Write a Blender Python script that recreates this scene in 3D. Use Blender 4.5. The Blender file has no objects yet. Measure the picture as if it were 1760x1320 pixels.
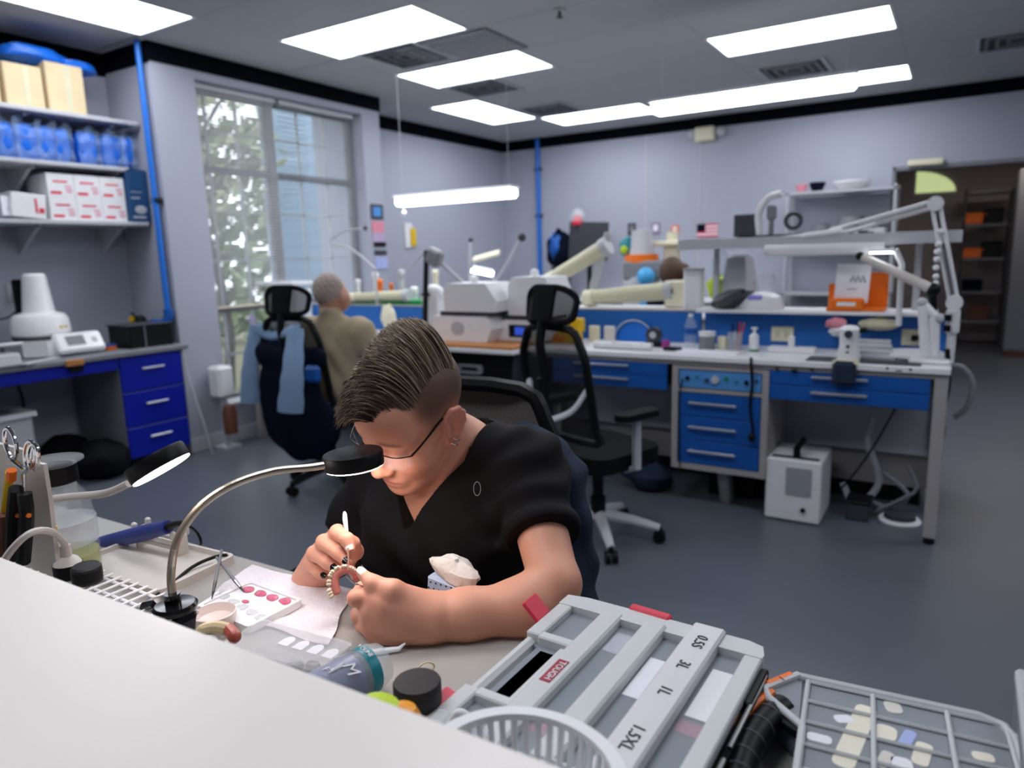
import bpy, bmesh, math, random
import numpy as np
from mathutils import Matrix, Vector
random.seed(7); np.random.seed(7)
S = bpy.context.scene
COL = S.collection
PI = math.pi

# ------------------------------------------------------------------ camera
FPX = 1215.0; CAMH = 1.405
YAW, PITCH, ROLL = map(math.radians, (-32.27, 10.30, 1.60))
def _cam():
    cy, sy = math.cos(YAW), math.sin(YAW); cp, sp = math.cos(PITCH), math.sin(PITCH)
    f = Vector((sy*cp, cy*cp, -sp)); r = Vector((cy, -sy, 0)); d = f.cross(r)
    cr, sr = math.cos(ROLL), math.sin(ROLL)
    return cr*r + sr*d, -sr*r + cr*d, f
CR, CD, CF = _cam()
cd = bpy.data.cameras.new('camera'); cam = bpy.data.objects.new('camera', cd); COL.objects.link(cam)
m = Matrix((CR, -CD, -CF)).transposed().to_4x4(); m.translation = (0, 0, CAMH); cam.matrix_world = m
cd.sensor_fit = 'HORIZONTAL'; cd.sensor_width = 36.0; cd.lens = FPX/1760*36.0
cd.clip_start = 0.02; cd.clip_end = 200
cd.dof.use_dof = True; cd.dof.focus_distance = 1.13; cd.dof.aperture_fstop = 3.2
S.camera = cam
# ------------------------------------------------------------------ world, exposure
S.view_settings.view_transform = 'Standard'; S.view_settings.look = 'None'
S.view_settings.gamma = 1.0; S.view_settings.use_curve_mapping = False
S.view_settings.exposure = 0.07
w = bpy.data.worlds.new('world'); S.world = w; w.use_nodes = True
w.node_tree.nodes['Background'].inputs[0].default_value = (0.86, 0.93, 1.0, 1)
w.node_tree.nodes['Background'].inputs[1].default_value = 3.2
PANEL_STRENGTH = 9.5

# ------------------------------------------------------------------ pixel + known plane -> point of the place
def _ray(x, y): return CR*((x-880)/FPX) + CD*((y-660)/FPX) + CF
def PY(x, y, Y): r = _ray(x, y)*1.0; r *= Y/r.y; r.z += CAMH; return r
def PX(x, y, X): r = _ray(x, y)*1.0; r *= X/r.x; r.z += CAMH; return r
def PZ(x, y, Z): r = _ray(x, y)*1.0; r *= (Z-CAMH)/r.z; r.z += CAMH; return r

# ------------------------------------------------------------------ materials
def lin(c):
    if isinstance(c, str):
        c = [int(c[i:i+2], 16)/255 for i in (0, 2, 4)]
    return tuple(v/12.92 if v <= .04045 else ((v+.055)/1.055)**2.4 for v in c)
MATS = {}
def mat(name, col, rough=.5, metal=0, var=.06, vscale=14, bump=0, bscale=60, trans=0, alpha=1, emit=0, emcol=None, sss=0, coat=0, spec=.5, ior=1.45):
    if name in MATS: return MATS[name]
    m = bpy.data.materials.new(name); m.use_nodes = True
    nt = m.node_tree; b = nt.nodes['Principled BSDF']; L = lin(col)
    b.inputs['Roughness'].default_value = rough; b.inputs['Metallic'].default_value = metal
    b.inputs['Transmission Weight'].default_value = trans; b.inputs['Alpha'].default_value = alpha
    b.inputs['IOR'].default_value = ior; b.inputs['Coat Weight'].default_value = coat
    b.inputs['Specular IOR Level'].default_value = spec
    if sss: b.inputs['Subsurface Weight'].default_value = sss; b.inputs['Subsurface Radius'].default_value = (.012, .004, .002); b.inputs['Subsurface Scale'].default_value = 1
    tc = nt.nodes.new('ShaderNodeTexCoord')
    nz = nt.nodes.new('ShaderNodeTexNoise'); nz.inputs['Scale'].default_value = vscale; nz.inputs['Detail'].default_value = 4
    nt.links.new(tc.outputs['Object'], nz.inputs['Vector'])
    mx = nt.nodes.new('ShaderNodeMix'); mx.data_type = 'RGBA'
    mx.inputs[6].default_value = tuple(max(0, v*(1-var)) for v in L)+(1,)
    mx.inputs[7].default_value = tuple(min(1, v*(1+var)) for v in L)+(1,)
    nt.links.new(nz.outputs['Fac'], mx.inputs[0]); nt.links.new(mx.outputs[2], b.inputs['Base Color'])
    if bump:
        n2 = nt.nodes.new('ShaderNodeTexNoise'); n2.inputs['Scale'].default_value = bscale; n2.inputs['Detail'].default_value = 3
        nt.links.new(tc.outputs['Object'], n2.inputs['Vector'])
        bp = nt.nodes.new('ShaderNodeBump'); bp.inputs['Strength'].default_value = bump; bp.inputs['Distance'].default_value = .01
        nt.links.new(n2.outputs['Fac'], bp.inputs['Height']); nt.links.new(bp.outputs[0], b.inputs['Normal'])
    if emit:
        b.inputs['Emission Color'].default_value = lin(emcol or col)+(1,); b.inputs['Emission Strength'].default_value = emit
    MATS[name] = m; return m
def clear(name, col=(.95, .96, .97), alpha=.25, rough=.15):
    """thin clear plastic: part see-through, part glossy/milky"""
    return mat(name, col, rough=rough, alpha=alpha, var=.02)
M_ = mat
M_('wall', 'a8abb8', .85, bump=.03, bscale=220, var=.02)
M_('wall_warm', 'b9b0b0', .85, var=.02)
M_('band', '05060f', .8, spec=.1)
M_('floor', '5a5f69', .34, var=.10, vscale=3, bump=.02, bscale=30)
M_('tile', 'b2b4b7', .95, bump=.25, bscale=160, var=.05, vscale=60)
M_('grid', 'a8a9ac', .6)
M_('panel', 'ffffff', .5, emit=PANEL_STRENGTH, emcol='f3f7ff')
M_('white', 'e6e6e8', .45); M_('white_gloss', 'ececee', .18)
M_('ledge', 'f1e9e2', .32, var=.02, vscale=9, bump=.02, bscale=25)
M_('desk', 'a5a29c', .45, var=.04, vscale=30)
M_('bench_top', 'e3e3e6', .35); M_('bench_frame', 'a39f9e', .5)
M_('blue', '0f54a6', .42); M_('blue_deep', '041c9c', .4); M_('pipe_blue', '1f6fd0', .35)
M_('blue_panel', '1a63b0', .45); M_('blue_light', '4f8fd0', .5)
M_('handle', 'c6c8cc', .3, .7); M_('chrome', 'd8d8da', .15, 1); M_('steel', '9a9a9a', .3, 1); M_('goose', 'b5ac9c', .3, .9)
M_('black', '0a0a0c', .45, spec=.3); M_('black_soft', '0c0c10', .85, bump=.2, bscale=120, spec=.2); M_('black_gloss', '08080a', .15)
M_('dark_grey', '3a3c42', .55); M_('mid_grey', '7c7e84', .55); M_('light_grey', 'b9bbc0', .5)
M_('navy', '070d20', .9, bump=.3, bscale=90, spec=.15); M_('denim', '1c2a40', .9, var=.15, vscale=50, bump=.4, bscale=300)
M_('mesh_black', '1d1c1e', .7, bump=.3, bscale=400, alpha=.55, var=.5, vscale=300); M_('mesh_solid', '6a645e', .75, bump=.5, bscale=500, var=.5, vscale=260)
M_('beige', 'cbc7a8', .5); M_('beige_light', 'd8d1c9', .5); M_('cream', 'e2dcc0', .5)
M_('cardboard', 'd6c29c', .85, var=.12, vscale=10); M_('wood', 'b87a43', .55, var=.18, vscale=8)
M_('orange', 'f07316', .4); M_('yellow', 'e0b40c', .45); M_('green', '0f8a45', .45); M_('lime', 'b4cf1d', .5)
M_('red', 'd8304a', .4); M_('pink', 'd98a9a', .5); M_('teal', '0f8090', .4); M_('brown', '6a4030', .6)
M_('paper', 'e9e9ef', .8); M_('paper_blue', 'a8b6e4', .8)
M_('bag_blue', '1668d6', .3, var=.35, vscale=22, bump=.6, bscale=35)
M_('bag_film', 'a9c4ea', .12, var=.1, alpha=.13, bump=.8, bscale=40)
clear('clear', alpha=.16, rough=.06); clear('frost', 'd5d9dd', .55, .35); clear('frost_thin', 'dde1e6', .3, .3); clear('glass', 'dfe8ee', .10, .02)
M_('bark', '5b5348', .95, bump=.8, bscale=20); M_('leaf', '7f8f68', .8, var=.4, vscale=3); M_('leaf_light', 'b3ba90', .8, var=.3, vscale=3)
M_('ground', '7a765f', .95, var=.2); M_('siding', '8fa3ba', .8)

# ------------------------------------------------------------------ mesh builder
class MB:
    def __init__(s): s.v = []; s.f = []; s.mi = []; s.m = 0; s.T = None; s.ch = []
    def add(s, vs, fs):
        o = len(s.v); s.ch.append((o, len(s.f), len(fs), len(vs)))
        if s.T is not None: vs = [s.T @ Vector(v) for v in vs]
        s.v += [tuple(v) for v in vs]; s.f += [tuple(o+i for i in f) for f in fs]; s.mi += [s.m]*len(fs); return s
    def box(s, c, d, bev=0, R=None):
        hx, hy, hz = d[0]/2, d[1]/2, d[2]/2; c = Vector(c); b = min(bev, hx*.95, hy*.95, hz*.95)
        tr = (lambda p: c + (R @ Vector(p))) if R is not None else (lambda p: c + Vector(p))
        sg = [(x, y, z) for x in (-1, 1) for y in (-1, 1) for z in (-1, 1)]
        if b <= 0:
            vs = [tr((x*hx, y*hy, z*hz)) for x, y, z in sg]
            return s.add(vs, [(0, 1, 3, 2), (4, 6, 7, 5), (0, 4, 5, 1), (2, 3, 7, 6), (0, 2, 6, 4), (1, 5, 7, 3)])
        vs = []
        for x, y, z in sg:
            vs += [tr((x*hx, y*(hy-b), z*(hz-b))), tr((x*(hx-b), y*hy, z*(hz-b))), tr((x*(hx-b), y*(hy-b), z*hz))]
        I = lambda i, a: i*3+a
        F = [tuple(I(i, 0) for i in q) for q in ((0, 1, 3, 2), (4, 6, 7, 5))] + [tuple(I(i, 1) for i in q) for q in ((0, 4, 5, 1), (2, 3, 7, 6))] + [tuple(I(i, 2) for i in q) for q in ((0, 2, 6, 4), (1, 5, 7, 3))]
        for i in range(8):
            for a, bit in ((0, 4), (1, 2), (2, 1)):
                pass
        for i, j, a, c2 in [(0, 1, 0, 1), (2, 3, 0, 1), (4, 5, 0, 1), (6, 7, 0, 1), (0, 2, 0, 2), (1, 3, 0, 2), (4, 6, 0, 2), (5, 7, 0, 2), (0, 4, 1, 2), (1, 5, 1, 2), (2, 6, 1, 2), (3, 7, 1, 2)]:
            F.append((I(i, a), I(j, a), I(j, c2), I(i, c2)))
        F += [(I(i, 0), I(i, 1), I(i, 2)) for i in range(8)]
        return s.add(vs, F)
    def bb(s, lo, hi, bev=0):
        return s.box([(a+b)/2 for a, b in zip(lo, hi)], [abs(b-a) for a, b in zip(lo, hi)], bev)
    def ring(s, c, u, v, r, n): return [c + u*(r*math.cos(2*PI*i/n)) + v*(r*math.sin(2*PI*i/n)) for i in range(n)]
    def tube(s, pts, r, n=8, cap=True, flat=1.0):
        pts = [Vector(p) for p in pts]; k = len(pts); rs = r if isinstance(r, (list, tuple)) else [r]*k
        t0 = (pts[1]-pts[0]).normalized(); u = t0.orthogonal().normalized(); vs = []
        for i, p in enumerate(pts):
            t = (pts[min(i+1, k-1)]-pts[max(i-1, 0)]).normalized()
            u = (u - t*u.dot(t)).normalized(); v = t.cross(u)
            vs += s.ring(p, u, v*flat, rs[i], n)
        fs = [(i*n+j, i*n+(j+1) % n, (i+1)*n+(j+1) % n, (i+1)*n+j) for i in range(k-1) for j in range(n)]
        if cap: fs += [tuple(range(n))[::-1], tuple((k-1)*n+j for j in range(n))]
        return s.add(vs, fs)
    def cyl(s, a, b, r, r2=None, n=20): return s.tube([a, b], [r, r if r2 is None else r2], n)
    def lathe(s, prof, c=(0, 0, 0), n=28, R=None, sx=1, sy=1):
        c = Vector(c); vs = []; k = len(prof)
        for r, z in prof:
            for j in range(n):
                p = Vector((r*sx*math.cos(2*PI*j/n), r*sy*math.sin(2*PI*j/n), z)); vs.append(c + (R @ p if R is not None else p))
        fs = [(i*n+j, i*n+(j+1) % n, (i+1)*n+(j+1) % n, (i+1)*n+j) for i in range(k-1) for j in range(n)]
        if prof[0][0] > 1e-6: fs.append(tuple(range(n))[::-1])
        if prof[-1][0] > 1e-6: fs.append(tuple((k-1)*n+j for j in range(n)))
        return s.add(vs, fs)
    def ell(s, c, r, n=14, R=None):
        r = (r, r, r) if not isinstance(r, (tuple, list)) else r; k = max(6, n//2)
        vs = []; c = Vector(c)
        for i in range(k+1):
            th = PI*i/k
            for j in range(n):
                p = Vector((r[0]*math.sin(th)*math.cos(2*PI*j/n), r[1]*math.sin(th)*math.sin(2*PI*j/n), r[2]*math.cos(th)))
                vs.append(c + (R @ p if R is not None else p))
        return s.add(vs, [(i*n+j, (i+1)*n+j, (i+1)*n+(j+1) % n, i*n+(j+1) % n) for i in range(k) for j in range(n)])
    def prism(s, poly, z0, z1, T=None):
        n = len(poly); vs = [Vector((x, y, z0)) for x, y in poly] + [Vector((x, y, z1)) for x, y in poly]
        if T is not None: vs = [T @ v for v in vs]
        return s.add(vs, [tuple(range(n))[::-1], tuple(range(n, 2*n))] + [(i, (i+1) % n, n+(i+1) % n, n+i) for i in range(n)])
    def hole_plate(s, outer, inner, z0, z1, T=None):
        n = len(outer); assert len(inner) == n
        vs = [Vector((x, y, z)) for z in (z0, z1) for P in (outer, inner) for x, y in P]
        if T is not None: vs = [T @ v for v in vs]
        F = []
        for i in range(n):
            j = (i+1) % n
            F += [(i, n+i, n+j, j), (2*n+i, 2*n+j, 3*n+j, 3*n+i), (i, j, 2*n+j, 2*n+i), (n+i, 3*n+i, 3*n+j, n+j)]
        return s.add(vs, F)
    def sheet(s, fn, nu, nv, thick=0):
        vs = [Vector(fn(i/nu, j/nv)) for i in range(nu+1) for j in range(nv+1)]
        fs = [(i*(nv+1)+j, (i+1)*(nv+1)+j, (i+1)*(nv+1)+j+1, i*(nv+1)+j+1) for i in range(nu) for j in range(nv)]
        if thick:
            N = len(vs); nr = [Vector((0, 0, 0)) for _ in vs]
            for f in fs:
                nn = (vs[f[1]]-vs[f[0]]).cross(vs[f[3]]-vs[f[0]])
                for i in f: nr[i] += nn
            vs += [v - n.normalized()*thick for v, n in zip(vs, nr)]
            fs += [tuple(N+i for i in reversed(f)) for f in fs]
            bd = [i*(nv+1) for i in range(nu+1)] + [nu*(nv+1)+j for j in range(1, nv+1)] + [i*(nv+1)+nv for i in range(nu-1, -1, -1)] + [j for j in range(nv-1, 0, -1)]
            fs += [(bd[i], bd[i-1], N+bd[i-1], N+bd[i]) for i in range(len(bd))]
        return s.add(vs, fs)
    def pieces(s):
        """far-apart shapes become meshes of their own"""
        if not 1 < len(s.ch) <= 60: return [s]
        A = np.array(s.v); lo = np.array([A[o:o+n].min(0) for o, _, _, n in s.ch]); hi = np.array([A[o:o+n].max(0) for o, _, _, n in s.ch]); sz = (hi-lo).max(1); k = len(lo); g = list(range(k))
        gap = np.sqrt((np.maximum(0, np.maximum(lo[:, None]-hi[None], lo[None]-hi[:, None]))**2).sum(2)); near = gap <= np.maximum(.02, .5*np.maximum(sz[:, None], sz[None]))*.98
        for i in range(k):
            for j in range(i):
                if near[i, j] and g[i] != g[j]: a, b = g[i], g[j]; g = [b if x == a else x for x in g]
        if len(set(g)) == 1: return [s]
        out = []
        for c in dict.fromkeys(g):
            q = MB()
            for (o, fo, nf, n), gg in zip(s.ch, g):
                if gg == c:
                    d = len(q.v); q.v += s.v[o:o+n]; q.f += [tuple(i-o+d for i in f) for f in s.f[fo:fo+nf]]; q.mi += s.mi[fo:fo+nf]
            out.append(q)
        return out
    def mesh(s, name, mats, off=None, smooth=35):
        me = bpy.data.meshes.new(name)
        vs = s.v if off is None else [(v[0]-off[0], v[1]-off[1], v[2]-off[2]) for v in s.v]
        me.from_pydata(vs, [], s.f)
        for mm in (mats if isinstance(mats, (list, tuple)) else [mats]): me.materials.append(MATS[mm] if isinstance(mm, str) else mm)
        if max(s.mi, default=0): me.polygons.foreach_set('material_index', s.mi)
        bm = bmesh.new(); bm.from_mesh(me); bmesh.ops.recalc_face_normals(bm, faces=bm.faces); bm.to_mesh(me); bm.free()
        if smooth: me.shade_smooth(); me.set_sharp_from_angle(angle=math.radians(smooth))
        return me
def rrect(w, h, r, n=5, cx=0, cy=0):
    P = []
    for sx, sy, a0 in ((1, 1, 0), (-1, 1, 90), (-1, -1, 180), (1, -1, 270)):
        for i in range(n+1):
            a = math.radians(a0+90*i/n); P.append((cx+sx*(w/2-r)+r*math.cos(a), cy+sy*(h/2-r)+r*math.sin(a)))
    return P
def bez(P, n=16):
    """Catmull-Rom through points"""
    P = [Vector(p) for p in P]; Q = [2*P[0]-P[1]] + P + [2*P[-1]-P[-2]]; o = []
    k = max(2, n//(len(P)-1))
    for i in range(1, len(Q)-2):
        for j in range(k):
            t = j/k; a, b, c, d = Q[i-1:i+3]
            o.append(.5*((2*b)+(c-a)*t+(2*a-5*b+4*c-d)*t*t+(3*b-a-3*c+d)*t**3))
    o.append(P[-1]); return o
def Rz(a): return Matrix.Rotation(a, 3, 'Z')
def Rx(a): return Matrix.Rotation(a, 3, 'X')
def Ry(a): return Matrix.Rotation(a, 3, 'Y')
def frame(loc, x, y=None, z=None):
    """4x4 with given local x axis and approximate y (or z) axis"""
    x = Vector(x).normalized()
    if y is not None:
        y = Vector(y); y = (y-x*y.dot(x)).normalized(); z = x.cross(y)
    else:
        z = Vector(z); z = (z-x*z.dot(x)).normalized(); y = z.cross(x)
    M = Matrix((x, y, z)).transposed().to_4x4(); M.translation = Vector(loc); return M

# ------------------------------------------------------------------ things and parts
def tag(o, label=None, cat=None, group=None, kind=None):
    if label: o['label'] = label
    if cat: o['category'] = cat
    if group: o['group'] = group
    if kind: o['kind'] = kind
    return o
def thing(name, label, cat, loc=(0, 0, 0), rz=0, group=None):
    o = bpy.data.objects.new(name, None); o.empty_display_size = .05; COL.objects.link(o)
    o.location = loc; o.rotation_euler = (0, 0, rz); return tag(o, label, cat, group)
def part(name, mb, mats, parent, label=None, smooth=35, world=True):
    """child mesh; world=True: mb holds world coordinates (parent unrotated), else local ones"""
    first = None
    for q in mb.pieces():
        o = bpy.data.objects.new(name, q.mesh(name, mats, tuple(parent.location) if world and parent.parent is None else (tuple(parent.parent.location) if world else None), smooth))
        COL.objects.link(o); o.parent = parent; first = first or o
        if label: o['label'] = label
    return first
def single(name, mb, mats, label, cat, group=None, smooth=35, loc=None, kind=None):
    """a thing that is one mesh; origin moved to its base centre"""
    xs = np.array(mb.v); c = loc if loc is not None else ((xs[:, 0].min()+xs[:, 0].max())/2, (xs[:, 1].min()+xs[:, 1].max())/2, xs[:, 2].min())
    o = bpy.data.objects.new(name, mb.mesh(name, mats, c, smooth)); COL.objects.link(o); o.location = c
    return tag(o, label, cat, group, kind)
def struct(name, mb, mats, parent=None, smooth=35):
    o = bpy.data.objects.new(name, mb.mesh(name, mats, None, smooth)); COL.objects.link(o)
    if parent is None: o['kind'] = 'structure'
    else: o.parent = parent
    return o
def inst(name, me, parent, loc=(0, 0, 0), rot=(0, 0, 0), scale=(1, 1, 1)):
    o = bpy.data.objects.new(name, me); COL.objects.link(o); o.parent = parent; o.location = loc; o.rotation_euler = rot; o.scale = scale; return o
def dup(root, loc, rz=0, label=None, group=None):
    r = root.copy(); COL.objects.link(r); r.location = loc; r.rotation_euler = (0, 0, rz)
    if label: r['label'] = label
    if group: r['group'] = group
    for ch in list(root.children):
        c = ch.copy(); COL.objects.link(c); c.parent = r
        for g in ch.children:
            d = g.copy(); COL.objects.link(d); d.parent = c
    return r
def text(name, txt, size, T, matn, parent, extrude=.0004, shear=0, sx=1):
    cu = bpy.data.curves.new('t', 'FONT'); cu.body = txt; cu.size = size; cu.extrude = extrude; cu.align_x = 'CENTER'; cu.align_y = 'CENTER'; cu.shear = shear; cu.resolution_u = 3
    o = bpy.data.objects.new('t', cu); COL.objects.link(o); dg = bpy.context.evaluated_depsgraph_get(); dg.update()
    me = bpy.data.meshes.new_from_object(o.evaluated_get(dg)); bpy.data.objects.remove(o); bpy.data.curves.remove(cu)
    if parent is not None and parent.parent is None: T = Matrix.Translation(-Vector(parent.location)) @ T
    me.transform(T @ Matrix.Diagonal((sx, 1, 1, 1))); me.materials.clear(); me.materials.append(MATS[matn])
    p = bpy.data.objects.new(name, me); COL.objects.link(p)
    if parent is not None: p.parent = parent
    return p

# ================================================================== THE ROOM
CZ = 2.925; XL = -5.39; XJ = -4.83; YF = 8.51
floor = struct('floor', MB().bb((-6.2, -3.1, -.1), (3.2, 13.2, 0)), 'floor')
ceiling = struct('ceiling', MB().bb((-5.6, -3.1, CZ+.012), (3.2, YF+.1, CZ+.1)), 'dark_grey')
GX0, GW, GY0, GH = -4.145, 1.2192, 3.62, .6096
lights = []      # (x0,y0,x1,y1)
for x0, y0, a in ((-4.145, 3.62, 0), (-4.145, 4.8392, 0), (-1.7066, 5.4488, 0), (-4.145, 7.2776, 0), (-1.7066, 7.2776, 0), (-4.755, 1.7912, 1), (-4.755, 6.0584, 1),
                  (-1.7066, 1.7912, 0), (-1.7066, -.0376, 0), (.7318, 1.7912, 0), (.7318, 4.2296, 0), (-4.145, -.0376, 0)):
    lights.append((x0, y0, x0+(GH if a else GW), y0+(GW if a else GH)))
tm = MB().bb((-GW/2+.009, -GH/2+.009, 0), (GW/2-.009, GH/2-.009, .012), .003).mesh('ceiling_tile', 'tile')
tm2 = MB().bb((-GH/2+.009, -GW/2+.009, 0), (GH/2-.009, GW/2-.009, .012), .003).mesh('ceiling_tile', 'tile')
gb = MB()
def covered(x, y): return any(l[0] < x < l[2] and l[1] < y < l[3] for l in lights)
for i in range(6):
    x = GX0+i*GW
    for j in range(-11, 8):
        y = GY0+j*GH
        if not covered(x+GW/2, y+GH/2): inst('ceiling_tile', tm, ceiling, (x+GW/2, y+GH/2, CZ-.004))
for x in (-5.3642, -4.7546):
    for y in (-3.0856, -1.8664, -.6472, .572, 1.7912, 3.0104, 4.2296, 4.8392, 6.0584, 7.2776):
        if not covered(x+.3, y+.6) : inst('ceiling_tile', tm2, ceiling, (x+GH/2, y+GW/2, CZ-.0045 if y == 4.8392 else CZ-.004))
for i in range(-1, 7): gb.bb((GX0+i*GW-.011, -3, CZ-.0045), (GX0+i*GW+.011, YF, CZ+.012))
gb.bb((-4.7546-.011, -3, CZ-.0045), (-4.7546+.011, YF, CZ+.012))
for j in range(-11, 9): gb.bb((GX0, GY0+j*GH-.011, CZ-.0044), (3.1, GY0+j*GH+.011, CZ+.012))
struct('ceiling_grid', gb, 'grid', ceiling)
LN = ['large troffer light above the alcove shelves', 'troffer light nearest the window trim', 'second troffer light along the window wall', 'troffer light over the drawer bench', 'long troffer light beside the far left corner',
      'troffer light hidden partly by a hanging strip', 'troffer light by the far wall']
lab = {0: 'square-ended ceiling light panel nearest the window, above the seated woman', 1: 'ceiling light panel second in the row along the window wall', 2: 'ceiling light panel over the blue drawer bench at right', 3: 'ceiling light panel left of the hanging strip lamp by the far wall',
       4: 'short-looking ceiling light panel right of the far-left corner', 5: 'ceiling light panel above the alcove shelves at the left edge', 6: 'ceiling light panel partly hidden behind right end of hanging strip lamp'}
order = [0, 1, 2, 3, 6, 5, 4]
for k, (x0, y0, x1, y1) in enumerate(lights):
    t = thing('ceiling_light', lab[order[k]] if k < 7 else ['overhead light panel above the ledge, out of view', 'overhead light panel behind the ledge, out of view', 'overhead light panel by the side wall, out of view', 'overhead light panel over the open aisle, out of view', 'overhead light panel behind the alcove, out of view'][k-7], 'ceiling light', ((x0+x1)/2, (y0+y1)/2, CZ), group='ceiling light panels')
    hx, hy = (x1-x0)/2, (y1-y0)/2
    fr = MB(); o = [(-hx+.004, -hy+.004), (hx-.004, -hy+.004), (hx-.004, hy-.004), (-hx+.004, hy-.004)]; q = [(-hx+.022, -hy+.022), (hx-.022, -hy+.022), (hx-.022, hy-.022), (-hx+.022, hy-.022)]
    fr.hole_plate(o, q, -.008, .012); part('frame', fr, 'white', t, world=False)
    part('diffuser', MB().bb((-hx+.02, -hy+.02, -.002), (hx-.02, hy-.02, .006)), 'panel', t, world=False)
# walls
struct('wall_alcove', MB().bb((XL-.15, -3, 0), (XL, 3.09, CZ+.01)), 'wall')
WY0, WY1, WZ0, WZ1 = 3.43, 5.15, .30, 2.74
wl = MB()
wl.bb((XL-.1, 3.09, 0), (XJ, WY0, CZ)); wl.bb((XL-.1, WY1, 0), (XJ, 5.39, CZ)); wl.bb((-5.06, WY0, 0), (XJ, WY1, WZ0)); wl.bb((-5.06, WY0, WZ1), (XJ, WY1, CZ))
wall_left = struct('wall_left', wl, 'wall')
struct('wall_recess', MB().bb((-5.58, 5.39, 0), (-5.43, YF, CZ)), 'wall')
OX0, OX1, OZ = -.63, 2.2, 2.19
wb = MB(); wb.bb((-5.58, YF, 0), (OX0, YF+.14, CZ)); wb.bb((OX0, YF, OZ), (OX1, YF+.14, CZ)); wb.bb((OX1, YF, 0), (3.2, YF+.14, CZ))
wall_back = struct('wall_back', wb, 'wall')
struct('wall_right', MB().bb((3.1, -3, 0), (3.2, YF, CZ)), 'wall')
struct('wall_front', MB().bb((-5.5, -3.1, 0), (3.2, -3, CZ)), 'wall')
# second room seen through the opening
struct('wall_store_back', MB().bb((-3, 12.4, 0), (4, 12.5, 2.9)), 'wall_warm'); struct('wall_store_left', MB().bb((-2.0, YF+.14, 0), (-1.9, 12.4, 2.9)), 'wall_warm')
struct('wall_store_right', MB().bb((3.1, YF+.1, 0), (3.2, 12.4, 2.9)), 'wall_warm'); struct('ceiling_store', MB().bb((-3, YF+.14, 2.6), (4, 12.5, 2.7)), 'tile')
struct('trim_opening', MB().bb((OX0-.02, YF-.015, OZ-.04), (OX1, YF+.15, OZ)).bb((OX0-.03, YF-.015, 0), (OX0, YF+.15, OZ)), 'mid_grey')
# dark band under the ceiling
bz0 = 2.795
struct('trim_1', MB().bb((XL, -3, bz0-.03), (XL+.012, 3.09, CZ)).bb((XL, 3.078, bz0-.01), (XJ, 3.09, CZ)), 'band')
struct('trim_2', MB().bb((XJ, 3.078, bz0), (XJ+.012, 5.402, CZ)).bb((-5.43, 5.39, bz0), (XJ+.012, 5.402, CZ)), 'band')
struct('trim_3', MB().bb((-5.43, 5.39, bz0), (-5.418, YF, CZ)), 'band')
struct('trim_4', MB().bb((-5.43, YF-.012, bz0), (3.1, YF, CZ)), 'band')
struct('trim_5', MB().bb((PY(1110, 300, YF).x-.008, YF-.006, .9), (PY(1110, 300, YF).x+.008, YF, bz0)).bb((PY(1203, 300, YF).x-.008, YF-.006, .9), (PY(1203, 300, YF).x+.008, YF, bz0)), 'light_grey')
struct('baseboard_left', MB().bb((XJ, 3.08, 0), (XJ+.014, 5.4, .11), .004).bb((XL, 3.076, 0), (XJ+.014, 3.09, .11), .004), 'light_grey')
struct('baseboard_back', MB().bb((-5.43, YF-.014, 0), (OX0-.03, YF, .11), .004), 'light_grey')
struct('baseboard_alcove', MB().bb((XL, -3, 0), (XL+.014, 3.09, .11), .004), 'light_grey')

# window ------------------------------------------------------------
win = bpy.data.objects.new('window_1', None); COL.objects.link(win); win.location = (-5.0, 4.29, WZ0); win['kind'] = 'structure'
wx = -5.0
fm = MB(); fw = .05
for y0, y1 in ((WY0, WY0+fw), (WY1-fw, WY1), (4.155, 4.235)): fm.bb((wx-.03, y0, WZ0), (wx+.03, y1, WZ1), .005)
for z in (WZ0, 1.02, 2.10, WZ1-.06): fm.bb((wx-.028, WY0, z), (wx+.028, WY1, z+.05), .005)
part('window_frame', fm, 'mid_grey', win)
mt = MB()
for y in (3.62, 3.90, 4.53, 4.84): mt.bb((wx-.045, y, WZ0), (wx-.03, y+.022, WZ1))
for z in (.66, 1.42, 1.80, 2.42): mt.bb((wx-.045, WY0, z), (wx-.03, WY1, z+.018))
part('muntin', mt, 'light_grey', win)
for y0, y1 in ((WY0, 4.16), (4.23, WY1)):
    for z0, z1 in ((WZ0, 1.03), (1.06, 2.11), (2.14, WZ1-.05)): part('pane', MB().bb((wx-.004, y0+.02, z0), (wx, y1-.01, z1)), 'glass', win)
part('window_sill', MB().bb((-5.05, WY0, WZ0-.0), (XJ+.03, WY1, WZ0+.025), .006), 'white', win)
bl = thing('window_blind', 'white horizontal slat blind hanging in the left half of the window', 'blind', (wx+.07, 3.79, 2.70))
part('headrail', MB().bb((wx+.045, WY0+.01, 2.695), (wx+.10, 4.22, 2.735), .004), 'light_grey', bl)
sl = MB().sheet(lambda u, v: (-.0125+.025*u, -.385+.77*v, .002*math.sin(PI*u)+.008*(u-.5)), 3, 1, .0008).mesh('slat', 'white')
for k in range(66): inst('slat', sl, bl, (0, .03, -.02-k*.0245), (0, 0, 0))
cdm = MB()
for y in (3.56, 4.05): cdm.cyl((wx+.07, y, 1.07), (wx+.07, y, 2.70), .0012, n=5)
part('cord', cdm, 'white', bl); part('bottom_rail', MB().bb((wx+.055, 3.44, 1.055), (wx+.085, 4.21, 1.07), .003), 'cream', bl)
b2 = thing('window_blind', 'white slat blind hanging in the right half of the window', 'blind', (wx+.07, 4.62, 2.70))
part('headrail', MB().bb((wx+.045, 4.25, 2.695), (wx+.10, WY1-.03, 2.735), .004), 'light_grey', b2)
s2 = MB().sheet(lambda u, v: (-.0125+.025*u, -.15+.3*v, .001), 2, 1, .0006).mesh('slat', 'light_grey')
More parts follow.
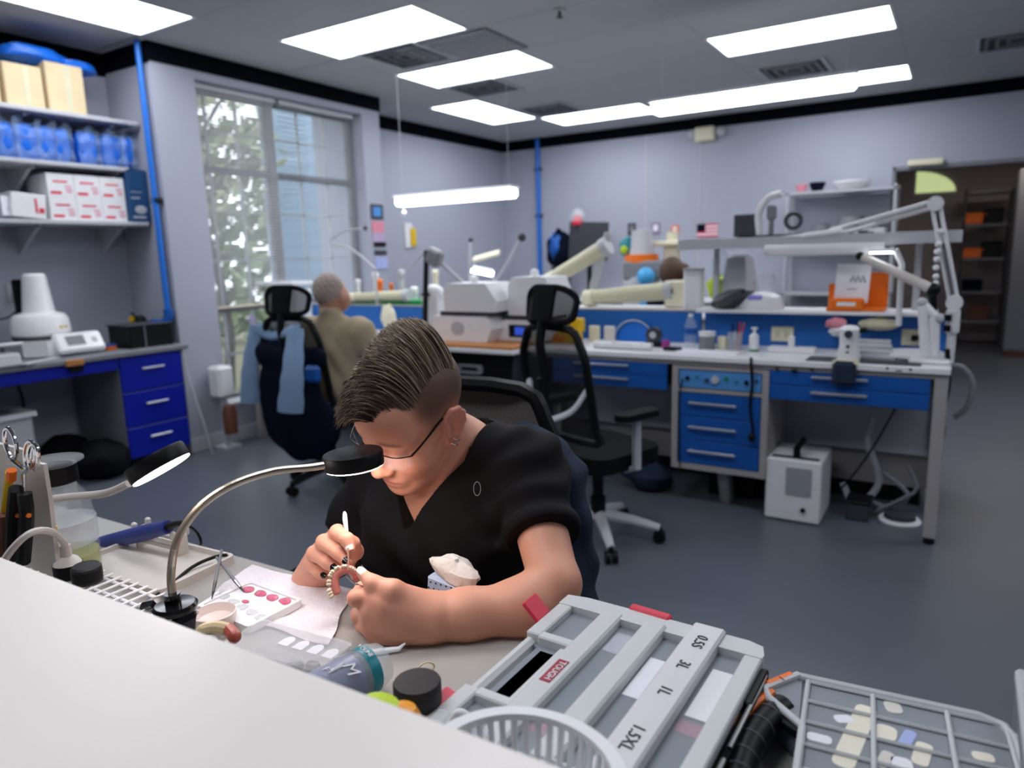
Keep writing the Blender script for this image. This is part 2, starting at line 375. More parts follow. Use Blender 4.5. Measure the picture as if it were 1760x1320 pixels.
for k in range(40): inst('slat', s2, b2, (0, -.22, -.02-k*.0245*1.6))
# outside ------------------------------------------------------------
single('lawn', MB().bb((-25, -6, -.35), (-5.6, 25, -.25)), 'ground', 'dry grassy ground outside the window', 'ground', kind='stuff')
rnd = random.Random(3)
def tree(x, y, h, r, lbl, leafy, mt_='leaf'):
    t = thing('tree', lbl, 'tree', (x, y, -.25), group='trees outside the window')
    tk = MB(); p = [(x+.15*math.sin(k*1.3+y), y+.1*math.cos(k), -.25+h*k/6) for k in range(7)]
    tk.tube(p, [r*(1-.1*k) for k in range(7)], 9)
    for k in range(3):
        q = Vector(p[3+k]); a = rnd.uniform(0, 6.28); e = q+Vector((.8*math.cos(a), .9*math.sin(a), .9)); tk.tube([q, (q+e)/2+Vector((0, 0, .1)), e], [r*.4, r*.3, r*.15], 6)
    part('trunk', tk, 'bark', t)
    lf = MB()
    for k in range(leafy):
        a = rnd.uniform(0, 6.28); rr = rnd.uniform(.1, 1.3); z = rnd.uniform(.45, 1.15)*h
        c = Vector((x+rr*math.cos(a), y+rr*math.sin(a), z)); d = Vector((rnd.gauss(0, 1), rnd.gauss(0, 1), rnd.gauss(0, 1))).normalized(); e = d.orthogonal().normalized(); g = d.cross(e); sz = rnd.uniform(.05, .12)
        lf.add([c-e*sz, c+g*sz*.5, c+e*sz, c-g*sz*.5], [(0, 1, 2, 3)])
    o = part('foliage', lf, mt_, t, smooth=0); o['kind'] = 'stuff'
tree(-7.4, 3.9, 4.2, .09, 'slim tree trunk outside left window pane', 700, 'leaf_light')
tree(-8.6, 4.9, 5, .12, 'pale leaning tree trunk outside middle of window', 900, 'leaf')
tree(-8.0, 5.7, 4.5, .07, 'thin tree outside just right of the window mullion', 600, 'leaf_light')
tree(-10.6, 6.2, 5.5, .16, 'tall tree standing furthest from the window', 2200, 'leaf')
hg = MB()
for k in range(3500):
    c = Vector((rnd.uniform(-13.5, -12.3), rnd.uniform(3, 16), rnd.uniform(-.2, 4.2))); d = Vector((rnd.gauss(0, 1), rnd.gauss(0, 1), rnd.gauss(0, 1))).normalized(); e = d.orthogonal().normalized(); g = d.cross(e); sz = rnd.uniform(.12, .28)
    hg.add([c-e*sz, c+g*sz*.6, c+e*sz, c-g*sz*.6], [(0, 1, 2, 3)])
single('hedge', hg, 'leaf', 'dense green hedge far outside the window', 'hedge', smooth=0, kind='stuff')
nb = thing('neighbour_building', 'blue-grey clapboard building corner outside right half of window', 'building', (-7.0, 7.2, -.25))
for k in range(22): part('board', MB().box((-6.9, 7.35, -.1+k*.16), (1.5, 2.2, .159), .004, Rz(.1)), 'siding', nb)
# ================================================================== CEILING AND WALL FITTINGS
def vent(px, py, w, h, label):
    p = PZ(px, py, CZ-.004); t = thing('ceiling_vent', label, 'vent', (p.x, p.y, CZ-.004), group='ceiling air vents')
    q = lambda a, b: [(-a, -b), (a, -b), (a, b), (-a, b)]
    part('frame', MB().hole_plate(q(w, h), q(w-.03, h-.03), -.014, 0), 'light_grey', t, world=False)
    part('backing', MB().bb((-w+.03, -h+.03, -.006), (w-.03, h-.03, -.002)), 'black', t, world=False)
    for k in range(3):
        s = .78-.25*k; part('vane', MB().hole_plate(q(w*s, h*s), q(w*s-.022, h*s-.022), -.022+.003*k, -.010), 'mid_grey', t, world=False)
vent(700, 95, .28, .28, 'dark louvred ceiling vent beside the nearest window-side light panel')
vent(830, 150, .28, .28, 'dark ceiling vent beyond the second light panel of the window row')
vent(945, 187, .28, .28, 'ceiling vent just above the far-left corner light')
vent(1365, 118, .28, .28, 'ceiling vent above the hanging strip lamp')
vent(1752, 66, .28, .28, 'ceiling vent at the right edge of the picture')
p = PZ(790, 82, CZ-.004); t = thing('return_grille', 'slatted return air grille between two ceiling light panels', 'grille', (p.x, p.y, CZ-.004))
part('frame', MB().hole_plate([(-.42, -.28), (.42, -.28), (.42, .28), (-.42, .28)], [(-.39, -.25), (.39, -.25), (.39, .25), (-.39, .25)], -.012, 0), 'mid_grey', t, world=False)
bl_ = MB().bb((-.39, -.011, -.01), (.39, .011, -.004)).mesh('slat', 'light_grey')
part('backing', MB().bb((-.39, -.25, -.003), (.39, .25, -.001)), 'dark_grey', t, world=False)
for k in range(11): inst('slat', bl_, t, (0, -.235+k*.047, 0))
p = PZ(962, 16, CZ-.004)
t = thing('sprinkler', 'small brass ceiling sprinkler head near the top edge', 'sprinkler', (p.x, p.y, CZ-.004))
part('plate', MB().lathe([(.04, 0), (.036, -.01), (.012, -.014)], n=18), 'light_grey', t, world=False); part('nozzle', MB().lathe([(.01, -.012), (.008, -.04), (.022, -.045), (.022, -.049)], n=12), 'dark_grey', t, world=False)
# hanging strip lamps
def strip(x0, x1, y, z, label, w=.16):
    t = thing('strip_lamp', label, 'hanging lamp', ((x0+x1)/2, y, z), group='hanging strip lamps'); L = (x1-x0)/2
    part('housing', MB().prism([(-w/2, .03), (w/2, .03), (w*.4, .05), (-w*.4, .05)], -L, L, Matrix(((0, 0, 1, 0), (1, 0, 0, 0), (0, 1, 0, 0), (0, 0, 0, 1)))), 'white', t, world=False)
    part('diffuser', MB().bb((-L+.01, -w/2+.006, -.035), (L-.01, w/2-.006, .03), .016), 'panel', t, world=False)
    c = MB()
    for sx in (-.9, .9): c.cyl((sx*L, 0, .06), (sx*L, 0, CZ-z-.004), .0016, n=5)
    part('suspension_cable', c, 'light_grey', t, world=False); return t
a, b = PY(1122, 186, 4.62), PY(1474, 143, 4.62)
strip(a.x, b.x, 4.62, (a.z+b.z)/2, 'long lit strip lamp hanging in front of the far wall band')
a, b = PY(684, 347, 4.45), PY(886, 331, 4.45)
t = strip(a.x, b.x, 4.45, (a.z+b.z)/2, 'lit strip lamp hanging low over the seated man\'s bench', .13)
part('pull_knob', MB().tube([(-.52, .03, 0), (-.52, .03, -.07)], .003, 5).ell((-.52, .03, -.085), .02), 'white', t, world=False)
# emergency light on far wall
p = PY(1213, 230, YF-.05); t = thing('emergency_light', 'cream emergency light box under the dark band of far wall', 'emergency light', tuple(p))
part('box', MB().bb((-.13, -.03, -.08), (.10, .05, .08), .015), 'cream', t, world=False)
for sx in (-.16, .17): part('lamp_head', MB().lathe([(.02, .03), (.05, .0), (.055, -.03), (.045, -.035)], (sx, -.02, .01), 14, Rx(PI/2)), 'light_grey', t, world=False)
# blue air pipes
t = thing('air_pipe', 'bright blue compressed-air pipe running down beside the alcove', 'pipe', (-4.87, 3.045, .98))
part('pipe', MB().cyl((-4.87, 3.045, 1.0), (-4.87, 3.045, CZ-.005), .02), 'pipe_blue', t)
part('clip', MB().bb((-4.90, 3.03, 1.84), (-4.84, 3.09, 1.875), .004), 'black', t)
el = MB().tube(bez([(-4.87, 3.045, 1.09), (-4.87, 3.045, 1.03), (-4.90, 3.02, .985), (-5.0, 3.0, .985)], 12), .034, 12); part('elbow', el, 'blue', t)
part('valve', MB().cyl((-5.0, 3.0, .985), (-5.12, 2.98, .985), .022).ell((-5.1, 2.97, 1.0), (.04, .04, .05)).cyl((-5.10, 2.97, 1.0), (-5.13, 2.92, 1.07), .008), 'black', t)
part('gauge', MB().cyl((-5.15, 2.95, 1.02), (-5.15, 2.92, 1.02), .022), 'yellow', t)
p = PY(923, 262, 8.46)
t = thing('air_pipe', 'blue pipe running down the far wall near the corner', 'pipe', (p.x, 8.47, .9))
part('pipe', MB().cyl((p.x, 8.475, .9), (p.x, 8.475, CZ-.01), .03), 'pipe_blue', t); part('clip', MB().bb((p.x-.045, 8.45, 1.9), (p.x+.045, YF, 1.94)).bb((p.x-.045, 8.45, 2.5), (p.x+.045, YF, 2.54)), 'dark_grey', t)

# ================================================================== ALCOVE
FX = -4.72; CT = .84
ct = thing('counter', 'grey laminate counter with deep blue apron along the alcove wall', 'counter', (-5.05, 1.8, CT-.035))
part('slab', MB().bb((XL+.015, .6, CT-.035), (FX+.02, 3.07, CT), .006), 'mid_grey', ct); part('apron', MB().bb((FX-.02, .6, .725), (FX, 2.555, CT-.035), .003), 'blue_deep', ct)
dc = thing('drawer_cabinet', 'deep blue three-drawer cabinet in the alcove under the grey counter', 'cabinet', ((XL+FX)/2, 2.79, .1))
part('body', MB().bb((XL+.05, 2.56, .1), (FX-.02, 3.02, CT-.036)), 'mid_grey', dc)
for z0, z1 in ((.1, .31), (.318, .555), (.563, .80)):
    d = part('drawer', MB().bb((FX-.02, 2.565, z0), (FX, 3.015, z1), .004), 'blue_deep', dc)
    zc = z0+(z1-z0)*.62; part('handle', MB().box((FX+.016, 2.79, zc), (.012, .16, .014), .004).box((FX+.006, 2.73, zc), (.012, .01, .01)).box((FX+.006, 2.85, zc), (.012, .01, .01)), 'handle', d)
part('foot', MB().cyl((FX-.08, 2.62, 0), (FX-.08, 2.62, .1), .025).cyl((FX-.08, 2.96, 0), (FX-.08, 2.96, .1), .025).cyl((XL+.12, 2.62, 0), (XL+.12, 2.62, .1), .025).cyl((XL+.12, 2.96, 0), (XL+.12, 2.96, .1), .025), 'black', dc)
# wall shelves + brackets
def shelf(z, y0, y1, x1, lbl):
    t = thing('wall_shelf', lbl, 'shelf', ((XL+x1)/2, (y0+y1)/2, z-.028), group='alcove wall shelves')
    part('board', MB().bb((XL, y0, z-.028), (x1, y1, z), .004), 'light_grey', t)
    for y in (1.4, 2.35, 2.9): part('bracket', MB().bb((XL, y, z-.05), (x1-.06, y+.02, z-.028)).add([(XL, y, z-.05), (XL, y, z-.22), (x1-.1, y, z-.05), (XL, y+.02, z-.05), (XL, y+.02, z-.22), (x1-.1, y+.02, z-.05)], [(0, 1, 2), (3, 5, 4), (0, 3, 4, 1), (1, 4, 5, 2)]), 'light_grey', t)
SX = -5.0
shelf(2.405, .9, 3.07, SX, 'top grey wall shelf of the alcove carrying cardboard cartons'); shelf(2.085, .9, 2.96, SX, 'middle grey wall shelf carrying blue plastic bags'); shelf(1.715, .9, 3.06, SX, 'bottom grey wall shelf carrying white and red boxes')
# cartons on top shelf
def carton(px0, px1, lbl):
    a = PX(px0, 185, SX-.03); b = PX(px1, 190, SX-.03); z0 = 2.405; z1 = PX((px0+px1)/2, 112, SX-.03).z
    t = thing('cardboard_carton', lbl, 'carton', (SX-.17, (a.y+b.y)/2, z0), group='cartons on the top shelf')
    part('body', MB().bb((SX-.33, a.y, z0), (SX-.03, b.y, z1), .006), 'cardboard', t)
    part('tape', MB().bb((SX-.0302, (a.y+b.y)/2-.004, z0+.01), (SX-.028, (a.y+b.y)/2+.03, z1-.01)), 'beige', t)
carton(14, 80, 'brown cardboard carton under blue film, left of the two whole ones'); carton(86, 150, 'brown cardboard carton on top shelf nearest the window'); carton(-60, 6, 'brown carton cut by the left picture edge on the top shelf')
bg = MB()
def lump(mb, c, r, seed, n=22, amp=.12, R=None, e=1.0):
    rr = random.Random(seed); ph = [rr.uniform(0, 6.28) for _ in range(9)]; k = n//2; c = Vector(c); vs = []
    for i in range(k+1):
        th = PI*i/k
        for j in range(n):
            fi = 2*PI*j/n; d = 1+amp*(math.sin(3*fi+ph[0]+2*th)+.7*math.sin(5*fi+ph[1])*math.sin(4*th+ph[2])+.5*math.sin(7*th+ph[3]+fi))
            pw = lambda x: math.copysign(abs(x)**e, x)
            p = Vector((r[0]*d*pw(math.sin(th))*pw(math.cos(fi)), r[1]*d*pw(math.sin(th))*pw(math.sin(fi)), r[2]*d*pw(math.cos(th))))
            vs.append(c+(R @ p if R is not None else p))
    return mb.add(vs, [(i*n+j, (i+1)*n+j, (i+1)*n+(j+1) % n, i*n+(j+1) % n) for i in range(k) for j in range(n)])
a = PX(50, 88, SX-.15); lump(bg, (SX-.17, a.y, 2.405+.34+.0), (.15, .19, .055), 1, amp=.07, e=.7); single('plastic_bag', bg, 'bag_blue', 'crumpled blue film bag lying on the left brown carton', 'bag', 'blue film bags')
bg = MB(); a = PX(122, 106, SX-.15); lump(bg, (SX-.17, a.y, 2.405+.315), (.14, .14, .04), 2, amp=.07, e=.7); single('plastic_bag', bg, 'bag_blue', 'crumpled blue film bag lying on the carton nearest the window', 'bag', 'blue film bags')
# blue bags on middle shelf
for k, (px, w) in enumerate(((3, .055), (40, .075), (72, .06), (100, .05), (143, .062), (183, .06), (210, .045))):
    a = PX(px, 240, SX-.12); t = thing('bagged_item', ['blue item in clear bag cut by the left picture edge', 'largest blue bagged item standing on the middle shelf', 'blue bagged item just right of the largest one', 'narrow blue bagged item in middle of the shelf', 'blue bagged item with whitish crinkled front', 'blue bagged item second from the shelf end', 'slim blue bagged item at the window end of middle shelf'][k], 'bag', (SX-.13, a.y, 2.085), group='blue bags on the middle shelf')
    part('contents', lump(MB(), (SX-.13, a.y, 2.085+.115), (.08, w*1.08, .112), 20+k, amp=.035, e=.55), 'bag_blue', t)
    part('film', MB().sheet(lambda u, v, a=a, w=w, k=k: (SX-.045+.012*math.sin(9*u+k)+.01*math.sin(13*v), a.y-w*1.15+2.3*w*u, 2.088+(.235+.02*math.sin(7*u+k))*v), 8, 8, .001), 'bag_film', t)
# white/red boxes on bottom shelf (2 x 3)
def carton_white(y0, y1, z0, z1, lbl):
    t = thing('supply_box', lbl, 'box', (SX-.15, (y0+y1)/2, z0), group='white and red supply boxes'); x = SX-.03
    part('body', MB().bb((SX-.3, y0+.001, z0), (x, y1-.001, z1), .003), 'white', t)
    w = y1-y0; h = z1-z0
    part('print', MB().bb((x, y0+.1*w, z0+.12*h), (x+.001, y0+.5*w, z0+.24*h)).bb((x, y0+.22*w, z0+.62*h), (x+.001, y0+.75*w, z0+.70*h)), 'red', t)
    part('stripe', MB().bb((x, y0+.68*w, z0+.2*h), (x+.001, y0+.9*w, z0+.27*h)).bb((x, y0+.66*w, z0+.32*h), (x+.001, y0+.9*w, z0+.38*h)).bb((x, y0+.64*w, z0+.44*h), (x+.001, y0+.88*w, z0+.5*h)), 'pink', t)
ya = PX(85, 350, SX-.03).y; yb_ = PX(217, 350, SX-.03).y; wz = (yb_-ya)/3; zt = PX(150, 302, SX-.03).z; zm = (1.715+zt)/2
for k in range(3):
    carton_white(ya+k*wz, ya+(k+1)*wz, 1.715, zm, ['white and red box, lower row beside the opened box', 'white and red box, lower row middle', 'white and red box, lower row beside blue carton'][k])
    carton_white(ya+k*wz, ya+(k+1)*wz, zm, zt, ['white and red box, upper row left', 'white and red box, upper row middle', 'white and red box, upper row beside blue carton'][k])
a = PX(55, 345, SX-.02); t = thing('open_box', 'opened white box with red print tilted on the bottom shelf', 'box', (SX-.13, a.y, 1.715))
part('body', MB().box((SX-.12, a.y-.02, 1.715+.085), (.2, .2, .15), .004, Rx(-.08)), 'white', t); part('flap', MB().box((SX-.05, a.y-.13, 1.715+.08), (.004, .12, .12), 0, Rz(.6)), 'paper', t); part('print', MB().box((SX-.018, a.y+.02, 1.8), (.003, .012, .09)).box((SX-.018, a.y+.05, 1.77), (.003, .03, .03)), 'red', t)
a = PX(5, 355, SX-.1); single('plastic_pack', lump(MB(), (SX-.12, a.y, 1.715+.05), (.08, .07, .05), 31), 'bag_film', 'crinkled pale pack at the left edge of the bottom shelf', 'pack')
a = PX(219, 345, SX-.0); b = PX(257, 345, SX-.0); zt2 = PX(238, 292, SX).z
t = thing('blue_carton', 'dark blue carton at the window end of the bottom shelf', 'carton', (SX-.1, (a.y+b.y)/2, 1.715))
M_('blue_box', '1d4a78', .5); part('body', MB().bb((SX-.2, a.y+.01, 1.715), (SX, b.y, zt2), .003), 'blue_box', t); yc = (a.y+b.y)/2
part('print', MB().ell((SX, yc+.01, 1.8), (.002, .045, .03), 14).bb((SX, a.y+.03, 1.74), (SX+.001, b.y-.04, 1.755)).bb((SX, a.y+.03, 1.875), (SX+.001, b.y-.07, 1.885)).bb((SX, a.y+.03, 1.92), (SX+.001, b.y-.05, 1.925)), 'light_grey', t)
# furnace on the counter
u0, u1 = PX(25, 600, -5.0).y, PX(160, 600, -5.0).y; uc = PX(78, 560, -5.08).y; zz = CT
t = thing('dental_furnace', 'white dental furnace with tower lid and small screen on alcove counter', 'furnace', (-5.08, uc, CT))
part('base', MB().prism([(-.21, -.15), (.14, -.15), (.21, -.02), (.14, .15), (-.21, .15)], CT+.01, CT+.11, Matrix.Translation((-5.08, uc, 0)) @ Matrix.Rotation(-.35, 4, 'Z')), 'white_gloss', t)
pr_ = Ry(-.6); pc_ = Vector((-4.885, uc+.10, CT+.08)); pnm = pr_ @ Vector((1, 0, 0)); pup = pr_ @ Vector((0, 0, 1))
pn = part('control_panel', MB().box(pc_, (.05, .30, .145), .015, pr_), 'white_gloss', t)
part('screen', MB().box(pc_+pnm*.026+Vector((0, -.03, 0))+pup*.005, (.004, .115, .07), .001, pr_), 'mid_grey', pn); part('knob', MB().box(pc_+pnm*.027+Vector((0, .09, 0)), (.006, .03, .035), .002, pr_), 'light_grey', pn)
part('chamber', MB().lathe([(.10, .125), (.160, .135), (.172, .15), (.165, .235), (.148, .268), (.11, .282), (0, .287)], (-5.10, uc-.02, CT), 32), 'white_gloss', t)
part('base_gasket', MB().lathe([(.155, .105), (.165, .115), (.165, .135), (.15, .135)], (-5.10, uc-.02, CT), 32), 'dark_grey', t)
part('tower', MB().lathe([(.105, .28), (.10, .30), (.075, .52), (.06, .535), (0, .535)], (-5.12, uc-.01, CT), 24, sy=.9), 'white_gloss', t)
part('rear_spine', MB().bb((-5.24, uc-.10, CT+.05), (-5.20, uc-.04, CT+.5), .01), 'black', t)
part('badge', MB().box((-4.905, uc+.015, CT+.19), (.003, .02, .015)).box((-4.908, uc+.045, CT+.19), (.003, .02, .015)), 'yellow', t)
# wall outlet with plug and cord
p = PX(28, 503, XL); t = thing('wall_outlet', 'wall outlet with black plug behind the furnace', 'outlet', tuple(p))
part('plate', MB().bb((p.x, p.y-.06, p.z-.06), (p.x+.008, p.y+.06, p.z+.06), .003), 'light_grey', t); part('plug', MB().bb((p.x+.005, p.y-.025, p.z-.03), (p.x+.05, p.y+.02, p.z+.0), .008).bb((p.x+.005, p.y-.01, p.z+.0), (p.x+.04, p.y+.045, p.z+.03), .008), 'black', t)
part('cord', MB().tube(bez([(p.x+.05, p.y, p.z-.015), (p.x+.12, p.y-.03, p.z-.06), (p.x+.1, p.y-.1, p.z-.15), (p.x+.06, p.y-.3, p.z-.2), (p.x+.05, p.y-.6, CT+.01)], 20), .006, 6), 'black', t)
# white device at left picture edge
p = PZ(6, 632, CT+.0); t = thing('counter_device', 'white low device with raised lid at left edge of the counter', 'device', (p.x, p.y, CT))
part('body', MB().box((p.x-.05, p.y-.02, CT+.04), (.16, .22, .08), .012), 'white', t); part('lid', MB().box((p.x-.05, p.y-.02, CT+.125), (.18, .26, .02), .006, Ry(-.1)), 'white', t); part('post', MB().cyl((p.x-.1, p.y+.05, CT+.07), (p.x-.1, p.y+.05, CT+.13), .012), 'mid_grey', t)
p = PZ(70, 622, CT); single('scraper', MB().box((p.x, p.y, CT+.006), (.05, .3, .012), .004, Rz(.5)), 'light_grey', 'flat pale tool lying on counter in front of the furnace', 'tool')
# black box
a = PZ(208, 598, CT); b = PZ(300, 592, CT); t = thing('air_filter_box', 'black steel box on the alcove counter below the blue pipe', 'box', (-5.05, 2.86, CT))
part('body', MB().bb((-5.06, 2.70, CT), (-4.80, 3.02, CT+.155), .004), 'black', t); part('lid', MB().bb((-5.07, 2.69, CT+.155), (-4.79, 3.025, CT+.163), .003), 'dark_grey', t); part('seam', MB().bb((-4.801, 2.81, CT+.003), (-4.797, 2.816, CT+.155)), 'mid_grey', t)
t = thing('small_carton', 'tiny blue and orange carton beside the black box', 'carton', (-4.95, 2.62, CT)); part('body', MB().box((-4.93, 2.63, CT+.02), (.06, .06, .04), .002), 'orange', t); part('band', MB().box((-4.93, 2.63, CT+.033), (.061, .061, .014), .002), 'blue', t)
t = thing('edge_clip', 'small orange and black clip on the blue counter apron', 'clip', (FX+.03, 2.28, .74)); part('jaw', MB().bb((FX-.0, 2.22, CT-.045), (FX+.03, 2.33, CT-.005), .004), 'wood', t); part('spring', MB().bb((FX, 2.24, .755), (FX+.02, 2.33, CT-.05), .003), 'black', t)
# below the counter
for k, (px, py, r) in enumerate(((122, 800, (.17, .17, .14)), (185, 805, (.20, .17, .13)))):
    p = PZ(px, py+15, 0); single('duffel_bag', lump(MB(), (p.x-.05, p.y, r[2]*.93), r, 40+k, amp=.07), 'black_soft', ['black bag slumped on floor under the alcove counter', 'black bag on floor beside the deep blue cabinet'][k], 'bag', 'black bags under the counter')
p = PZ(20, 800, .0); t = thing('storage_bin', 'white frame bin under the counter at left edge', 'bin', (-5.0, 1.95, 0)); part('body', MB().bb((-5.3, 1.72, .03), (-4.86, 2.06, .5), .01), 'light_grey', t); part('rim', MB().hole_plate([(-5.32, 1.70), (-4.84, 1.70), (-4.84, 2.08), (-5.32, 2.08)], [(-5.28, 1.74), (-4.88, 1.74), (-4.88, 2.04), (-5.28, 2.04)], .5, .53), 'white', t)
part('caster', MB().cyl((-4.9, 1.78, 0), (-4.9, 1.78, .03), .02).cyl((-4.9, 2.0, 0), (-4.9, 2.0, .03), .02).cyl((-5.25, 1.78, 0), (-5.25, 1.78, .03), .02).cyl((-5.25, 2.0, 0), (-5.25, 2.0, .03), .02), 'black', t)
for k, y in enumerate((2.05, 2.2)): single('wall_cable', MB().tube(bez([(XL+.02, y, .72), (XL+.03, y+.03, .5), (XL+.02, y-.02, .3), (XL+.03, y+.04, .05)], 14), .008, 6), 'black', ['black cable hanging below the counter behind the bin', 'black cable hanging below the counter left of the cabinet'][k], 'cable')
single('floor_hose', MB().tube(bez([(-4.74, 3.035, .82), (-4.68, 3.04, .55), (-4.62, 3.07, .25), (-4.6, 3.1, .02)], 18), .006, 6), 'light_grey', 'thin clear hose hanging at the end of the alcove counter', 'hose')

# ================================================================== OFFICE CHAIRS
def chair(name, lbl, loc, face, matback='mesh_black', armmat='light_grey', head=True, basemat='light_grey', hgt=.46, backrot=0):
    """local +x is the way the chair faces"""
    t = thing(name, lbl, 'chair', (loc[0], loc[1], 0), face, 'office chairs')
    for k in range(5):
        a = 2*PI*k/5+.35; d = Vector((math.cos(a), math.sin(a), 0)); 
        lg = part('leg', MB().tube([d*.03+Vector((0, 0, .13)), d*.18+Vector((0, 0, .105)), d*.30+Vector((0, 0, .075))], [.032, .026, .02], 8, flat=.7), basemat, t, world=False)
        e = d*.30; s = d.cross(Vector((0, 0, 1)))
        part('caster', MB().cyl(e+s*.028+Vector((0, 0, .03)), e+s*.008+Vector((0, 0, .03)), .03, n=14).cyl(e-s*.028+Vector((0, 0, .03)), e-s*.008+Vector((0, 0, .03)), .03, n=14).cyl(e+Vector((0, 0, .05)), e+Vector((0, 0, .08)), .012, n=8), 'black', lg, world=False)
    part('gas_column', MB().cyl((0, 0, .1), (0, 0, hgt-.06), .028).cyl((0, 0, .1), (0, 0, .22), .038), 'black', t, world=False)
    part('mechanism', MB().bb((-.14, -.09, hgt-.085), (.1, .09, hgt-.045), .01), 'black', t, world=False)
    part('seat', MB().prism(rrect(.46, .48, .1, 5), hgt-.045, hgt+.03), 'black_soft', t, world=False)
    bx = -.23
    def bk(v): return bx-.05*math.sin(v*2.4)-.06*v*v+.03
    w = lambda v: .215*(1-.10*max(0, (1-2*v))**2-.42*max(0, (v-.62)/.38)**2.6)
    pts = [(bk(v), s_*w(v), hgt+.10+.52*v) for s_, vs in ((1, np.linspace(0, 1, 9)), (-1, np.linspace(1, 0, 9))) for v in vs]
    pts = bez(pts+[pts[0]], 60)
    part('back_frame', MB().tube(pts, .019, 8), 'black', t, world=False)
    part('back_mesh', MB().sheet(lambda u, v: (bk(v)+.012-.03*(1-(2*u-1)**2), (2*u-1)*w(v), hgt+.10+.52*v), 8, 10, .003), matback, t, world=False)
    part('spine', MB().tube(bez([(-.1, 0, hgt-.06), (-.25, 0, hgt-.03), (-.32, 0, hgt+.15), (-.33, 0, hgt+.40)], 14), [.03]*5+[.024]*10, 8) if False else MB().tube(bez([(-.1, 0, hgt-.06), (-.25, 0, hgt-.03), (-.33, 0, hgt+.15), (-.35, 0, hgt+.40)], 12), .025, 8), 'black', t, world=False)
    for sy in (-1, 1):
        part('back_support', MB().tube(bez([(-.34, sy*.02, hgt+.20), (-.30, sy*.14, hgt+.26), (-.26, sy*.20, hgt+.36)], 10), .018, 8, flat=.6), armmat, t, world=False)
        ar = part('armrest', MB().prism(rrect(.25, .09, .04, 4), hgt+.205, hgt+.235, Matrix.Translation((-.02, sy*.27, 0))), 'black_soft', t, world=False)
        part('arm_post', MB().tube([(-.02, sy*.2, hgt-.05), (-.02, sy*.27, hgt-.03), (-.02, sy*.27, hgt+.2)], [.02, .022, .02], 8), armmat, ar, world=False)
    if head:
        hrs = lambda u, v: Vector((bx-.07-.045*(1-(2*u-1)**2)+.03*v, (2*u-1)*(.145+.02*v), hgt+.635+.15*v+.02*(1-(2*u-1)**2)))
        lp = [hrs(.5+x, .5+y) for x, y in rrect(1, 1, .3, 5)]
        part('headrest', MB().tube(lp+[lp[0]], .015, 8).sheet(lambda u, v: hrs(.3+.4*u, v), 6, 4, .02), 'black_soft', t, world=False); part('headrest_mesh', MB().sheet(lambda u, v: hrs(u*.96+.02, v*.9+.05), 10, 6, .004), 'mesh_black', t, world=False)
        part('headrest_post', MB().tube([(-.33, 0, hgt+.38), (-.36, 0, hgt+.56), (-.33, 0, hgt+.71)], .022, 8), 'black', t, world=False)
    return t
chair('office_chair', 'empty black mesh office chair with headrest in front of the blue drawers', (-1.44, 3.05), math.atan2(.95, .34))
chair('office_chair', 'office chair behind the seated man with a jacket and shirt hung on it', (-3.30, 3.06), math.atan2(.98, -.12), basemat='black', armmat='black')
wc = chair('office_chair', 'dark mesh office chair the woman in black sits on', (-.93, 1.06), -PI/2+.10, head=False, hgt=.48, armmat='black', matback='mesh_solid')

# ================================================================== MAIN BENCH ROW
BT = .85; BF = 3.70; BB = 4.22
bs = bt = thing('workbench', 'long white workbench on a grey steel frame above the blue drawers', 'workbench', (-1.1, 3.95, 0))
part('slab', MB().bb((-2.2, BF, BT-.03), (0, BB, BT), .004), 'bench_top', bt); part('edge_strip', MB().bb((-2.2, BF-.006, BT-.03), (0, BF, BT-.003), .002), 'white_gloss', bt)
part('front_rail', MB().bb((-2.2, BF+.01, .795), (-.005, BF+.04, BT-.031), .003), 'bench_frame', bs); part('side_rail', MB().bb((-.055, BF+.04, .76), (-.005, BB, BT-.031), .003), 'bench_frame', bs)
for x, y in ((-.06, BF+.01), (-.06, BB-.06)):
    lg = part('leg', MB().bb((x, y, .03), (x+.055, y+.055, .80), .004), 'bench_frame', bs); part('foot', MB().cyl((x+.027, y+.027, 0), (x+.027, y+.027, .03), .025, n=14), 'black', lg)
for px in ((1335, 1365, 1395), (1525, 1545, 1565)):
    part('air_hook', MB().cyl(PY(px[0], 633, BF+.01), PY(px[0], 633, BF-.01), .006, n=8).cyl(PY(px[2], 635, BF+.01), PY(px[2], 635, BF-.01), .006, n=8).box(PY(px[1], 637, BF+.003), (.03, .02, .008), .002), 'black', bs)
part('back_panel', MB().bb((-.80, BB-.012, .30), (-.06, BB, .72)), 'light_grey', bs); part('back_panel', MB().bb((-2.2, BB-.012, .30), (-1.3, BB, .72)), 'light_grey', bs)
def handle(mb, x0, x1, y, z): return mb.box(((x0+x1)/2, y-.02, z), (x1-x0, .012, .014), .004).box((x0+.02, y-.01, z), (.01, .02, .01)).box((x1-.02, y-.01, z), (.01, .02, .01))
def wide_drawer(x0, x1, lbl, hx0, hx1):
    t = thing('drawer_unit', lbl, 'drawer', ((x0+x1)/2, BF+.2, .645), group='wide blue drawers under the bench')
    part('box', MB().bb((x0+.01, BF+.04, .66), (x1-.01, BB-.05, .79)), 'dark_grey', t)
    for z0, z1 in ((.722, .792), (.645, .719)):
        d = part('drawer_front', MB().bb((x0, BF+.012, z0), (x1, BF+.032, z1), .003), 'blue', t); part('handle', handle(MB(), hx0, hx1, BF+.012, z0+.05), 'handle', d)
wide_drawer(-.795, -.075, 'wide blue double drawer at the right end of the bench', -.585, -.33)
wide_drawer(-2.05, -1.33, 'wide blue double drawer behind the empty black chair', -1.9, -1.55)
dc = thing('drawer_cabinet', 'grey cabinet with three bright blue drawers and a control strip', 'cabinet', (-1.03, 3.95, .1))
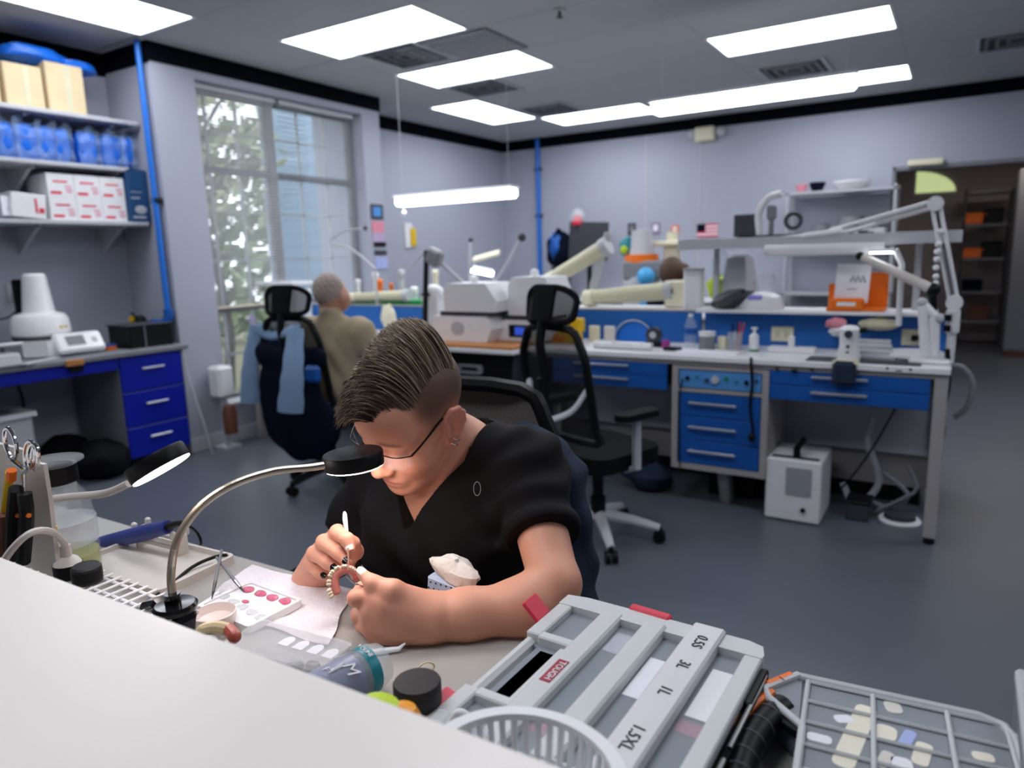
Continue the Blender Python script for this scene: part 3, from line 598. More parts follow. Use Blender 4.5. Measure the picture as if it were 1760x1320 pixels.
part('body', MB().hole_plate([(-1.295, .215), (-.785, .215), (-.785, .79), (-1.295, .79)], [(-1.262, .245), (-.818, .245), (-.818, .775), (-1.262, .775)], BF, BB-.04, Matrix(((1, 0, 0, 0), (0, 0, 1, 0), (0, 1, 0, 0), (0, 0, 0, 1)))).bb((-1.262, BF+.05, .245), (-.818, BB-.04, .775)), 'bench_frame', dc)
for z0, z1 in ((.248, .378), (.382, .512), (.516, .646)):
    d = part('drawer', MB().bb((-1.258, BF+.004, z0), (-.822, BF+.03, z1), .003), 'blue', dc); part('handle', handle(MB(), -1.2, -.94, BF+.004, z0+.075), 'handle', d)
part('divider', MB().bb((-1.262, BF, .650), (-.818, BF+.05, .668)), 'bench_frame', dc)
cp_ = part('control_strip', MB().bb((-1.258, BF+.006, .672), (-.822, BF+.03, .772), .003), 'blue_light', dc)
for k in range(8):
    x = -1.21+k*.052
    if k != 3: part('switch', MB().cyl((x, BF+.006, .725+.008*math.sin(k*2)), (x, BF-.004, .725+.008*math.sin(k*2)), .008 if k % 2 else .011, n=10), ['black', 'teal', 'dark_grey', 'black', 'green', 'teal', 'black', 'dark_grey'][k], cp_)
part('dial', MB().lathe([(.022, 0), (.02, .014), (0, .014)], (-1.06, BF+.006, .725), 16, Rx(PI/2)), 'light_grey', cp_)
part('foot', MB().box((-1.03, 3.86, .10), (.06, .10, .26), .01, Rx(.35)), 'bench_frame', dc); part('plinth', MB().bb((-1.15, 3.95, 0), (-.9, 4.15, .215)), 'black', dc)
t = thing('cabinet_cable', 'black cables hanging down the front of the blue drawer cabinet', 'cable', (-.85, BF-.01, .3))
part('cord', MB().tube(bez([(-.87, BF-.03, BT+.01), (-.868, BF-.035, BT-.03), (-.865, BF-.012, .72), (-.87, BF-.02, .6), (-.85, BF-.03, .48), (-.86, BF-.02, .45)], 22), .008, 6), 'black', t); part('cord', MB().tube(bez([(-1.235, BF-.005, .72), (-1.25, BF-.01, .6), (-1.245, BF-.01, .3), (-1.24, BF-.01, .22)], 16), .004, 6), 'black', t); part('knot', MB().ell((-.855, BF-.025, .44), (.02, .015, .025)), 'black', t)
# air unit under bench
a = PZ(1312, 893, 0); b = PZ(1408, 905, 0)
t = thing('dust_extractor', 'white boxy dust extractor with front grille on the floor', 'dust extractor', (-.64, 3.88, 0))
x0, x1, y0, y1, hz = -.785, -.515, 3.71, 4.05, .335
part('body', MB().bb((x0, y0, .006), (x1, y1, hz), .008), 'white', t)
g = MB(); part('grille', MB().bb((x0+.10, y0-.003, .15), (x0+.225, y0+.002, .295)), 'mid_grey', t)
sm = MB().bb((-.0035, -.003, -.0725), (.0035, .003, .0725)).mesh('grille_bar', 'light_grey')
for k in range(9): inst('grille_bar', sm, t, (x0+.107+k*.0137+.64, y0-.004-3.88, .222))
part('knob', MB().cyl((x0+.19, y0, .075), (x0+.19, y0-.012, .075), .012, n=12), 'black', t); part('top_slot', MB().bb((x0+.02, y0+.03, hz-.004), (x1-.02, y0+.07, hz+.002)), 'black', t)
part('hose_port', MB().cyl((x0+.14, y0+.05, hz), (x0+.14, y0+.05, hz+.05), .018).cyl((x0+.14, y0+.05, hz+.05), (x0+.16, y0+.12, hz+.085), .016), 'black', t)
# hoses, box and ring on floor
for k, (pts, r, m_, lb) in enumerate((
    ([(1500, 715), (1492, 760), (1510, 830), (1470, 868), (1448, 830)], .018, 'light_grey', 'pale corrugated hose hanging under the right end of the bench'),
    ([(1540, 700), (1500, 770), (1455, 830), (1430, 850)], .005, 'black', 'black cable crossing behind the pale hose'),
    ([(1515, 810), (1560, 850), (1530, 872), (1480, 855)], .012, 'mid_grey', 'grey hose loop on the floor under the bench'),
    ([(1560, 800), (1575, 840), (1545, 860), (1500, 880)], .009, 'mid_grey', 'thin grey hose trailing by the right bench leg'))):
    single('hose', MB().tube(bez([PY(x, y, 4.08-.02*k) for x, y in pts], 24), r, 8), m_, lb, 'hose', 'hoses under the bench')
p = PZ(1475, 893, 0); t = thing('foot_box', 'small dark box on floor behind the dust extractor', 'box', (p.x, p.y, 0)); part('body', MB().bb((p.x-.06, p.y-.03, 0), (p.x+.05, p.y+.12, .09), .008), 'dark_grey', t); part('lid', MB().bb((p.x-.065, p.y-.035, .09), (p.x+.055, p.y+.125, .105), .004), 'black', t)
p = PZ(1545, 900, 0); t = thing('foot_pedal', 'round white-rimmed foot pedal beside the right bench leg', 'foot pedal', (p.x, p.y+.03, 0)); part('base', MB().lathe([(.095, 0), (.1, .012), (.09, .022), (.0, .022)], (p.x, p.y+.03, 0), 24), 'white', t); part('dome', MB().lathe([(.075, .022), (.07, .045), (.0, .06)], (p.x, p.y+.03, 0), 24), 'dark_grey', t)
p = PZ(1110, 850, 0); t = thing('floor_bag', 'dark blue bag lying on floor beside the empty chair', 'bag', (p.x, p.y, 0)); part('body', lump(MB(), (p.x-.02, p.y+.1, .09), (.15, .11, .085), 51), 'denim', t); part('strap', MB().tube(bez([(p.x-.1, p.y+.1, .15), (p.x, p.y+.06, .24), (p.x+.09, p.y+.1, .13)], 12), .01, 6), 'navy', t)
# hose + cables at the right end
single('side_hose', MB().tube(bez([PY(1632, 628, 3.9), PY(1655, 632, 3.9), PY(1672, 660, 3.9), PY(1662, 700, 3.9), PY(1640, 718, 3.9)], 20), .013, 8), 'mid_grey', 'translucent hose looping beyond the right end of the bench', 'hose', 'hoses under the bench')
t = thing('hanging_handpiece', 'black cables with plug dangling at the right bench end', 'cable', (0, 3.9, .4)); part('cord', MB().tube(bez([PY(1628, 600, 3.85), PY(1630, 660, 3.85), PY(1622, 700, 3.85), PY(1618, 735, 3.85)], 16), .012, 6), 'black', t); part('plug', MB().cyl(PY(1618, 732, 3.85), PY(1616, 752, 3.85), .02, n=10), 'black', t)

# mid section with wood board and dark drawers
t = thing('dark_drawer_bench', 'dark grey drawer bench with wooden board and machines on top', 'bench', (-2.85, 3.85, 0))
part('top', MB().bb((-3.4, 3.52, BT-.03), (-2.21, BB, BT-.002), .004), 'bench_top', t)
part('wood_board', MB().bb((-3.1, 3.53, BT-.002), (-2.22, 4.0, BT+.018), .004), 'wood', t)
part('body', MB().bb((-3.3, 3.60, .1), (-2.25, BB-.03, BT-.031)), 'dark_grey', t)
for z0, z1 in ((.12, .36), (.37, .6), (.61, .81)):
    d = part('drawer', MB().bb((-3.28, 3.58, z0), (-2.27, 3.6, z1), .003), 'black', t)
    part('handle', MB().hole_plate(rrect(.2, .06, .02, 3), rrect(.14, .025, .01, 3), 3.565, 3.58, Matrix(((1, 0, 0, -2.57), (0, 0, 1, 0), (0, 1, 0, (z0+z1)/2), (0, 0, 0, 1)))), 'mid_grey', d)
# man's bench (left)
t = thing('mans_bench', 'white topped bench with blue end drawers where the man sits', 'bench', (-4.1, 3.9, 0))
part('top', MB().bb((-4.79, 3.62, BT-.03), (-3.41, BB, BT), .004), 'bench_top', t); d = part('drawer', MB().bb((-4.76, 3.63, .66), (-4.2, 3.66, BT-.03), .004), 'blue', t); part('handle', handle(MB(), -4.6, -4.35, 3.63, .74), 'handle', d)
for x in (-4.77, -3.5): part('leg', MB().bb((x, 3.64, 0), (x+.05, 3.69, BT-.03), .003), 'bench_frame', t)
p = PX(381, 660, -4.72); t = thing('waste_bin', 'white bin on a stand by the window end of the bench', 'bin', (-4.72, p.y, 0))
part('body', MB().box((-4.72, p.y, .52), (.14, .14, .24), .02), 'white', t)
part('stand', MB().cyl((-4.72, p.y, 0), (-4.72, p.y, .40), .02).bb((-4.79, p.y-.07, 0), (-4.65, p.y+.07, .02)), 'light_grey', t); part('jar', MB().lathe([(.05, .1), (.055, .25), (.04, .32)], (-4.66, p.y+.0, .02), 16), 'brown', t)
# backsplash panels
for k, (x0, x1, lb) in enumerate(((-4.7, -3.45, 'blue backsplash panel behind the man'), (-3.4, -2.25, 'blue backsplash panel behind the white machines'), (-2.2, -1.3, 'blue backsplash panel behind the empty chair'), (-1.28, 0, 'blue backsplash panel with outlets under the right shelf'))):
    t = thing('backsplash', lb, 'panel', ((x0+x1)/2, BB+.01, BT), group='blue bench backsplashes'); part('panel', MB().bb((x0, BB, BT-.03), (x1, BB+.02, BT+.19), .003), 'blue_panel', t); part('cap', MB().bb((x0, BB-.004, BT+.19), (x1, BB+.024, BT+.2)), 'bench_frame', t)
def outlet(px, py, lbl, plug=False):
    p = PY(px, py, BB); t = thing('bench_outlet', lbl, 'outlet', tuple(p)); part('plate', MB().box((0, -.006, 0), (.12, .01, .085), .003), 'cream', t, world=False)
    part('socket', MB().box((-.025, -.012, 0), (.03, .004, .04)).box((.025, -.012, 0), (.03, .004, .04)), 'beige', t, world=False)
    if plug: part('plug', MB().box((0, -.03, 0), (.03, .04, .03), .005).box((.03, -.03, .005), (.03, .03, .03), .005), 'black', t, world=False)
outlet(1345, 574, 'cream outlet plate on blue backsplash behind the pump bottle'); outlet(1572, 580, 'cream outlet plate with black plug near bench end', True)
# ================================================================== RIGHT BENCH SHELVES AND WHAT STANDS THERE
t = thing('bench_shelf', 'long grey upper shelf over the right end of the bench', 'shelf', (-.68, 4.25, 1.43))
part('board', MB().bb((-1.40, 4.08, 1.43), (.0, 4.36, 1.462), .004), 'light_grey', t); part('front_lip', MB().bb((-1.40, 4.065, 1.408), (.0, 4.08, 1.467), .002), 'light_grey', t)
for x in (-1.25, -.2): part('post', MB().bb((x, 4.27, BT), (x+.03, 4.30, 1.43), .003), 'light_grey', t)
t = thing('bench_shelf', 'white middle shelf above the blue backsplash', 'shelf', (-.68, 4.25, 1.04)); part('board', MB().bb((-1.30, 4.10, 1.045), (-.08, 4.36, 1.065), .004), 'white', t)
for x in (-1.28, -.70, -.12): part('bracket', MB().bb((x, 4.24, BT+.2), (x+.02, 4.36, 1.045)), 'dark_grey', t)
t = thing('bench_shelf', 'pale second-row bench cover with suction box behind the empty chair', 'shelf', (-1.8, 4.4, 1.0)); part('board', MB().bb((-2.45, 4.27, 1.02), (-1.36, 4.6, 1.045), .004), 'white', t)
for x in (-2.4, -1.9, -1.4): part('bracket', MB().bb((x, 4.27, BT), (x+.02, 4.36, 1.02)), 'dark_grey', t)
t = thing('second_bench', 'second bench row standing back to back behind the main bench', 'bench', (-2.2, 4.6, 0)); part('top', MB().bb((-4.7, 4.27, BT-.03), (-.02, 4.85, BT-.001), .004), 'bench_top', t); part('body', MB().bb((-4.7, 4.27, .1), (-.04, 4.7, BT-.03)), 'bench_frame', t); part('plinth', MB().bb((-4.6, 4.3, 0), (-.1, 4.6, .1)), 'black', t)
# tube lamp under shelf
a, b = PY(1315, 430, 4.05), PY(1520, 425, 4.05); t = thing('tube_lamp', 'white tube task lamp fixed under the upper bench shelf', 'lamp', ((a.x+b.x)/2, 4.05, a.z))
part('housing', MB().tube([a, b], .028, 12), 'white', t); part('diffuser', MB().tube([a+Vector((.02, -.004, -.012)), b+Vector((-.02, -.004, -.012))], .022, 10), 'white_gloss', t); part('mount', MB().bb((a.x+.1, 4.06, a.z+.02), (a.x+.14, 4.1, 1.43)).bb((b.x-.14, 4.06, b.z+.02), (b.x-.1, 4.1, 1.43)), 'light_grey', t)
a = PY(1515, 433, 3.98); t = thing('task_lamp', 'small lit lamp head under the right end of the shelf', 'lamp', tuple(a)); part('shell', MB().box(a+Vector((0, 0, .008)), (.12, .06, .02), .008), 'white', t); part('diffuser', MB().box(a+Vector((0, 0, -.004)), (.1, .05, .006), .002), 'panel', t); part('arm', MB().tube([a+Vector((.06, 0, .01)), a+Vector((.09, .03, -.06)), a+Vector((.09, .1, -.37))], .014, 8), 'white', t)
# beige boom
a, b = PY(1478, 440, 3.95), PY(1604, 498, 3.95); t = thing('suction_boom', 'thick beige tubular arm slanting down below the upper shelf', 'lamp arm', tuple(b)); part('tube', MB().tube([a, b], [.019, .026], 12), 'beige_light', t); part('joint', MB().ell(b, .034).ell(a, .022), 'black', t); part('clamp', MB().cyl(b, (b.x+.02, 4.0, BT), .018), 'black', t)
# white spring arm lamp
j0, j1, j2 = PY(1640, 520, 4.0), PY(1608, 350, 4.0), PY(1425, 402, 4.1)
t = thing('arm_lamp', 'tall white spring-arm lamp clamped to the right bench end', 'lamp', (j0.x-.01, 4.0, BT))
for k, (a, b) in enumerate(((j0, j1), (j1, j2))):
    for d in (-.016, .016):
        n = (b-a).normalized().cross(Vector((0, 1, 0))); part('arm_rod', MB().tube([a+n*d, b+n*d], .009, 8), 'white', t)
    part('spring', MB().tube([a.lerp(b, .1)+Vector((0, -.02, 0)), a.lerp(b, .55)+Vector((0, -.02, 0))], .006, 8), 'steel', t)
part('joint', MB().cyl(j1-Vector((0, .03, 0)), j1+Vector((0, .03, 0)), .034).cyl(j0-Vector((0, .03, 0)), j0+Vector((0, .03, 0)), .036), 'white', t)
part('head', MB().box(j2+Vector((-.03, 0, 0)), (.2, .1, .035), .012, Ry(-.1)).tube([j2, j2+Vector((-.32, 0, -.02))], .012, 8), 'white', t)
part('base', MB().box((j0.x, 4.0, j0.z-.09), (.06, .07, .14), .02).cyl((j0.x, 4.0, BT-.02), (j0.x, 4.0, j0.z-.05), .02), 'white', t); part('bracket', MB().box((j0.x-.02, 3.96, j0.z-.07), (.03, .02, .03)).box((j0.x-.02, 3.96, j0.z-.12), (.03, .02, .03)), 'black', t)
bd = thing('bead_string', 'string of white beads hanging beside the white arm lamp', 'bead string', tuple(PY(1612, 460, 3.97)))
bm_ = MB().ell((0, 0, 0), .015, 10).mesh('bead', 'white_gloss')
for k, (x, y) in enumerate(((1617, 398), (1613, 420), (1611, 433), (1610, 446), (1609, 460), (1609, 475), (1609, 487))): inst('bead', bm_, bd, PY(x, y, 3.97)-Vector(bd.location))
# white articulated handpiece stand at bench end
t = thing('handpiece_stand', 'white two-legged articulated stand on the bench end', 'stand', tuple(PZ(1600, 612, BT)))
k0, k1, k2, k3 = PY(1590, 606, 3.82), PY(1585, 520, 3.82), PY(1612, 548, 3.82), PY(1606, 610, 3.82)
part('arm', MB().tube([k0, k1], [.022, .02], 10), 'white_gloss', t); part('arm', MB().tube([k1, k2], .018, 10), 'white_gloss', t); part('arm', MB().tube([PY(1606, 545, 3.82), k3], [.024, .02], 10), 'white_gloss', t); part('joint', MB().ell(k1, .024).ell(k2, .026), 'light_grey', t); part('foot', MB().box((k0.x+.02, 3.83, BT+.012), (.17, .1, .024), .008), 'white_gloss', t)
p = PZ(1578, 618, BT); single('round_plate', MB().lathe([(.0, 0), (.12, 0), (.135, .012), (.135, .03), (.12, .034), (0, .028)], (p.x-.02, p.y+.05, BT), 30), 'white', 'round white plate stack on the right end of the bench', 'plate')
# bench handpiece vise with blue pad
p = PY(1460, 580, 3.76); t = thing('bench_vise', 'white bench vise with blue pad clamped to the front edge', 'vise', (p.x, 3.74, BT))
part('body', MB().lathe([(.05, 0), (.055, .03), (.042, .08), (.046, .13), (.05, .16), (.03, .175), (0, .18)], (p.x, 3.76, BT), 20), 'white', t); part('hole', MB().cyl((p.x, 3.705, BT+.14), (p.x, 3.72, BT+.14), .018, n=14).cyl((p.x, 3.71, BT+.08), (p.x, 3.72, BT+.08), .008, n=10).cyl((p.x, 3.71, BT+.05), (p.x, 3.72, BT+.05), .008, n=10), 'dark_grey', t); part('screw', MB().cyl((p.x+.03, 3.75, BT+.15), (p.x+.075, 3.75, BT+.16), .012, n=10), 'black', t)
part('pad', MB().box((p.x-.005, BF-.03, BT-.045), (.105, .04, .12), .018), 'denim', t, 'blue pad'); part('pad_rim', MB().lathe([(.062, -.02), (.064, 0), (.055, .012)], (p.x-.005, 3.72, BT), 20), 'beige', t)
# orange box with paper bag
p = PZ(1470, 528, 1.065); t = thing('orange_bin', 'bright orange open bin on the middle shelf', 'bin', (p.x, 4.2, 1.065))
part('front', MB().box((p.x-.01, 4.12, 1.065+.035), (.17, .05, .07), .012), 'orange', t); part('back', MB().box((p.x+.09, 4.28, 1.065+.10), (.16, .02, .2), .006).box((p.x-.06, 4.26, 1.065+.07), (.12, .02, .14), .006), 'orange', t); part('base', MB().box((p.x+.03, 4.2, 1.065+.01), (.28, .18, .02), .005), 'orange', t); part('painted_glare', MB().box((p.x-.01, 4.094, 1.065+.04), (.09, .002, .02)), 'white', t)  # white strip on the front stands in for glare on the orange plastic
pb = PY(1465, 487, 4.16); t = thing('paper_sheet', 'white note sheet with dark handwriting standing in orange bin', 'note', (pb.x, 4.16, 1.08)); part('sheet', MB().box((pb.x, 4.165, pb.z), (.165, .004, .20), .001, Ry(.05)), 'paper', t); part('scribble', MB().tube([Vector((pb.x-.01+.012*k, 4.159, pb.z+.02+(.018 if k % 2 else -.012)+.004*math.sin(k*3))) for k in range(7)], .003, 5).box((pb.x, 4.16, pb.z-.03), (.05, .002, .003)), 'dark_grey', t)
# white mixer with screen
p = PZ(1325, 525, 1.065); t = thing('mixer_device', 'rounded white device with violet display on middle shelf', 'device', (p.x, 4.2, 1.065)); part('body', MB().lathe([(.125, 0), (.13, .02), (.11, .07), (.06, .095), (0, .1)], (p.x, 4.2, 1.065), 28, sy=.75), 'white_gloss', t); M_('violet', '8f8fe0', .3); part('display', MB().box((p.x-.015, 4.12, 1.065+.07), (.08, .02, .03), .008, Rx(-.6)), 'violet', t); part('bowl', MB().lathe([(.05, .09), (.06, .13), (.06, .17), (.045, .2)], (p.x+.01, 4.24, 1.065), 18), 'frost_thin', t)
p = PZ(1250, 533, 1.065); single('grey_pouch', lump(MB(), (p.x+.0, 4.16, 1.065+.055), (.12, .07, .05), 61, R=Ry(-.35)), 'dark_grey', 'dark grey cloth pouch slumped over the shelf end', 'pouch')
p = PY(1270, 470, 4.4); t = thing('paper_sack', 'pale tall paper sack behind the grey pouch', 'sack', (p.x, 4.42, 1.046)); part('body', MB().lathe([(.13, 0), (.12, .1), (.08, .31), (.0, .31)], (p.x, 4.42, 1.046), 4, Rz(.6)), 'light_grey', t, smooth=0); part('fold', MB().box((p.x, 4.42, 1.36), (.1, .02, .03), .004), 'light_grey', t); 
p = PY(1193, 490, 4.3); t = thing('suction_column', 'white square column standing on the bench by the suction trunk', 'column', (p.x, 4.3, BT)); part('column', MB().bb((p.x-.055, 4.26, BT+.19), (p.x+.055, 4.34, 1.29), .008), 'white', t); part('cap', MB().bb((p.x-.06, 4.255, 1.29), (p.x+.06, 4.345, 1.30), .004), 'light_grey', t)
p = PY(1230, 470, 4.32); t = thing('green_cloth', 'bright green and clear bag of cloths beside the white column', 'bag', (p.x, 4.4, 1.046)); part('cloth', lump(MB(), (p.x, 4.4, 1.046+.12), (.07, .05, .08), 63), 'lime', t); part('film', lump(MB(), (p.x+.02, 4.4, 1.046+.22), (.07, .05, .13), 64), 'bag_film', t)
# items on the top shelf
def topitem(px): return PY(px, 405, 4.22)
p = topitem(1325); t = thing('articulator', 'white dental articulator frame on the upper shelf', 'articulator', (p.x, 4.22, 1.462))
part('arch', MB().tube(bez([(p.x-.06, 4.22, 1.47), (p.x-.07, 4.22, 1.60), (p.x-.02, 4.22, 1.68), (p.x+.05, 4.22, 1.70)], 18), .02, 8), 'white', t); part('clamp', MB().box((p.x+.0, 4.22, 1.60), (.05, .04, .08), .01).cyl((p.x, 4.22, 1.462), (p.x, 4.22, 1.58), .014), 'mid_grey', t); part('ring', MB().tube([(p.x+.12+.04*math.cos(a), 4.2, 1.55+.04*math.sin(a)) for a in np.linspace(0, 2*PI, 16)], .012, 8), 'dark_grey', t); part('base', MB().bb((p.x-.09, 4.16, 1.462), (p.x+.16, 4.28, 1.48), .004), 'dark_grey', t)
p = topitem(1280); t = thing('dark_screen', 'small dark screen standing on the left end of the upper shelf', 'screen', (p.x, 4.25, 1.462)); part('panel', MB().bb((p.x-.07, 4.24, 1.475), (p.x+.07, 4.26, 1.60), .004), 'dark_grey', t); part('foot', MB().bb((p.x-.04, 4.2, 1.462), (p.x+.04, 4.3, 1.475), .003), 'black', t)
# small bench objects
def bottle(name, px, y, prof, m1, lbl, cat, cap=None, capm='white', z=BT, band=None, bandm='blue'):
    p = PY(px, 560, y); t = thing(name, lbl, cat, (p.x, y, z)); part('body', MB().lathe(prof, (p.x, y, z), 18), m1, t)
    if cap: part('cap', MB().lathe(cap, (p.x, y, z), 14), capm, t)
    if band: part('label_band', MB().lathe(band, (p.x, y, z), 18), bandm, t)
    return t
bottle('water_bottle', 1187, 4.0, [(.0, 0), (.034, 0), (.034, .13), (.02, .17), (.013, .18)], 'clear', 'clear water bottle with blue label on the bench', 'bottle', [(.014, .178), (.014, .195), (0, .195)], 'white', band=[(.0345, .08), (.0345, .115)])
bottle('lidded_jar', 1216, 3.98, [(0, 0), (.045, 0), (.045, .075)], 'mid_grey', 'grey jar with white lid beside the water bottle', 'jar', [(.047, .075), (.047, .10), (0, .1)])
pc = bottle('pen_cup', 1264, 4.0, [(.0, 0), (.036, 0), (.042, .1), (.04, .1), (.034, .005)], 'frost_thin', 'clear cup full of pens on the bench', 'cup')
for k in range(7):
    x = pc.location.x+.018*math.cos(k*2.3); y = 4.0+.018*math.sin(k*2.3); tp = MB().cyl((x, y, BT+.006), (x+.03*math.cos(k*2.3), y+.02*math.sin(k*2.3), BT+.15), .004, n=8)
    single('pen', tp, ['red', 'blue', 'navy', 'green', 'blue', 'black', 'red'][k], ['red pen leaning left in the clear cup', 'bright blue pen in the clear cup', 'navy pen in the clear cup', 'green pen in the clear cup', 'blue pen at the back of the clear cup', 'black pen in the clear cup', 'red pen at the right of the clear cup'][k], 'pen', 'pens in the cup')
bottle('pump_bottle', 1297, 3.98, [(0, 0), (.026, 0), (.026, .085), (.01, .1)], 'white', 'white pump bottle with green base on the bench', 'bottle', [(.008, .1), (.008, .12), (.018, .122), (.018, .13), (0, .13)], band=[(.0265, 0), (.0265, .012)], bandm='green')
bottle('mustard_jar', 1243, 4.02, [(0, 0), (.03, 0), (.03, .07), (.0, .07)], 'cream', 'cream cardboard tube left of the pen cup', 'jar')
p = PZ(1090, 587, BT); t = thing('blue_tray', 'bright blue half-round tray leaning on the backsplash', 'tray', (p.x, 4.17, BT)); part('disc', MB().prism([(0.115*math.cos(a), .115*math.sin(a)) for a in np.linspace(0, PI, 20)], -.006, .006, Matrix(((1, 0, 0, p.x), (0, .15, 1, 4.17), (0, 1, 0, BT), (0, 0, 0, 1)))), 'pipe_blue', t); part('wire_rim', MB().tube([(p.x+.135*math.cos(a), 4.15, BT+.135*math.sin(a)) for a in np.linspace(0, PI, 20)], .004, 6), 'light_grey', t)
p = PZ(1140, 590, BT); t = thing('tape_roll', 'dark round camera-like tape dispenser on bench', 'dispenser', (p.x, 3.98, BT)); part('wheel', MB().lathe([(.012, -.02), (.045, -.02), (.045, .02), (.012, .02)], (p.x, 3.98, BT+.07), 20, Rx(PI/2)), 'dark_grey', t); part('hub', MB().lathe([(0, -.024), (.02, -.024), (.02, .024), (0, .024)], (p.x, 3.98, BT+.07), 14, Rx(PI/2)), 'light_grey', t); part('base', MB().bb((p.x-.05, 3.95, BT), (p.x+.06, 4.01, BT+.03), .006), 'black', t)
p = PZ(1163, 590, BT); single('purple_pot', MB().lathe([(0, 0), (.022, 0), (.026, .03), (.02, .045), (0, .045)], (p.x+.01, 3.95, BT), 14), mat('magenta', 'a03a8a', .4), 'small purple pot beside the tape dispenser', 'pot')
p = PZ(1170, 597, BT); single('black_wallet', MB().box((p.x, 3.85, BT+.01), (.10, .06, .02), .008, Rz(-.1)), 'black', 'flat black case lying on the bench edge', 'case')
p = PZ(1090, 600, BT); t = thing('towel_roll', 'white rolled towel with dark pattern along the bench edge', 'towel', (p.x-.03, 3.79, BT)); part('roll', MB().tube([(p.x-.24, 3.80, BT+.022), (p.x+.12, 3.80, BT+.022)], .022, 12), 'white', t); part('print', MB().tube([(p.x-.12, 3.789, BT+.036), (p.x-.02, 3.785, BT+.03), (p.x+.07, 3.79, BT+.036)], .005, 6), 'black', t)
for k, (px, m1, lb) in enumerate(((1022, 'cream', 'yellowish note pack on the bench near the chair headrest'), (1048, 'green', 'pale green striped bottle on the bench behind the chair'))):
    p = PY(px, 575, 4.1); single('bench_pack', MB().box((p.x, 4.1, BT+.05), (.07, .03, .1), .006), m1 if k == 0 else 'beige_light', lb, 'pack')
t = thing('yellow_box', 'bright yellow box seen through the empty chair back', 'box', (PY(970, 580, 4.0).x, 4.0, BT)); p = PY(970, 580, 4.0); part('body', MB().bb((p.x-.11, 3.93, BT), (p.x+.11, 4.05, BT+.06), .008), 'yellow', t); part('top_box', MB().bb((p.x+.0, 4.0, BT+.061), (p.x+.11, 4.08, BT+.15), .006), 'yellow', t); part('label', MB().bb((p.x-.08, 3.928, BT+.012), (p.x+.04, 3.931, BT+.045)), 'orange', t)
# white grid tray, mat, papers near bench end
p = PZ(1500, 603, BT); t = thing('grey_block_tray', 'stepped pale grey block tray on the bench behind the vise', 'tray', (p.x, 3.95, BT))
for k in range(4): part('step', MB().bb((p.x-.13+.012*k, 3.86+.05*k, BT), (p.x+.13-.012*k, 3.905+.05*k, BT+.02+.02*k), .004), 'light_grey', t)
p = PZ(1400, 607, BT); single('cutting_mat', MB().bb((-.62, 3.72, BT), (-.12, 3.88, BT+.003)), 'dark_grey', 'dark work mat along the bench edge under the vise', 'mat')
p = PZ(1385, 590, BT); t = thing('white_rack', 'white low rack with upright post on the bench', 'rack', (p.x, 4.0, BT)); part('base', MB().box((p.x, 4.0, BT+.015), (.24, .09, .03), .005), 'white', t); part('post', MB().box((p.x, 3.98, BT+.05), (.03, .03, .08), .004), 'white', t)
single('paper_stack', MB().box((PZ(1230, 600, BT).x, 3.83, BT+.003), (.34, .16, .006), .001, Rz(.03)), 'paper', 'white papers spread on the bench above blue cabinet', 'paper')
p = PY(1520, 540, 4.16); single('beige_cushion', lump(MB(), (p.x-.02, 4.15, 1.0), (.1, .04, .035), 66, amp=.04), 'beige', 'beige soft roll tucked under the middle shelf', 'roll')
p = PY(1440, 545, 4.16); t = thing('pink_model', 'pink and white plaster model under the middle shelf', 'model', (p.x, 4.12, 1.0)); part('gum', lump(MB(), (p.x, 4.12, 1.0), (.05, .03, .03), 67), 'pink', t); part('stone', lump(MB(), (p.x+.02, 4.13, .96), (.06, .035, .03), 68), 'white', t)

# ================================================================== MACHINES LEFT OF THE EMPTY CHAIR
def machine(x0, x1, y, z, h1, h2, lbl, scr):
    t = thing('milling_unit', lbl, 'machine', ((x0+x1)/2, y+.15, z)); c = (x0+x1)/2; w = (x1-x0)
    part('base', MB().prism([(-w/2, 0), (w*.42, 0), (w*.5, .5*h1), (w*.4, h1), (-w/2, h1)], 0, .3, Matrix(((1, 0, 0, c), (0, 0, 1, y), (0, 1, 0, z), (0, 0, 0, 1)))), 'white_gloss', t)
    part('lid', MB().prism([(-w*.42, h1+.03), (w*.45, h1+.03), (w*.48, h1+.1), (w*.3, h2), (-w*.34, h2), (-w*.42, h2-.05)], .01, .3, Matrix(((1, 0, 0, c+.05), (0, 0, 1, y), (0, 1, 0, z), (0, 0, 0, 1)))), 'white', t)
    part('lid_knob', MB().lathe([(.03, 0), (.026, .04), (0, .05)], (c+.03, y+.12, z+h2), 14), 'white', t); part('gap', MB().bb((c-w*.4, y+.02, z+h1), (c+w*.45, y+.28, z+h1+.03)), 'dark_grey', t); return t, c
x0, x1 = PY(752, 570, 3.72).x, PY(850, 570, 3.72).x
t, c = machine(x0, x1, 3.68, BT+.018, .16, .37, 'white hinged-lid machine with round emblem on the wooden board', 0)
part('emblem', MB().prism([(.05*math.cos(a)*(1.1 if k else 1), .045*math.sin(a)) for k, a in enumerate(np.linspace(0, 2*PI, 14)[:-1])], -.002, .002, Matrix(((1, 0, 0, c-.03), (0, 0, 1, 3.68), (0, 1, 0, BT+.1), (0, 0, 0, 1)))), 'light_grey', t)
x0, x1 = PY(858, 565, 3.85).x, PY(945, 565, 3.85).x
t, c = machine(x0, x1, 3.83, BT+.018, .13, .40, 'taller white machine with blue display left of the empty chair', 1)
part('display_bezel', MB().bb((c-.1, 3.822, BT+.04), (c+.07, 3.83, BT+.12), .004), 'black', t); part('display', MB().bb((c-.05, 3.818, BT+.055), (c+.05, 3.824, BT+.105)), mat('screen_blue', '3355d0', .3, emit=.5), t)
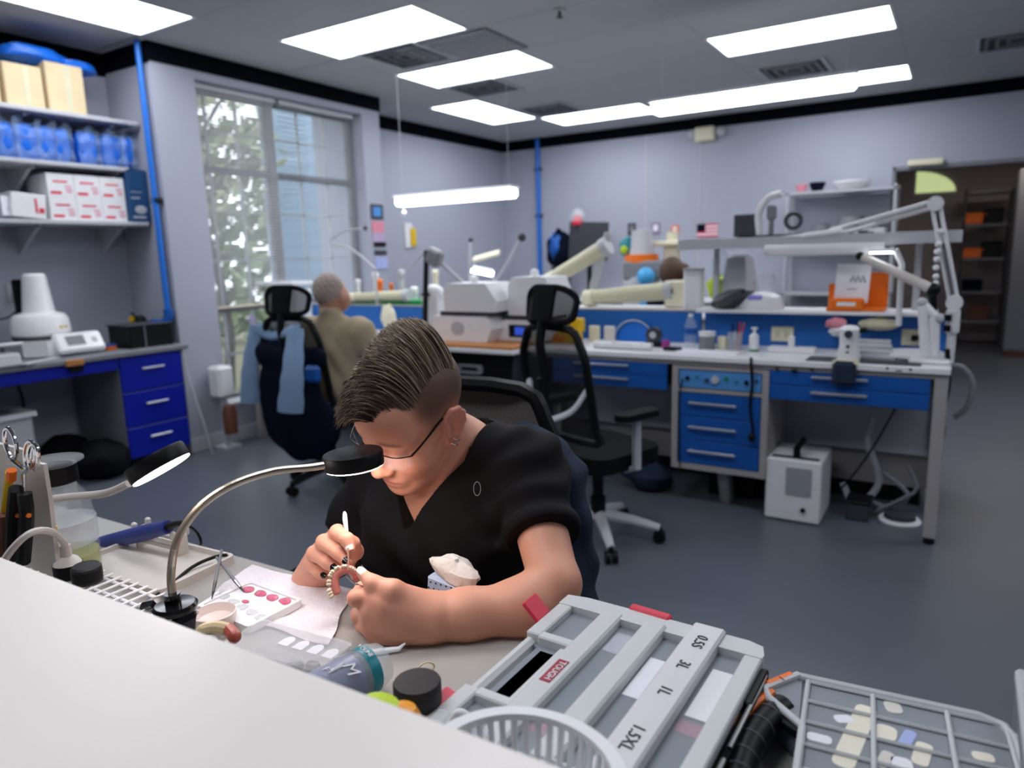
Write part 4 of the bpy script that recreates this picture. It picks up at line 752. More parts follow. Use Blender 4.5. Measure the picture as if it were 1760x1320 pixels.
# suction trunks of the second row
def trunk(a, b, r, lbl):
    t = thing('suction_tube', lbl, 'suction arm', tuple((a+b)/2), group='beige suction trunks'); d = (b-a).normalized()
    part('tube', MB().tube([a, b], [r*.9, r*1.05], 16), 'beige', t); part('collar', MB().tube([b-d*.02, b+d*.03], r*1.2, 16), 'light_grey', t); part('nozzle', MB().tube([a-d*.02, a+d*.05], r*1.02, 16), 'cream', t); return t
a, b = PY(945, 482, 4.5), PY(1040, 425, 4.5); trunk(a, b, .055, 'beige suction trunk slanting upward behind the empty chair headrest')
p = PY(1042, 425, 4.52); q = PY(1020, 490, 4.52); t = thing('trunk_support', 'grey flat support post beside slanting beige trunk', 'post', tuple(q)); part('post', MB().tube([PY(1046, 400, 4.52), q, (q.x, 4.52, BT)], .03, 8, flat=.5), 'light_grey', t); part('hinge', MB().cyl(p-Vector((0, .05, 0)), p+Vector((0, .05, 0)), .03), 'mid_grey', t)
a, b = PY(1010, 512, 4.42), PY(1150, 500, 4.42); t = trunk(a, b, .055, 'beige suction trunk lying level behind the empty chair'); p = PY(1165, 505, 4.44); part('end_box', MB().box(p, (.14, .12, .17), .01), 'cream', t); part('bolt', MB().box(p+Vector((-.02, -.062, .02)), (.015, .004, .03)), 'black', t)
a, b = PY(605, 512, 4.3), PY(700, 508, 4.3); trunk(a, b, .042, 'beige suction trunk just right of the man\'s head')
# green trays
for k, (px0, px1) in enumerate(((600, 650), (655, 722))):
    a, b = PY(px0, 522, 4.28), PY(px1, 522, 4.28); t = thing('green_tray', ['green tray strip under the beige trunk by the man', 'green tray right of the man near the black stand'][k], 'tray', ((a.x+b.x)/2, 4.35, a.z-.04)); part('panel', MB().bb((a.x, 4.28, a.z-.03), (b.x, 4.5, a.z+.03-.02*(1-k)), .006), 'green', t); part('rim', MB().bb((a.x, 4.275, a.z-.045), (b.x, 4.5, a.z-.03)), 'white', t); part('leg', MB().bb((a.x+.02, 4.3, BT), (a.x+.04, 4.32, a.z-.045)).bb((b.x-.04, 4.3, BT), (b.x-.02, 4.32, a.z-.045)), 'mid_grey', t)
# black stand
p = PY(730, 575, 4.0); q = PY(733, 430, 4.0); t = thing('camera_stand', 'black upright stand with hinged arm left of the white machines', 'stand', (p.x, 4.0, BT))
part('pole', MB().tube([(p.x, 4.0, BT), q], [.022, .018], 8), 'black', t); part('base', MB().bb((p.x-.09, 3.93, BT), (p.x+.05, 4.1, BT+.03), .005), 'black', t); part('arm', MB().tube([q, PY(800, 490, 4.15)], .014, 8), 'light_grey', t); part('arm', MB().tube([q, PY(690, 480, 4.1)], .008, 8), 'light_grey', t); part('head', MB().box(q+Vector((.05, .02, -.05)), (.13, .08, .12), .02, Ry(.4)), 'mid_grey', t)
# assorted arms
for k, (P_, y, r, m_, lb) in enumerate((([(645, 462), (600, 425), (566, 418), (590, 398), (628, 392)], 4.25, .008, 'light_grey', 'thin curved lamp arm in front of the window'), ([(847, 492), (870, 455), (897, 408)], 4.3, .012, 'light_grey', 'slanting grey lamp arm right of the black stand'), ([(807, 480), (808, 445), (809, 412)], 4.5, .012, 'light_grey', 'upright grey lamp post behind the white machines'))):
    pts = [PY(x, yy, y) for x, yy in P_]; t = thing('desk_lamp', lb, 'lamp arm', tuple(pts[0])); part('arm', MB().tube(bez(pts, 14), r, 8), m_, t); part('joint', MB().ell(pts[-1], .02 if k != 1 else .03), 'dark_grey', t); part('foot', MB().cyl(pts[0], (pts[0].x, y, BT), r*1.1, n=8), 'light_grey', t)
a, b = PY(815, 446, 4.6), PY(858, 434, 4.6); t = thing('lamp_bar', 'unlit cream lamp bar above the white machines', 'lamp', tuple(a)); part('bar', MB().tube([a, b], .03, 10, flat=.5), 'cream', t); part('stem', MB().cyl(a, (a.x, 4.6, BT), .008, n=8), 'light_grey', t)
a, b = PY(812, 464, 4.4), PY(846, 471, 4.4); t = thing('lamp_bar', 'small lit lamp head above the white machines', 'lamp', tuple(a)); part('shell', MB().tube([a+Vector((0, .01, .012)), b+Vector((0, .01, .012))], .026, 10, flat=.6), 'white', t); part('diffuser', MB().tube([a, b], .022, 10, flat=.6), 'panel', t); part('stem', MB().cyl(b+Vector((0, .02, 0)), (b.x, 4.42, BT), .008, n=8), 'light_grey', t)
# clutter near the man
for k, (px, py, r, m_, lb) in enumerate(((645, 474, .028, 'white', 'white round jar on the second bench right of man'), (652, 486, .03, 'orange', 'orange pot on the second bench right of man'), (672, 490, .018, 'orange', 'small orange pot beside the larger one'), (615, 485, .026, 'white', 'white bottle just right of the man\'s head'), (690, 470, .03, 'light_grey', 'pale grey bowl left of the black stand'), (712, 500, .035, 'white', 'white mug left of the black stand'), (748, 470, .03, 'cream', 'cream cup right of the black stand'))):
    p = PY(px, py, 4.45); single('small_jar', MB().lathe([(0, BT-p.z), (r*.8, BT-p.z), (r*.8, -r*.6), (r, -r*.5), (r, r*.6), (r*.6, r), (0, r)], p, 14), m_, lb, 'jar')
p = PY(668, 545, 4.1); single('yellow_bag', lump(MB(), (p.x, 4.1, p.z-.01), (.07, .04, .1), 71), 'cream', 'pale yellow bag on the bench right of the man', 'bag')
p = PY(745, 505, 4.1); t = thing('white_polisher', 'white and black polishing machine behind the black stand', 'machine', (p.x, 4.1, BT)); part('body', MB().ell((p.x, 4.1, p.z), (.09, .07, .07), 16).bb((p.x-.07, 4.05, BT), (p.x+.07, 4.15, p.z)), 'white', t); part('slot', MB().box((p.x-.02, 4.035, p.z), (.08, .02, .02), .005), 'black', t)
# bench-end scanner near the window (white with teal screen)
p = PY(495, 510, 4.1); q = PY(480, 487, 4.05); t = thing('desk_scanner', 'white desktop scanner with teal front left of the man', 'scanner', (p.x, 4.1, BT)); part('body', MB().bb((p.x-.06, 4.05, BT), (p.x+.16, 4.22, p.z+.06), .01), 'white', t); part('lid', MB().bb((q.x-.26, 4.0, q.z-.015), (q.x+.22, 4.22, q.z+.015), .006), 'white', t); part('front', MB().bb((p.x-.13, 4.03, p.z-.05), (p.x+.06, 4.05, p.z+.05), .004), 'teal', t); part('leg', MB().bb((q.x-.2, 4.1, BT), (q.x-.18, 4.12, q.z)), 'white', t)
p = PY(433, 548, 3.9); single('lilac_ball', MB().ell((p.x, 3.9, p.z), .035).cyl((p.x, 3.9, BT), (p.x, 3.9, p.z), .02, n=10), mat('lilac', 'c9b8e6', .5), 'lilac rounded bottle on the window end of the bench', 'bottle')

# ================================================================== FAR WALL
for k, (py, h, m_, lb) in enumerate(((364, .16, 'dark_grey', 'dark framed picture topmost on the wall right of the window'), (390, .12, 'pink', 'pink notice under the framed picture'), (408, .1, mat('mauve', 'b9a5c4', .8), 'mauve notice between the pink one and dark strip'), (420, .05, 'black', 'narrow black strip notice'), (434, .05, 'dark_grey', 'lower dark strip notice'), (452, .13, 'paper_blue', 'pale lilac notice lowest on the wall right of the window'))):
    p = PX(648+k*1.6, py, -4.824); o = single('wall_notice', MB().box(p, (.008, .17, h*.88), .001), m_, lb, 'notice', 'notices beside the window')
p = PX(648, 364, -4.819); single('picture_print', MB().box(p, (.004, .11, .09)), 'blue_light', 'pale blue print inside the dark frame', 'picture')
p = PX(702, 405, -5.42); t = thing('wall_dispenser', 'white wall plate with yellow hanging tag', 'dispenser', tuple(p)); part('plate', MB().box((0, .0, 0), (.02, .13, .28), .004), 'white', t, world=False); part('tag', MB().box((.015, .07, -.02), (.012, .10, .2), .02), 'yellow', t, world=False)
t = thing('far_bench', 'white bench running along the far wall', 'bench', (-2.8, 8.15, 0)); part('top', MB().bb((-5.3, 7.85, BT-.03), (-1.75, YF-.02, BT), .004), 'bench_top', t); part('body', MB().bb((-5.3, 7.95, .08), (-1.8, YF-.02, BT-.03)), 'bench_frame', t); part('plinth', MB().bb((-5.2, 8.0, 0), (-1.85, 8.4, .08)), 'black', t)
a, b = PY(978, 390, 8.0), PY(1045, 440, 8.0); t = thing('monitor', 'dark monitor with a pink ornament on top by the far wall', 'monitor', ((a.x+b.x)/2, 8.0, BT)); part('screen', MB().box(((a.x+b.x)/2, 8.0, (a.z+b.z)/2), (b.x-a.x, .03, a.z-b.z+.1), .008, Ry(.06)), 'dark_grey', t); part('stand', MB().cyl(((a.x+b.x)/2, 8.03, BT), ((a.x+b.x)/2, 8.03, b.z), .03), 'black', t)
p = PY(993, 377, 8.02); t = thing('pink_ornament', 'pink ornament in a clear dome on the dark monitor', 'ornament', tuple(p)); part('figure', MB().lathe([(.07, -.07), (.075, -.03), (.03, .05), (0, .06)], p, 12), 'red', t); part('dome', MB().ell(p+Vector((0, 0, .02)), (.1, .08, .11), 16), 'frost_thin', t)
p = PY(962, 430, 8.1); t = thing('blue_bag', 'dark blue and black bag left of the dark monitor', 'bag', (p.x, 8.1, p.z-.25)); part('body', lump(MB(), p, (.16, .12, .24), 72), 'navy', t); part('panel', lump(MB(), p+Vector((-.03, -.05, .04)), (.1, .08, .16), 73), 'blue', t); part('stand', MB().bb((p.x-.1, 8.05, BT), (p.x+.1, 8.2, p.z-.2)), 'dark_grey', t)
p = PY(1000, 448, 7.95); single('yellow_tool', MB().box(p, (.14, .08, .16), .03), mat('olive', '6f6a10', .5), 'olive yellow tool pouch under the monitor', 'pouch')
for k, (px, py, w_, h_, m_, lb) in enumerate(((1086, 394, .11, .15, 'dark_grey', 'dark card pinned on the far wall, leftmost of four'), (1127, 393, .12, .15, mat('lav', '8d7f9c', .7), 'lavender grey card on the far wall'), (1160, 395, .09, .11, 'orange', 'orange and white card on the far wall'))):
    p = PY(px, py, YF-.006); t = thing('wall_card', lb, 'card', tuple(p)); part('card', MB().box((0, 0, 0), (w_, .006, h_), .001), m_, t, world=False); part('print', MB().box((0, -.004, .01), (w_*.5, .002, h_*.5)), 'paper' if k else 'mid_grey', t, world=False)
p = PY(1216, 396, YF-.006); t = thing('flag_card', 'small striped flag with dark canton on the far wall', 'flag', tuple(p))
for k in range(7): part('stripe', MB().box((0, 0, -.066+k*.022), (.25, .006, .022)), 'red' if k % 2 == 0 else 'paper', t, world=False)
part('canton', MB().box((-.075, -.004, .033), (.1, .004, .088)), 'navy', t, world=False)
for k, (px, py, lbl) in enumerate(((1080, 425, 'teal and green globe on a stem beyond the second bench'),)):
    p = PY(px, py, 6.2); t = thing('globe', lbl, 'globe', (p.x, 6.2, BT)); part('ball', MB().ell(p, (.085, .085, .1), 18), 'teal', t); part('patch', MB().ell(p+Vector((-.01, -.075, -.02)), (.04, .02, .04), 12), 'lime', t); part('stem', MB().cyl((p.x, 6.2, BT), p, .02), 'mid_grey', t)
t = thing('third_bench', 'third bench row beyond the beige trunks', 'bench', (-2.4, 6.3, 0)); part('top', MB().bb((-3.9, 6.0, BT-.03), (-.6, 6.6, BT), .004), 'bench_top', t); part('body', MB().bb((-3.85, 6.05, 0), (-.65, 6.55, BT-.03)), 'bench_frame', t)
p = PY(1103, 425, 6.15); t = thing('sanding_tower', 'white tower with an orange band on the third bench', 'machine', (p.x, 6.15, BT)); part('tower', MB().lathe([(.17, 0), (.17, .25), (.1, p.z-BT), (.09, p.z-BT+.15), (0, p.z-BT+.16)], (p.x, 6.15, BT), 18), 'light_grey', t); q = PY(1103, 445, 6.15); part('band', MB().lathe([(.15, -.04), (.15, .04)], (p.x, 6.15, q.z), 18), 'orange', t); q = PY(1103, 462, 6.0); part('body', MB().bb((q.x-.19, 6.0, q.z-.1), (q.x+.19, 6.3, q.z+.07), .02), 'mid_grey', t)
p = PY(1110, 475, 5.95); single('cyan_ball', MB().ell((p.x, 5.95, p.z), .08).cyl((p.x, 5.95, BT), (p.x, 5.95, p.z), .05, n=12), mat('cyan', '49a8e0', .4), 'sky blue ball-topped pot on the third bench', 'pot')
p = PY(1155, 418, 6.3); t = thing('cream_hood', 'cream lamp hood on a column beyond the second bench', 'lamp', (p.x, 6.3, BT)); part('hood', MB().box((p.x, 6.25, p.z), (.42, .14, .05), .015), 'cream', t); part('column', MB().bb((p.x-.06, 6.25, BT), (p.x+.06, 6.37, p.z), .01).cyl((p.x, 6.3, p.z), (p.x, 6.3, p.z+.1), .05), 'cream', t)
# equipment shelf against far wall, right
p = PY(1440, 395, 8.3); t = thing('equipment_rack', 'wire rack of grey equipment against the far wall', 'rack', (p.x, 8.3, 0)); a, b = PY(1352, 385, 8.2).x, PY(1540, 385, 8.2).x
for z in (.9, 1.40, 1.95): part('shelf', MB().bb((a, 8.1, z), (b, 8.48, z+.025)), 'light_grey', t)
for x in (a, b-.03):
    for y in (8.1, 8.45): part('post', MB().bb((x, y, 0), (x+.025, y+.025, 2.0)), 'light_grey', t)
for k, (px, py, s_, m_, lb, cat, zb) in enumerate(((1405, 315, (.16, .16, .1), 'navy', 'navy blue bowl on top of the equipment rack', 'bowl', 1.975), (1378, 320, (.12, .12, .09), 'pink', 'faded pink pot on top of the rack', 'pot', 1.975), (1465, 313, (.36, .25, .09), 'white', 'white plate pile on top of the rack', 'plate', 1.975), (1465, 345, (.38, .28, .26), 'light_grey', 'grey pressure vessel on the rack middle shelf', 'vessel', 1.425), (1412, 365, (.26, .2, .2), 'light_grey', 'pale small machine left on rack shelf', 'machine', 1.425), (1500, 368, (.28, .2, .22), 'light_grey', 'pale forked machine right on the rack shelf', 'machine', 1.425))):
    p = PY(px, py, 8.28); w_, d_, h_ = s_
    if k < 3: single('rack_item', MB().lathe([(0, 0), (w_*.3, 0), (w_*.5, h_*.8), (w_*.5, h_), (w_*.4, h_), (w_*.25, h_*.3), (0, h_*.25)], (p.x, 8.28, zb), 18), m_, lb, cat)
    else:
        t = thing('rack_machine', lb, cat, (p.x, 8.28, zb)); part('body', MB().bb((p.x-w_/2, 8.2, zb), (p.x+w_/2, 8.2+d_, zb+h_*.7), .02), m_, t); part('top', MB().lathe([(w_*.35, 0), (w_*.3, h_*.4), (0, h_*.5)], (p.x, 8.3, zb+h_*.7), 16), 'mid_grey', t); part('panel', MB().bb((p.x-w_*.25, 8.195, zb+.05), (p.x+w_*.1, 8.2, zb+.12)), 'dark_grey', t)
# ================================================================== STORE ROOM
wdw = bpy.data.objects.new('window_2', None); COL.objects.link(wdw); wdw['kind'] = 'structure'; p = PY(1572, 334, 12.39); wdw.location = tuple(p)
R_ = PY(1642, 334, 12.39).x-p.x; arc = [(R_*math.cos(a), R_*.62*math.sin(a)) for a in np.linspace(0, PI/2, 16)]+[(0, 0)]; Tm = Matrix(((1, 0, 0, 0), (0, 0, 1, -.03), (0, 1, 0, 0), (0, 0, 0, 1)))
part('window_frame', MB().hole_plate([(x*1.06-.02, y*1.06-.02) for x, y in arc], arc, 0, .03, Tm), 'white', wdw, world=False); part('pane', MB().prism(arc, .01, .02, Tm), mat('daylit_leaf', 'c3d096', .5, emit=.8, var=.5, vscale=9), wdw, world=False); part('muntin', MB().bb((-.012, -.035, 0), (.012, -.028, R_*.62)).bb((0, -.035, -.01), (R_, -.028, .012)), 'white', wdw, world=False)
a = PZ(1722, 612, 0); t = thing('locker', 'tall grey locker cabinet at the right of the store room', 'locker', (a.x+.45, 10.9, 0)); part('body', MB().bb((a.x, 10.6, .07), (a.x+.9, 11.2, 2.25), .008), 'mid_grey', t); part('plinth', MB().bb((a.x+.01, 10.61, 0), (a.x+.89, 11.19, .07)), 'brown', t)
for x in (a.x+.005, a.x+.455): d = part('door', MB().bb((x, 10.585, .09), (x+.44, 10.6, 2.24), .003), 'mid_grey', t); part('handle', MB().bb((x+.38, 10.575, 1.1), (x+.4, 10.585, 1.25)), 'light_grey', d)
t = thing('store_shelving', 'metal shelving with bins in the store room', 'shelving', (.35, 11.8, 0)); a, b = PY(1655, 400, 11.6).x, PY(1735, 400, 11.6).x
for x in (a, b):
    for y in (11.6, 12.0): part('post', MB().bb((x-.02, y, 0), (x+.02, y+.04, 2.1)), 'dark_grey', t)
for z in (.35, .75, 1.2, 1.65, 2.08): part('shelf', MB().bb((a, 11.6, z-.03), (b, 12.04, z)), 'mid_grey', t)
for k, (fx, z, s_, m_, lb) in enumerate(((.25, 1.65, .15, 'orange', 'orange bin on the upper store shelf'), (.62, 1.65, .2, 'black', 'black case on the upper store shelf'), (.25, 1.2, .13, 'orange', 'orange bin on the middle store shelf'), (.65, 1.2, .22, 'black', 'dark box on the middle store shelf'), (.3, .75, .15, 'navy', 'navy bin on the lower store shelf'), (.5, .35, .2, 'brown', 'brownish bin on the lowest store shelf'))):
    x = a+(b-a)*fx; t2 = thing('storage_bin', lb, 'bin', (x, 11.75, z)); part('body', MB().bb((x-.12, 11.62, z), (x+.12, 11.95, z+s_), .01), m_, t2); part('lip', MB().bb((x-.125, 11.61, z+s_*.8), (x+.125, 11.625, z+s_*.9), .003), m_, t2)
a, b = PY(1560, 283, YF-.04), PY(1622, 281, YF-.04); single('door_closer', MB().box(((a.x+b.x)/2, YF-.05, OZ+.02), (b.x-a.x, .06, .06), .01), 'cream', 'pale box fixed over the store room opening', 'door closer')

t = thing('ceiling_light', 'unseen light panel added to brighten the store room', 'ceiling light', (.6, 10.2, 2.6)); part('frame', MB().bb((0, 9.9, 2.585), (1.2, 10.5, 2.6), .003), 'white', t); part('diffuser', MB().bb((.03, 9.93, 2.578), (1.17, 10.47, 2.586)), mat('store_fill', 'ffffff', .5, emit=6.0, emcol='fff2e8'), t)  # added fill panel, out of view, to brighten the store room
# ================================================================== PEOPLE: signed distance bodies -> one continuous mesh
def v3(p): return np.array(tuple(p), dtype=np.float32)
class SDF:
    def __init__(s): s.ops = []
    def cone(s, a, b, ra, rb=None, k=.02, sub=False): s.ops.append(('c', v3(a), v3(b), ra, ra if rb is None else rb, k, sub)); return s
    def chain(s, pts, rs, k=.01):
        for i in range(len(pts)-1): s.cone(pts[i], pts[i+1], rs[i], rs[i+1], k)
        return s
    def ell(s, c, r, R=None, k=.02, sub=False): s.ops.append(('e', v3(c), np.array(r, np.float32), None if R is None else np.array(R, np.float32), 0, k, sub)); return s
    def plane(s, p, n, k=.004): s.ops.append(('p', v3(p), v3(Vector(n).normalized()), 0, 0, k, True)); return s
    def fn(s, f): s.ops.append(('f', f, 0, 0, 0, 0, False)); return s
    def eval(s, P):
        d = np.full(len(P), 9., np.float32)
        for t, a, b, c, e, k, sub in s.ops:
            if t == 'c':
                ba = b-a; h = np.clip(((P-a) @ ba)/max(1e-9, float(ba @ ba)), 0, 1); q = P-a-h[:, None]*ba; x = np.sqrt((q*q).sum(1))-(c+(e-c)*h)
            elif t == 'e':
                q = P-a
                if c is not None: q = q @ c
                k0 = np.sqrt(((q/b)**2).sum(1)); k1 = np.sqrt(((q/(b*b))**2).sum(1))+1e-9; x = k0*(k0-1)/k1
            elif t == 'p': x = -((P-a) @ b)*1.0
            elif t == 'f': d = a(P, d); continue
            if sub:
                x = -x if t != 'p' else -x
                h = np.maximum(k-np.abs(d-x), 0)/max(k, 1e-6); d = np.maximum(d, x)+h*h*k*.25
            else:
                h = np.maximum(k-np.abs(d-x), 0)/max(k, 1e-6); d = np.minimum(d, x)-h*h*k*.25
        return d
def nets(sdf, lo, hi, h, B=12):
    """sparse evaluation + surface nets"""
    lo = np.array(lo, np.float32); n = (np.ceil((np.array(hi)-lo)/h/B).astype(int))*B; nb = n//B
    G = np.full(tuple(n+1), 1., np.float32)
    c = np.stack(np.meshgrid(*[np.arange(k) for k in nb], indexing='ij'), -1).reshape(-1, 3)
    cd_ = sdf.eval((lo+(c+.5)*B*h).astype(np.float32)); c = c[np.abs(cd_) < B*h*1.35]
    G[...] = 1.
    # inside flag for skipped bricks
    full = np.zeros(tuple(nb), bool); ci = np.stack(np.meshgrid(*[np.arange(k) for k in nb], indexing='ij'), -1).reshape(-1, 3); full[ci[:, 0], ci[:, 1], ci[:, 2]] = cd_ < 0
    G[:-1, :-1, :-1] = np.where(np.repeat(np.repeat(np.repeat(full, B, 0), B, 1), B, 2), -1., 1.)
    o = np.stack(np.meshgrid(*[np.arange(B+1)]*3, indexing='ij'), -1).reshape(-1, 3)
    oc, orad = [], []
    for t, a, b, cc, e, k, sub in sdf.ops:
        if t == 'c': oc.append((a+b)/2); orad.append(float(np.linalg.norm(a-b))/2+max(cc, e)+k)
        elif t == 'e': oc.append(a); orad.append(float(b.max())+k)
        else: oc.append(np.zeros(3)); orad.append(1e9)
    oc = np.array(oc); orad = np.array(orad); br = B*h*.88; small = SDF()
    for cc in c:
        ctr = lo+(cc+.5)*B*h; use = np.nonzero(np.sqrt(((oc-ctr)**2).sum(1)) < orad+br+.004)[0]; small.ops = [sdf.ops[q] for q in use]
        idx = cc*B+o; G[cc[0]*B:cc[0]*B+B+1, cc[1]*B:cc[1]*B+B+1, cc[2]*B:cc[2]*B+B+1] = small.eval((lo+idx*h).astype(np.float32)).reshape(B+1, B+1, B+1)
    s_ = G < 0
    m_ = s_[:-1, :-1, :-1].astype(np.int8)
    cnt = sum(s_[i:n[0]+i, j:n[1]+j, k:n[2]+k].astype(np.int8) for i in (0, 1) for j in (0, 1) for k in (0, 1))
    act = (cnt > 0) & (cnt < 8); cells = np.argwhere(act); vid = np.full(act.shape, -1, np.int32); vid[act] = np.arange(len(cells))
    acc = np.zeros((len(cells), 3), np.float64); wt = np.zeros(len(cells))
    for ax in range(3):
        for u in (0, 1):
            for w_ in (0, 1):
                off = np.zeros(3, int); off[(ax+1) % 3] = u; off[(ax+2) % 3] = w_; a = cells+off; b = a.copy(); b[:, ax] += 1
                ga = G[a[:, 0], a[:, 1], a[:, 2]]; gb_ = G[b[:, 0], b[:, 1], b[:, 2]]; cr = (ga < 0) != (gb_ < 0)
                tt = np.where(cr, ga/np.where(cr, ga-gb_, 1), 0); p = a.astype(float); p[:, ax] += tt; acc[cr] += (p-cells)[cr]; wt[cr] += 1
    V = lo+(cells+acc/np.maximum(wt, 1)[:, None])*h
    F = []
    for ax in range(3):
        e1, e2 = (ax+1) % 3, (ax+2) % 3
        sl0 = [slice(1, -1)]*3; sl0[ax] = slice(0, n[ax]); a = s_[tuple(sl0)]; sl1 = list(sl0); sl1[ax] = slice(1, n[ax]+1); b = s_[tuple(sl1)]
        for flip in (0, 1):
            E = np.argwhere(a & ~b if not flip else ~a & b); E[:, e1] += 1; E[:, e2] += 1
            q = []
            for u, w_ in ((0, 0), (1, 0), (1, 1), (0, 1)):
                cc = E.copy(); cc[:, e1] -= u; cc[:, e2] -= w_; q.append(vid[cc[:, 0], cc[:, 1], cc[:, 2]])
            q = np.stack(q, 1); F.append(q if flip else q[:, ::-1])
    F = np.concatenate(F); F = F[(F >= 0).all(1)]
    return V, F
def sdf_obj(name, sdf, lo, hi, h, mats, parent, iters=1):
    V, F = nets(sdf, lo, hi, h)
    loc = np.array(parent.location)
    me = bpy.data.meshes.new(name); me.vertices.add(len(V)); me.vertices.foreach_set('co', (V-loc).astype(np.float32).ravel())
    me.loops.add(len(F)*4); me.loops.foreach_set('vertex_index', F.astype(np.int32).ravel()); me.polygons.add(len(F)); me.polygons.foreach_set('loop_start', np.arange(len(F), dtype=np.int32)*4)
    me.update(calc_edges=True); me.validate(); me.shade_smooth()
    for m1 in mats: me.materials.append(MATS[m1] if isinstance(m1, str) else m1)
    o = bpy.data.objects.new(name, me); COL.objects.link(o); o.parent = parent
    return o, V
def paint(o, cols):
    at = o.data.color_attributes.new('tint', 'FLOAT_COLOR', 'POINT'); c = np.ones((len(cols), 4), np.float32); c[:, :3] = cols; at.data.foreach_set('color', c.ravel())
def vmat(name, rough=.5, sss=0, bump=0, bscale=300):
    m1 = mat(name, 'c08060', rough, sss=sss, bump=bump, bscale=bscale, var=.03); nt = m1.node_tree; b = nt.nodes['Principled BSDF']; va = nt.nodes.new('ShaderNodeVertexColor'); va.layer_name = 'tint'; nt.links.new(va.outputs[0], b.inputs['Base Color']); return m1
vmat('skin', .48, sss=.25, bump=.05, bscale=500)
def sm(x, a, b): t_ = np.clip((x-a)/(b-a), 0, 1); return t_*t_*(3-2*t_)

# ---------------------------------------------------------------- the woman at the near desk
HC = Vector((-.7838, .9194, 1.1379)); HR = np.array([[-.1103, .9809, .1603], [-.859, -.013, -.5118], [-.4999, -.1941, .844]], np.float32)   # columns F, L, U
HRm = Matrix(HR.tolist())
def hd(f, l, u): return HC + HRm @ Vector((f, l, u))
body = SDF()
def hell(c, r, k=.02, sub=False, rot=None):
    R = HRm if rot is None else HRm @ rot
    body.ell(hd(*c), r, [list(x) for x in R], k, sub)
def hcone(a, b, ra, rb=None, k=.015, sub=False): body.cone(hd(*a), hd(*b), ra, rb, k, sub)
hell((-.014, 0, .042), (.096, .076, .082))
hell((.022, 0, -.012), (.068, .064, .082), .03)
hell((.042, 0, -.066), (.044, .047, .046), .03)
for s_ in (-1, 1):
    hcone((-.005, s_*.056, -.042), (.066, s_*.02, -.098), .015, .015, .03)
    hell((.056, s_*.038, -.032), (.027, .026, .030), .025)
    hcone((.080, s_*.012, .027), (.070, s_*.05, .025), .011, .009, .018)
hell((.078, 0, -.101), (.0175, .022, .017), .02)
hell((.066, 0, .055), (.032, .05, .045), .03)
for s_ in (-1, 1): hell((.099, s_*.032, .004), (.013, .018, .012), .012, True)
for s_ in (-1, 1): hell((.077, s_*.031, .002), (.0135, .0165, .0125), .004)
hcone((.086, 0, .018), (.107, 0, -.032), .0085, .0115, .014)
hell((.108, 0, -.034), (.0125, .0125, .0115), .008)
for s_ in (-1, 1): hell((.098, s_*.0135, -.038), (.0105, .0075, .0085), .007)
for s_ in (-1, 1): hell((.101, s_*.007, -.046), (.006, .0035, .005), .003, True)
hell((.083, 0, -.068), (.016, .028, .022), .015)
hell((.0935, 0, -.0655), (.0075, .0195, .0055), .005); hell((.0905, 0, -.0785), (.0085, .017, .006), .005)
hcone((.100, -.0, -.0718), (.088, .024, -.0735), .0016, .001, .003, True); hcone((.100, 0, -.0718), (.088, -.024, -.0735), .0016, .001, .003, True)
for s_ in (-1, 1):
    er = Matrix.Rotation(-.35*s_, 3, 'Z') @ Matrix.Rotation(-.15, 3, 'Y')
    hell((-.012, s_*.079, .002), (.017, .0055, .030), .006, False, er)
    hx = [(.004, .073, .010), (.000, .079, .026), (-.010, .085, .035), (-.022, .090, .032), (-.029, .091, .018), (-.028, .089, .0), (-.019, .085, -.016), (-.008, .081, -.030), (.002, .076, -.032)]
    for q0, q1 in zip(hx[:-1], hx[1:]): hcone((q0[0], s_*q0[1], q0[2]), (q1[0], s_*q1[1], q1[2]), .0042, .0042 if q1[2] > -.02 else .0065, .004)
    hcone((-.020, s_*.086, .020), (-.012, s_*.083, -.012), .0036, .0034, .005)
    hell((-.004, s_*.0845, -.002), (.008, .006, .012), .004, True)
    hell((.004, s_*.078, -.001), (.005, .005, .008), .005)
# neck, shoulders, chest (under the scrub top)
NB = Vector((-.795, 1.045, 1.045))
body.cone(hd(-.025, 0, -.035), NB, .055, .060, .03); body.cone(hd(.02, 0, -.07), Vector((-.80, .985, 1.01)), .035, .045, .03)
SL, SR = Vector((-.640, 1.055, 1.018)), Vector((-.962, 1.055, .992))
body.cone(NB, SL, .05, .052, .04); body.cone(NB, SR, .05, .052, .04); body.ell((-.80, 1.05, .93), (.17, .105, .14), None, .05); body.ell((-.81, 1.06, .76), (.16, .12, .2), None, .05)
# left arm
EL, WL = Vector((-.508, .915, .892)), PY(738, 1062, .765)
body.cone(SL, EL, .05, .040, .02); body.cone(EL, PY(900, 1044, .86), .040, .041, .015); body.cone(PY(900, 1044, .86), PY(800, 1057, .80), .041, .035, .03); body.cone(PY(800, 1057, .80), WL, .035, .0315, .03)
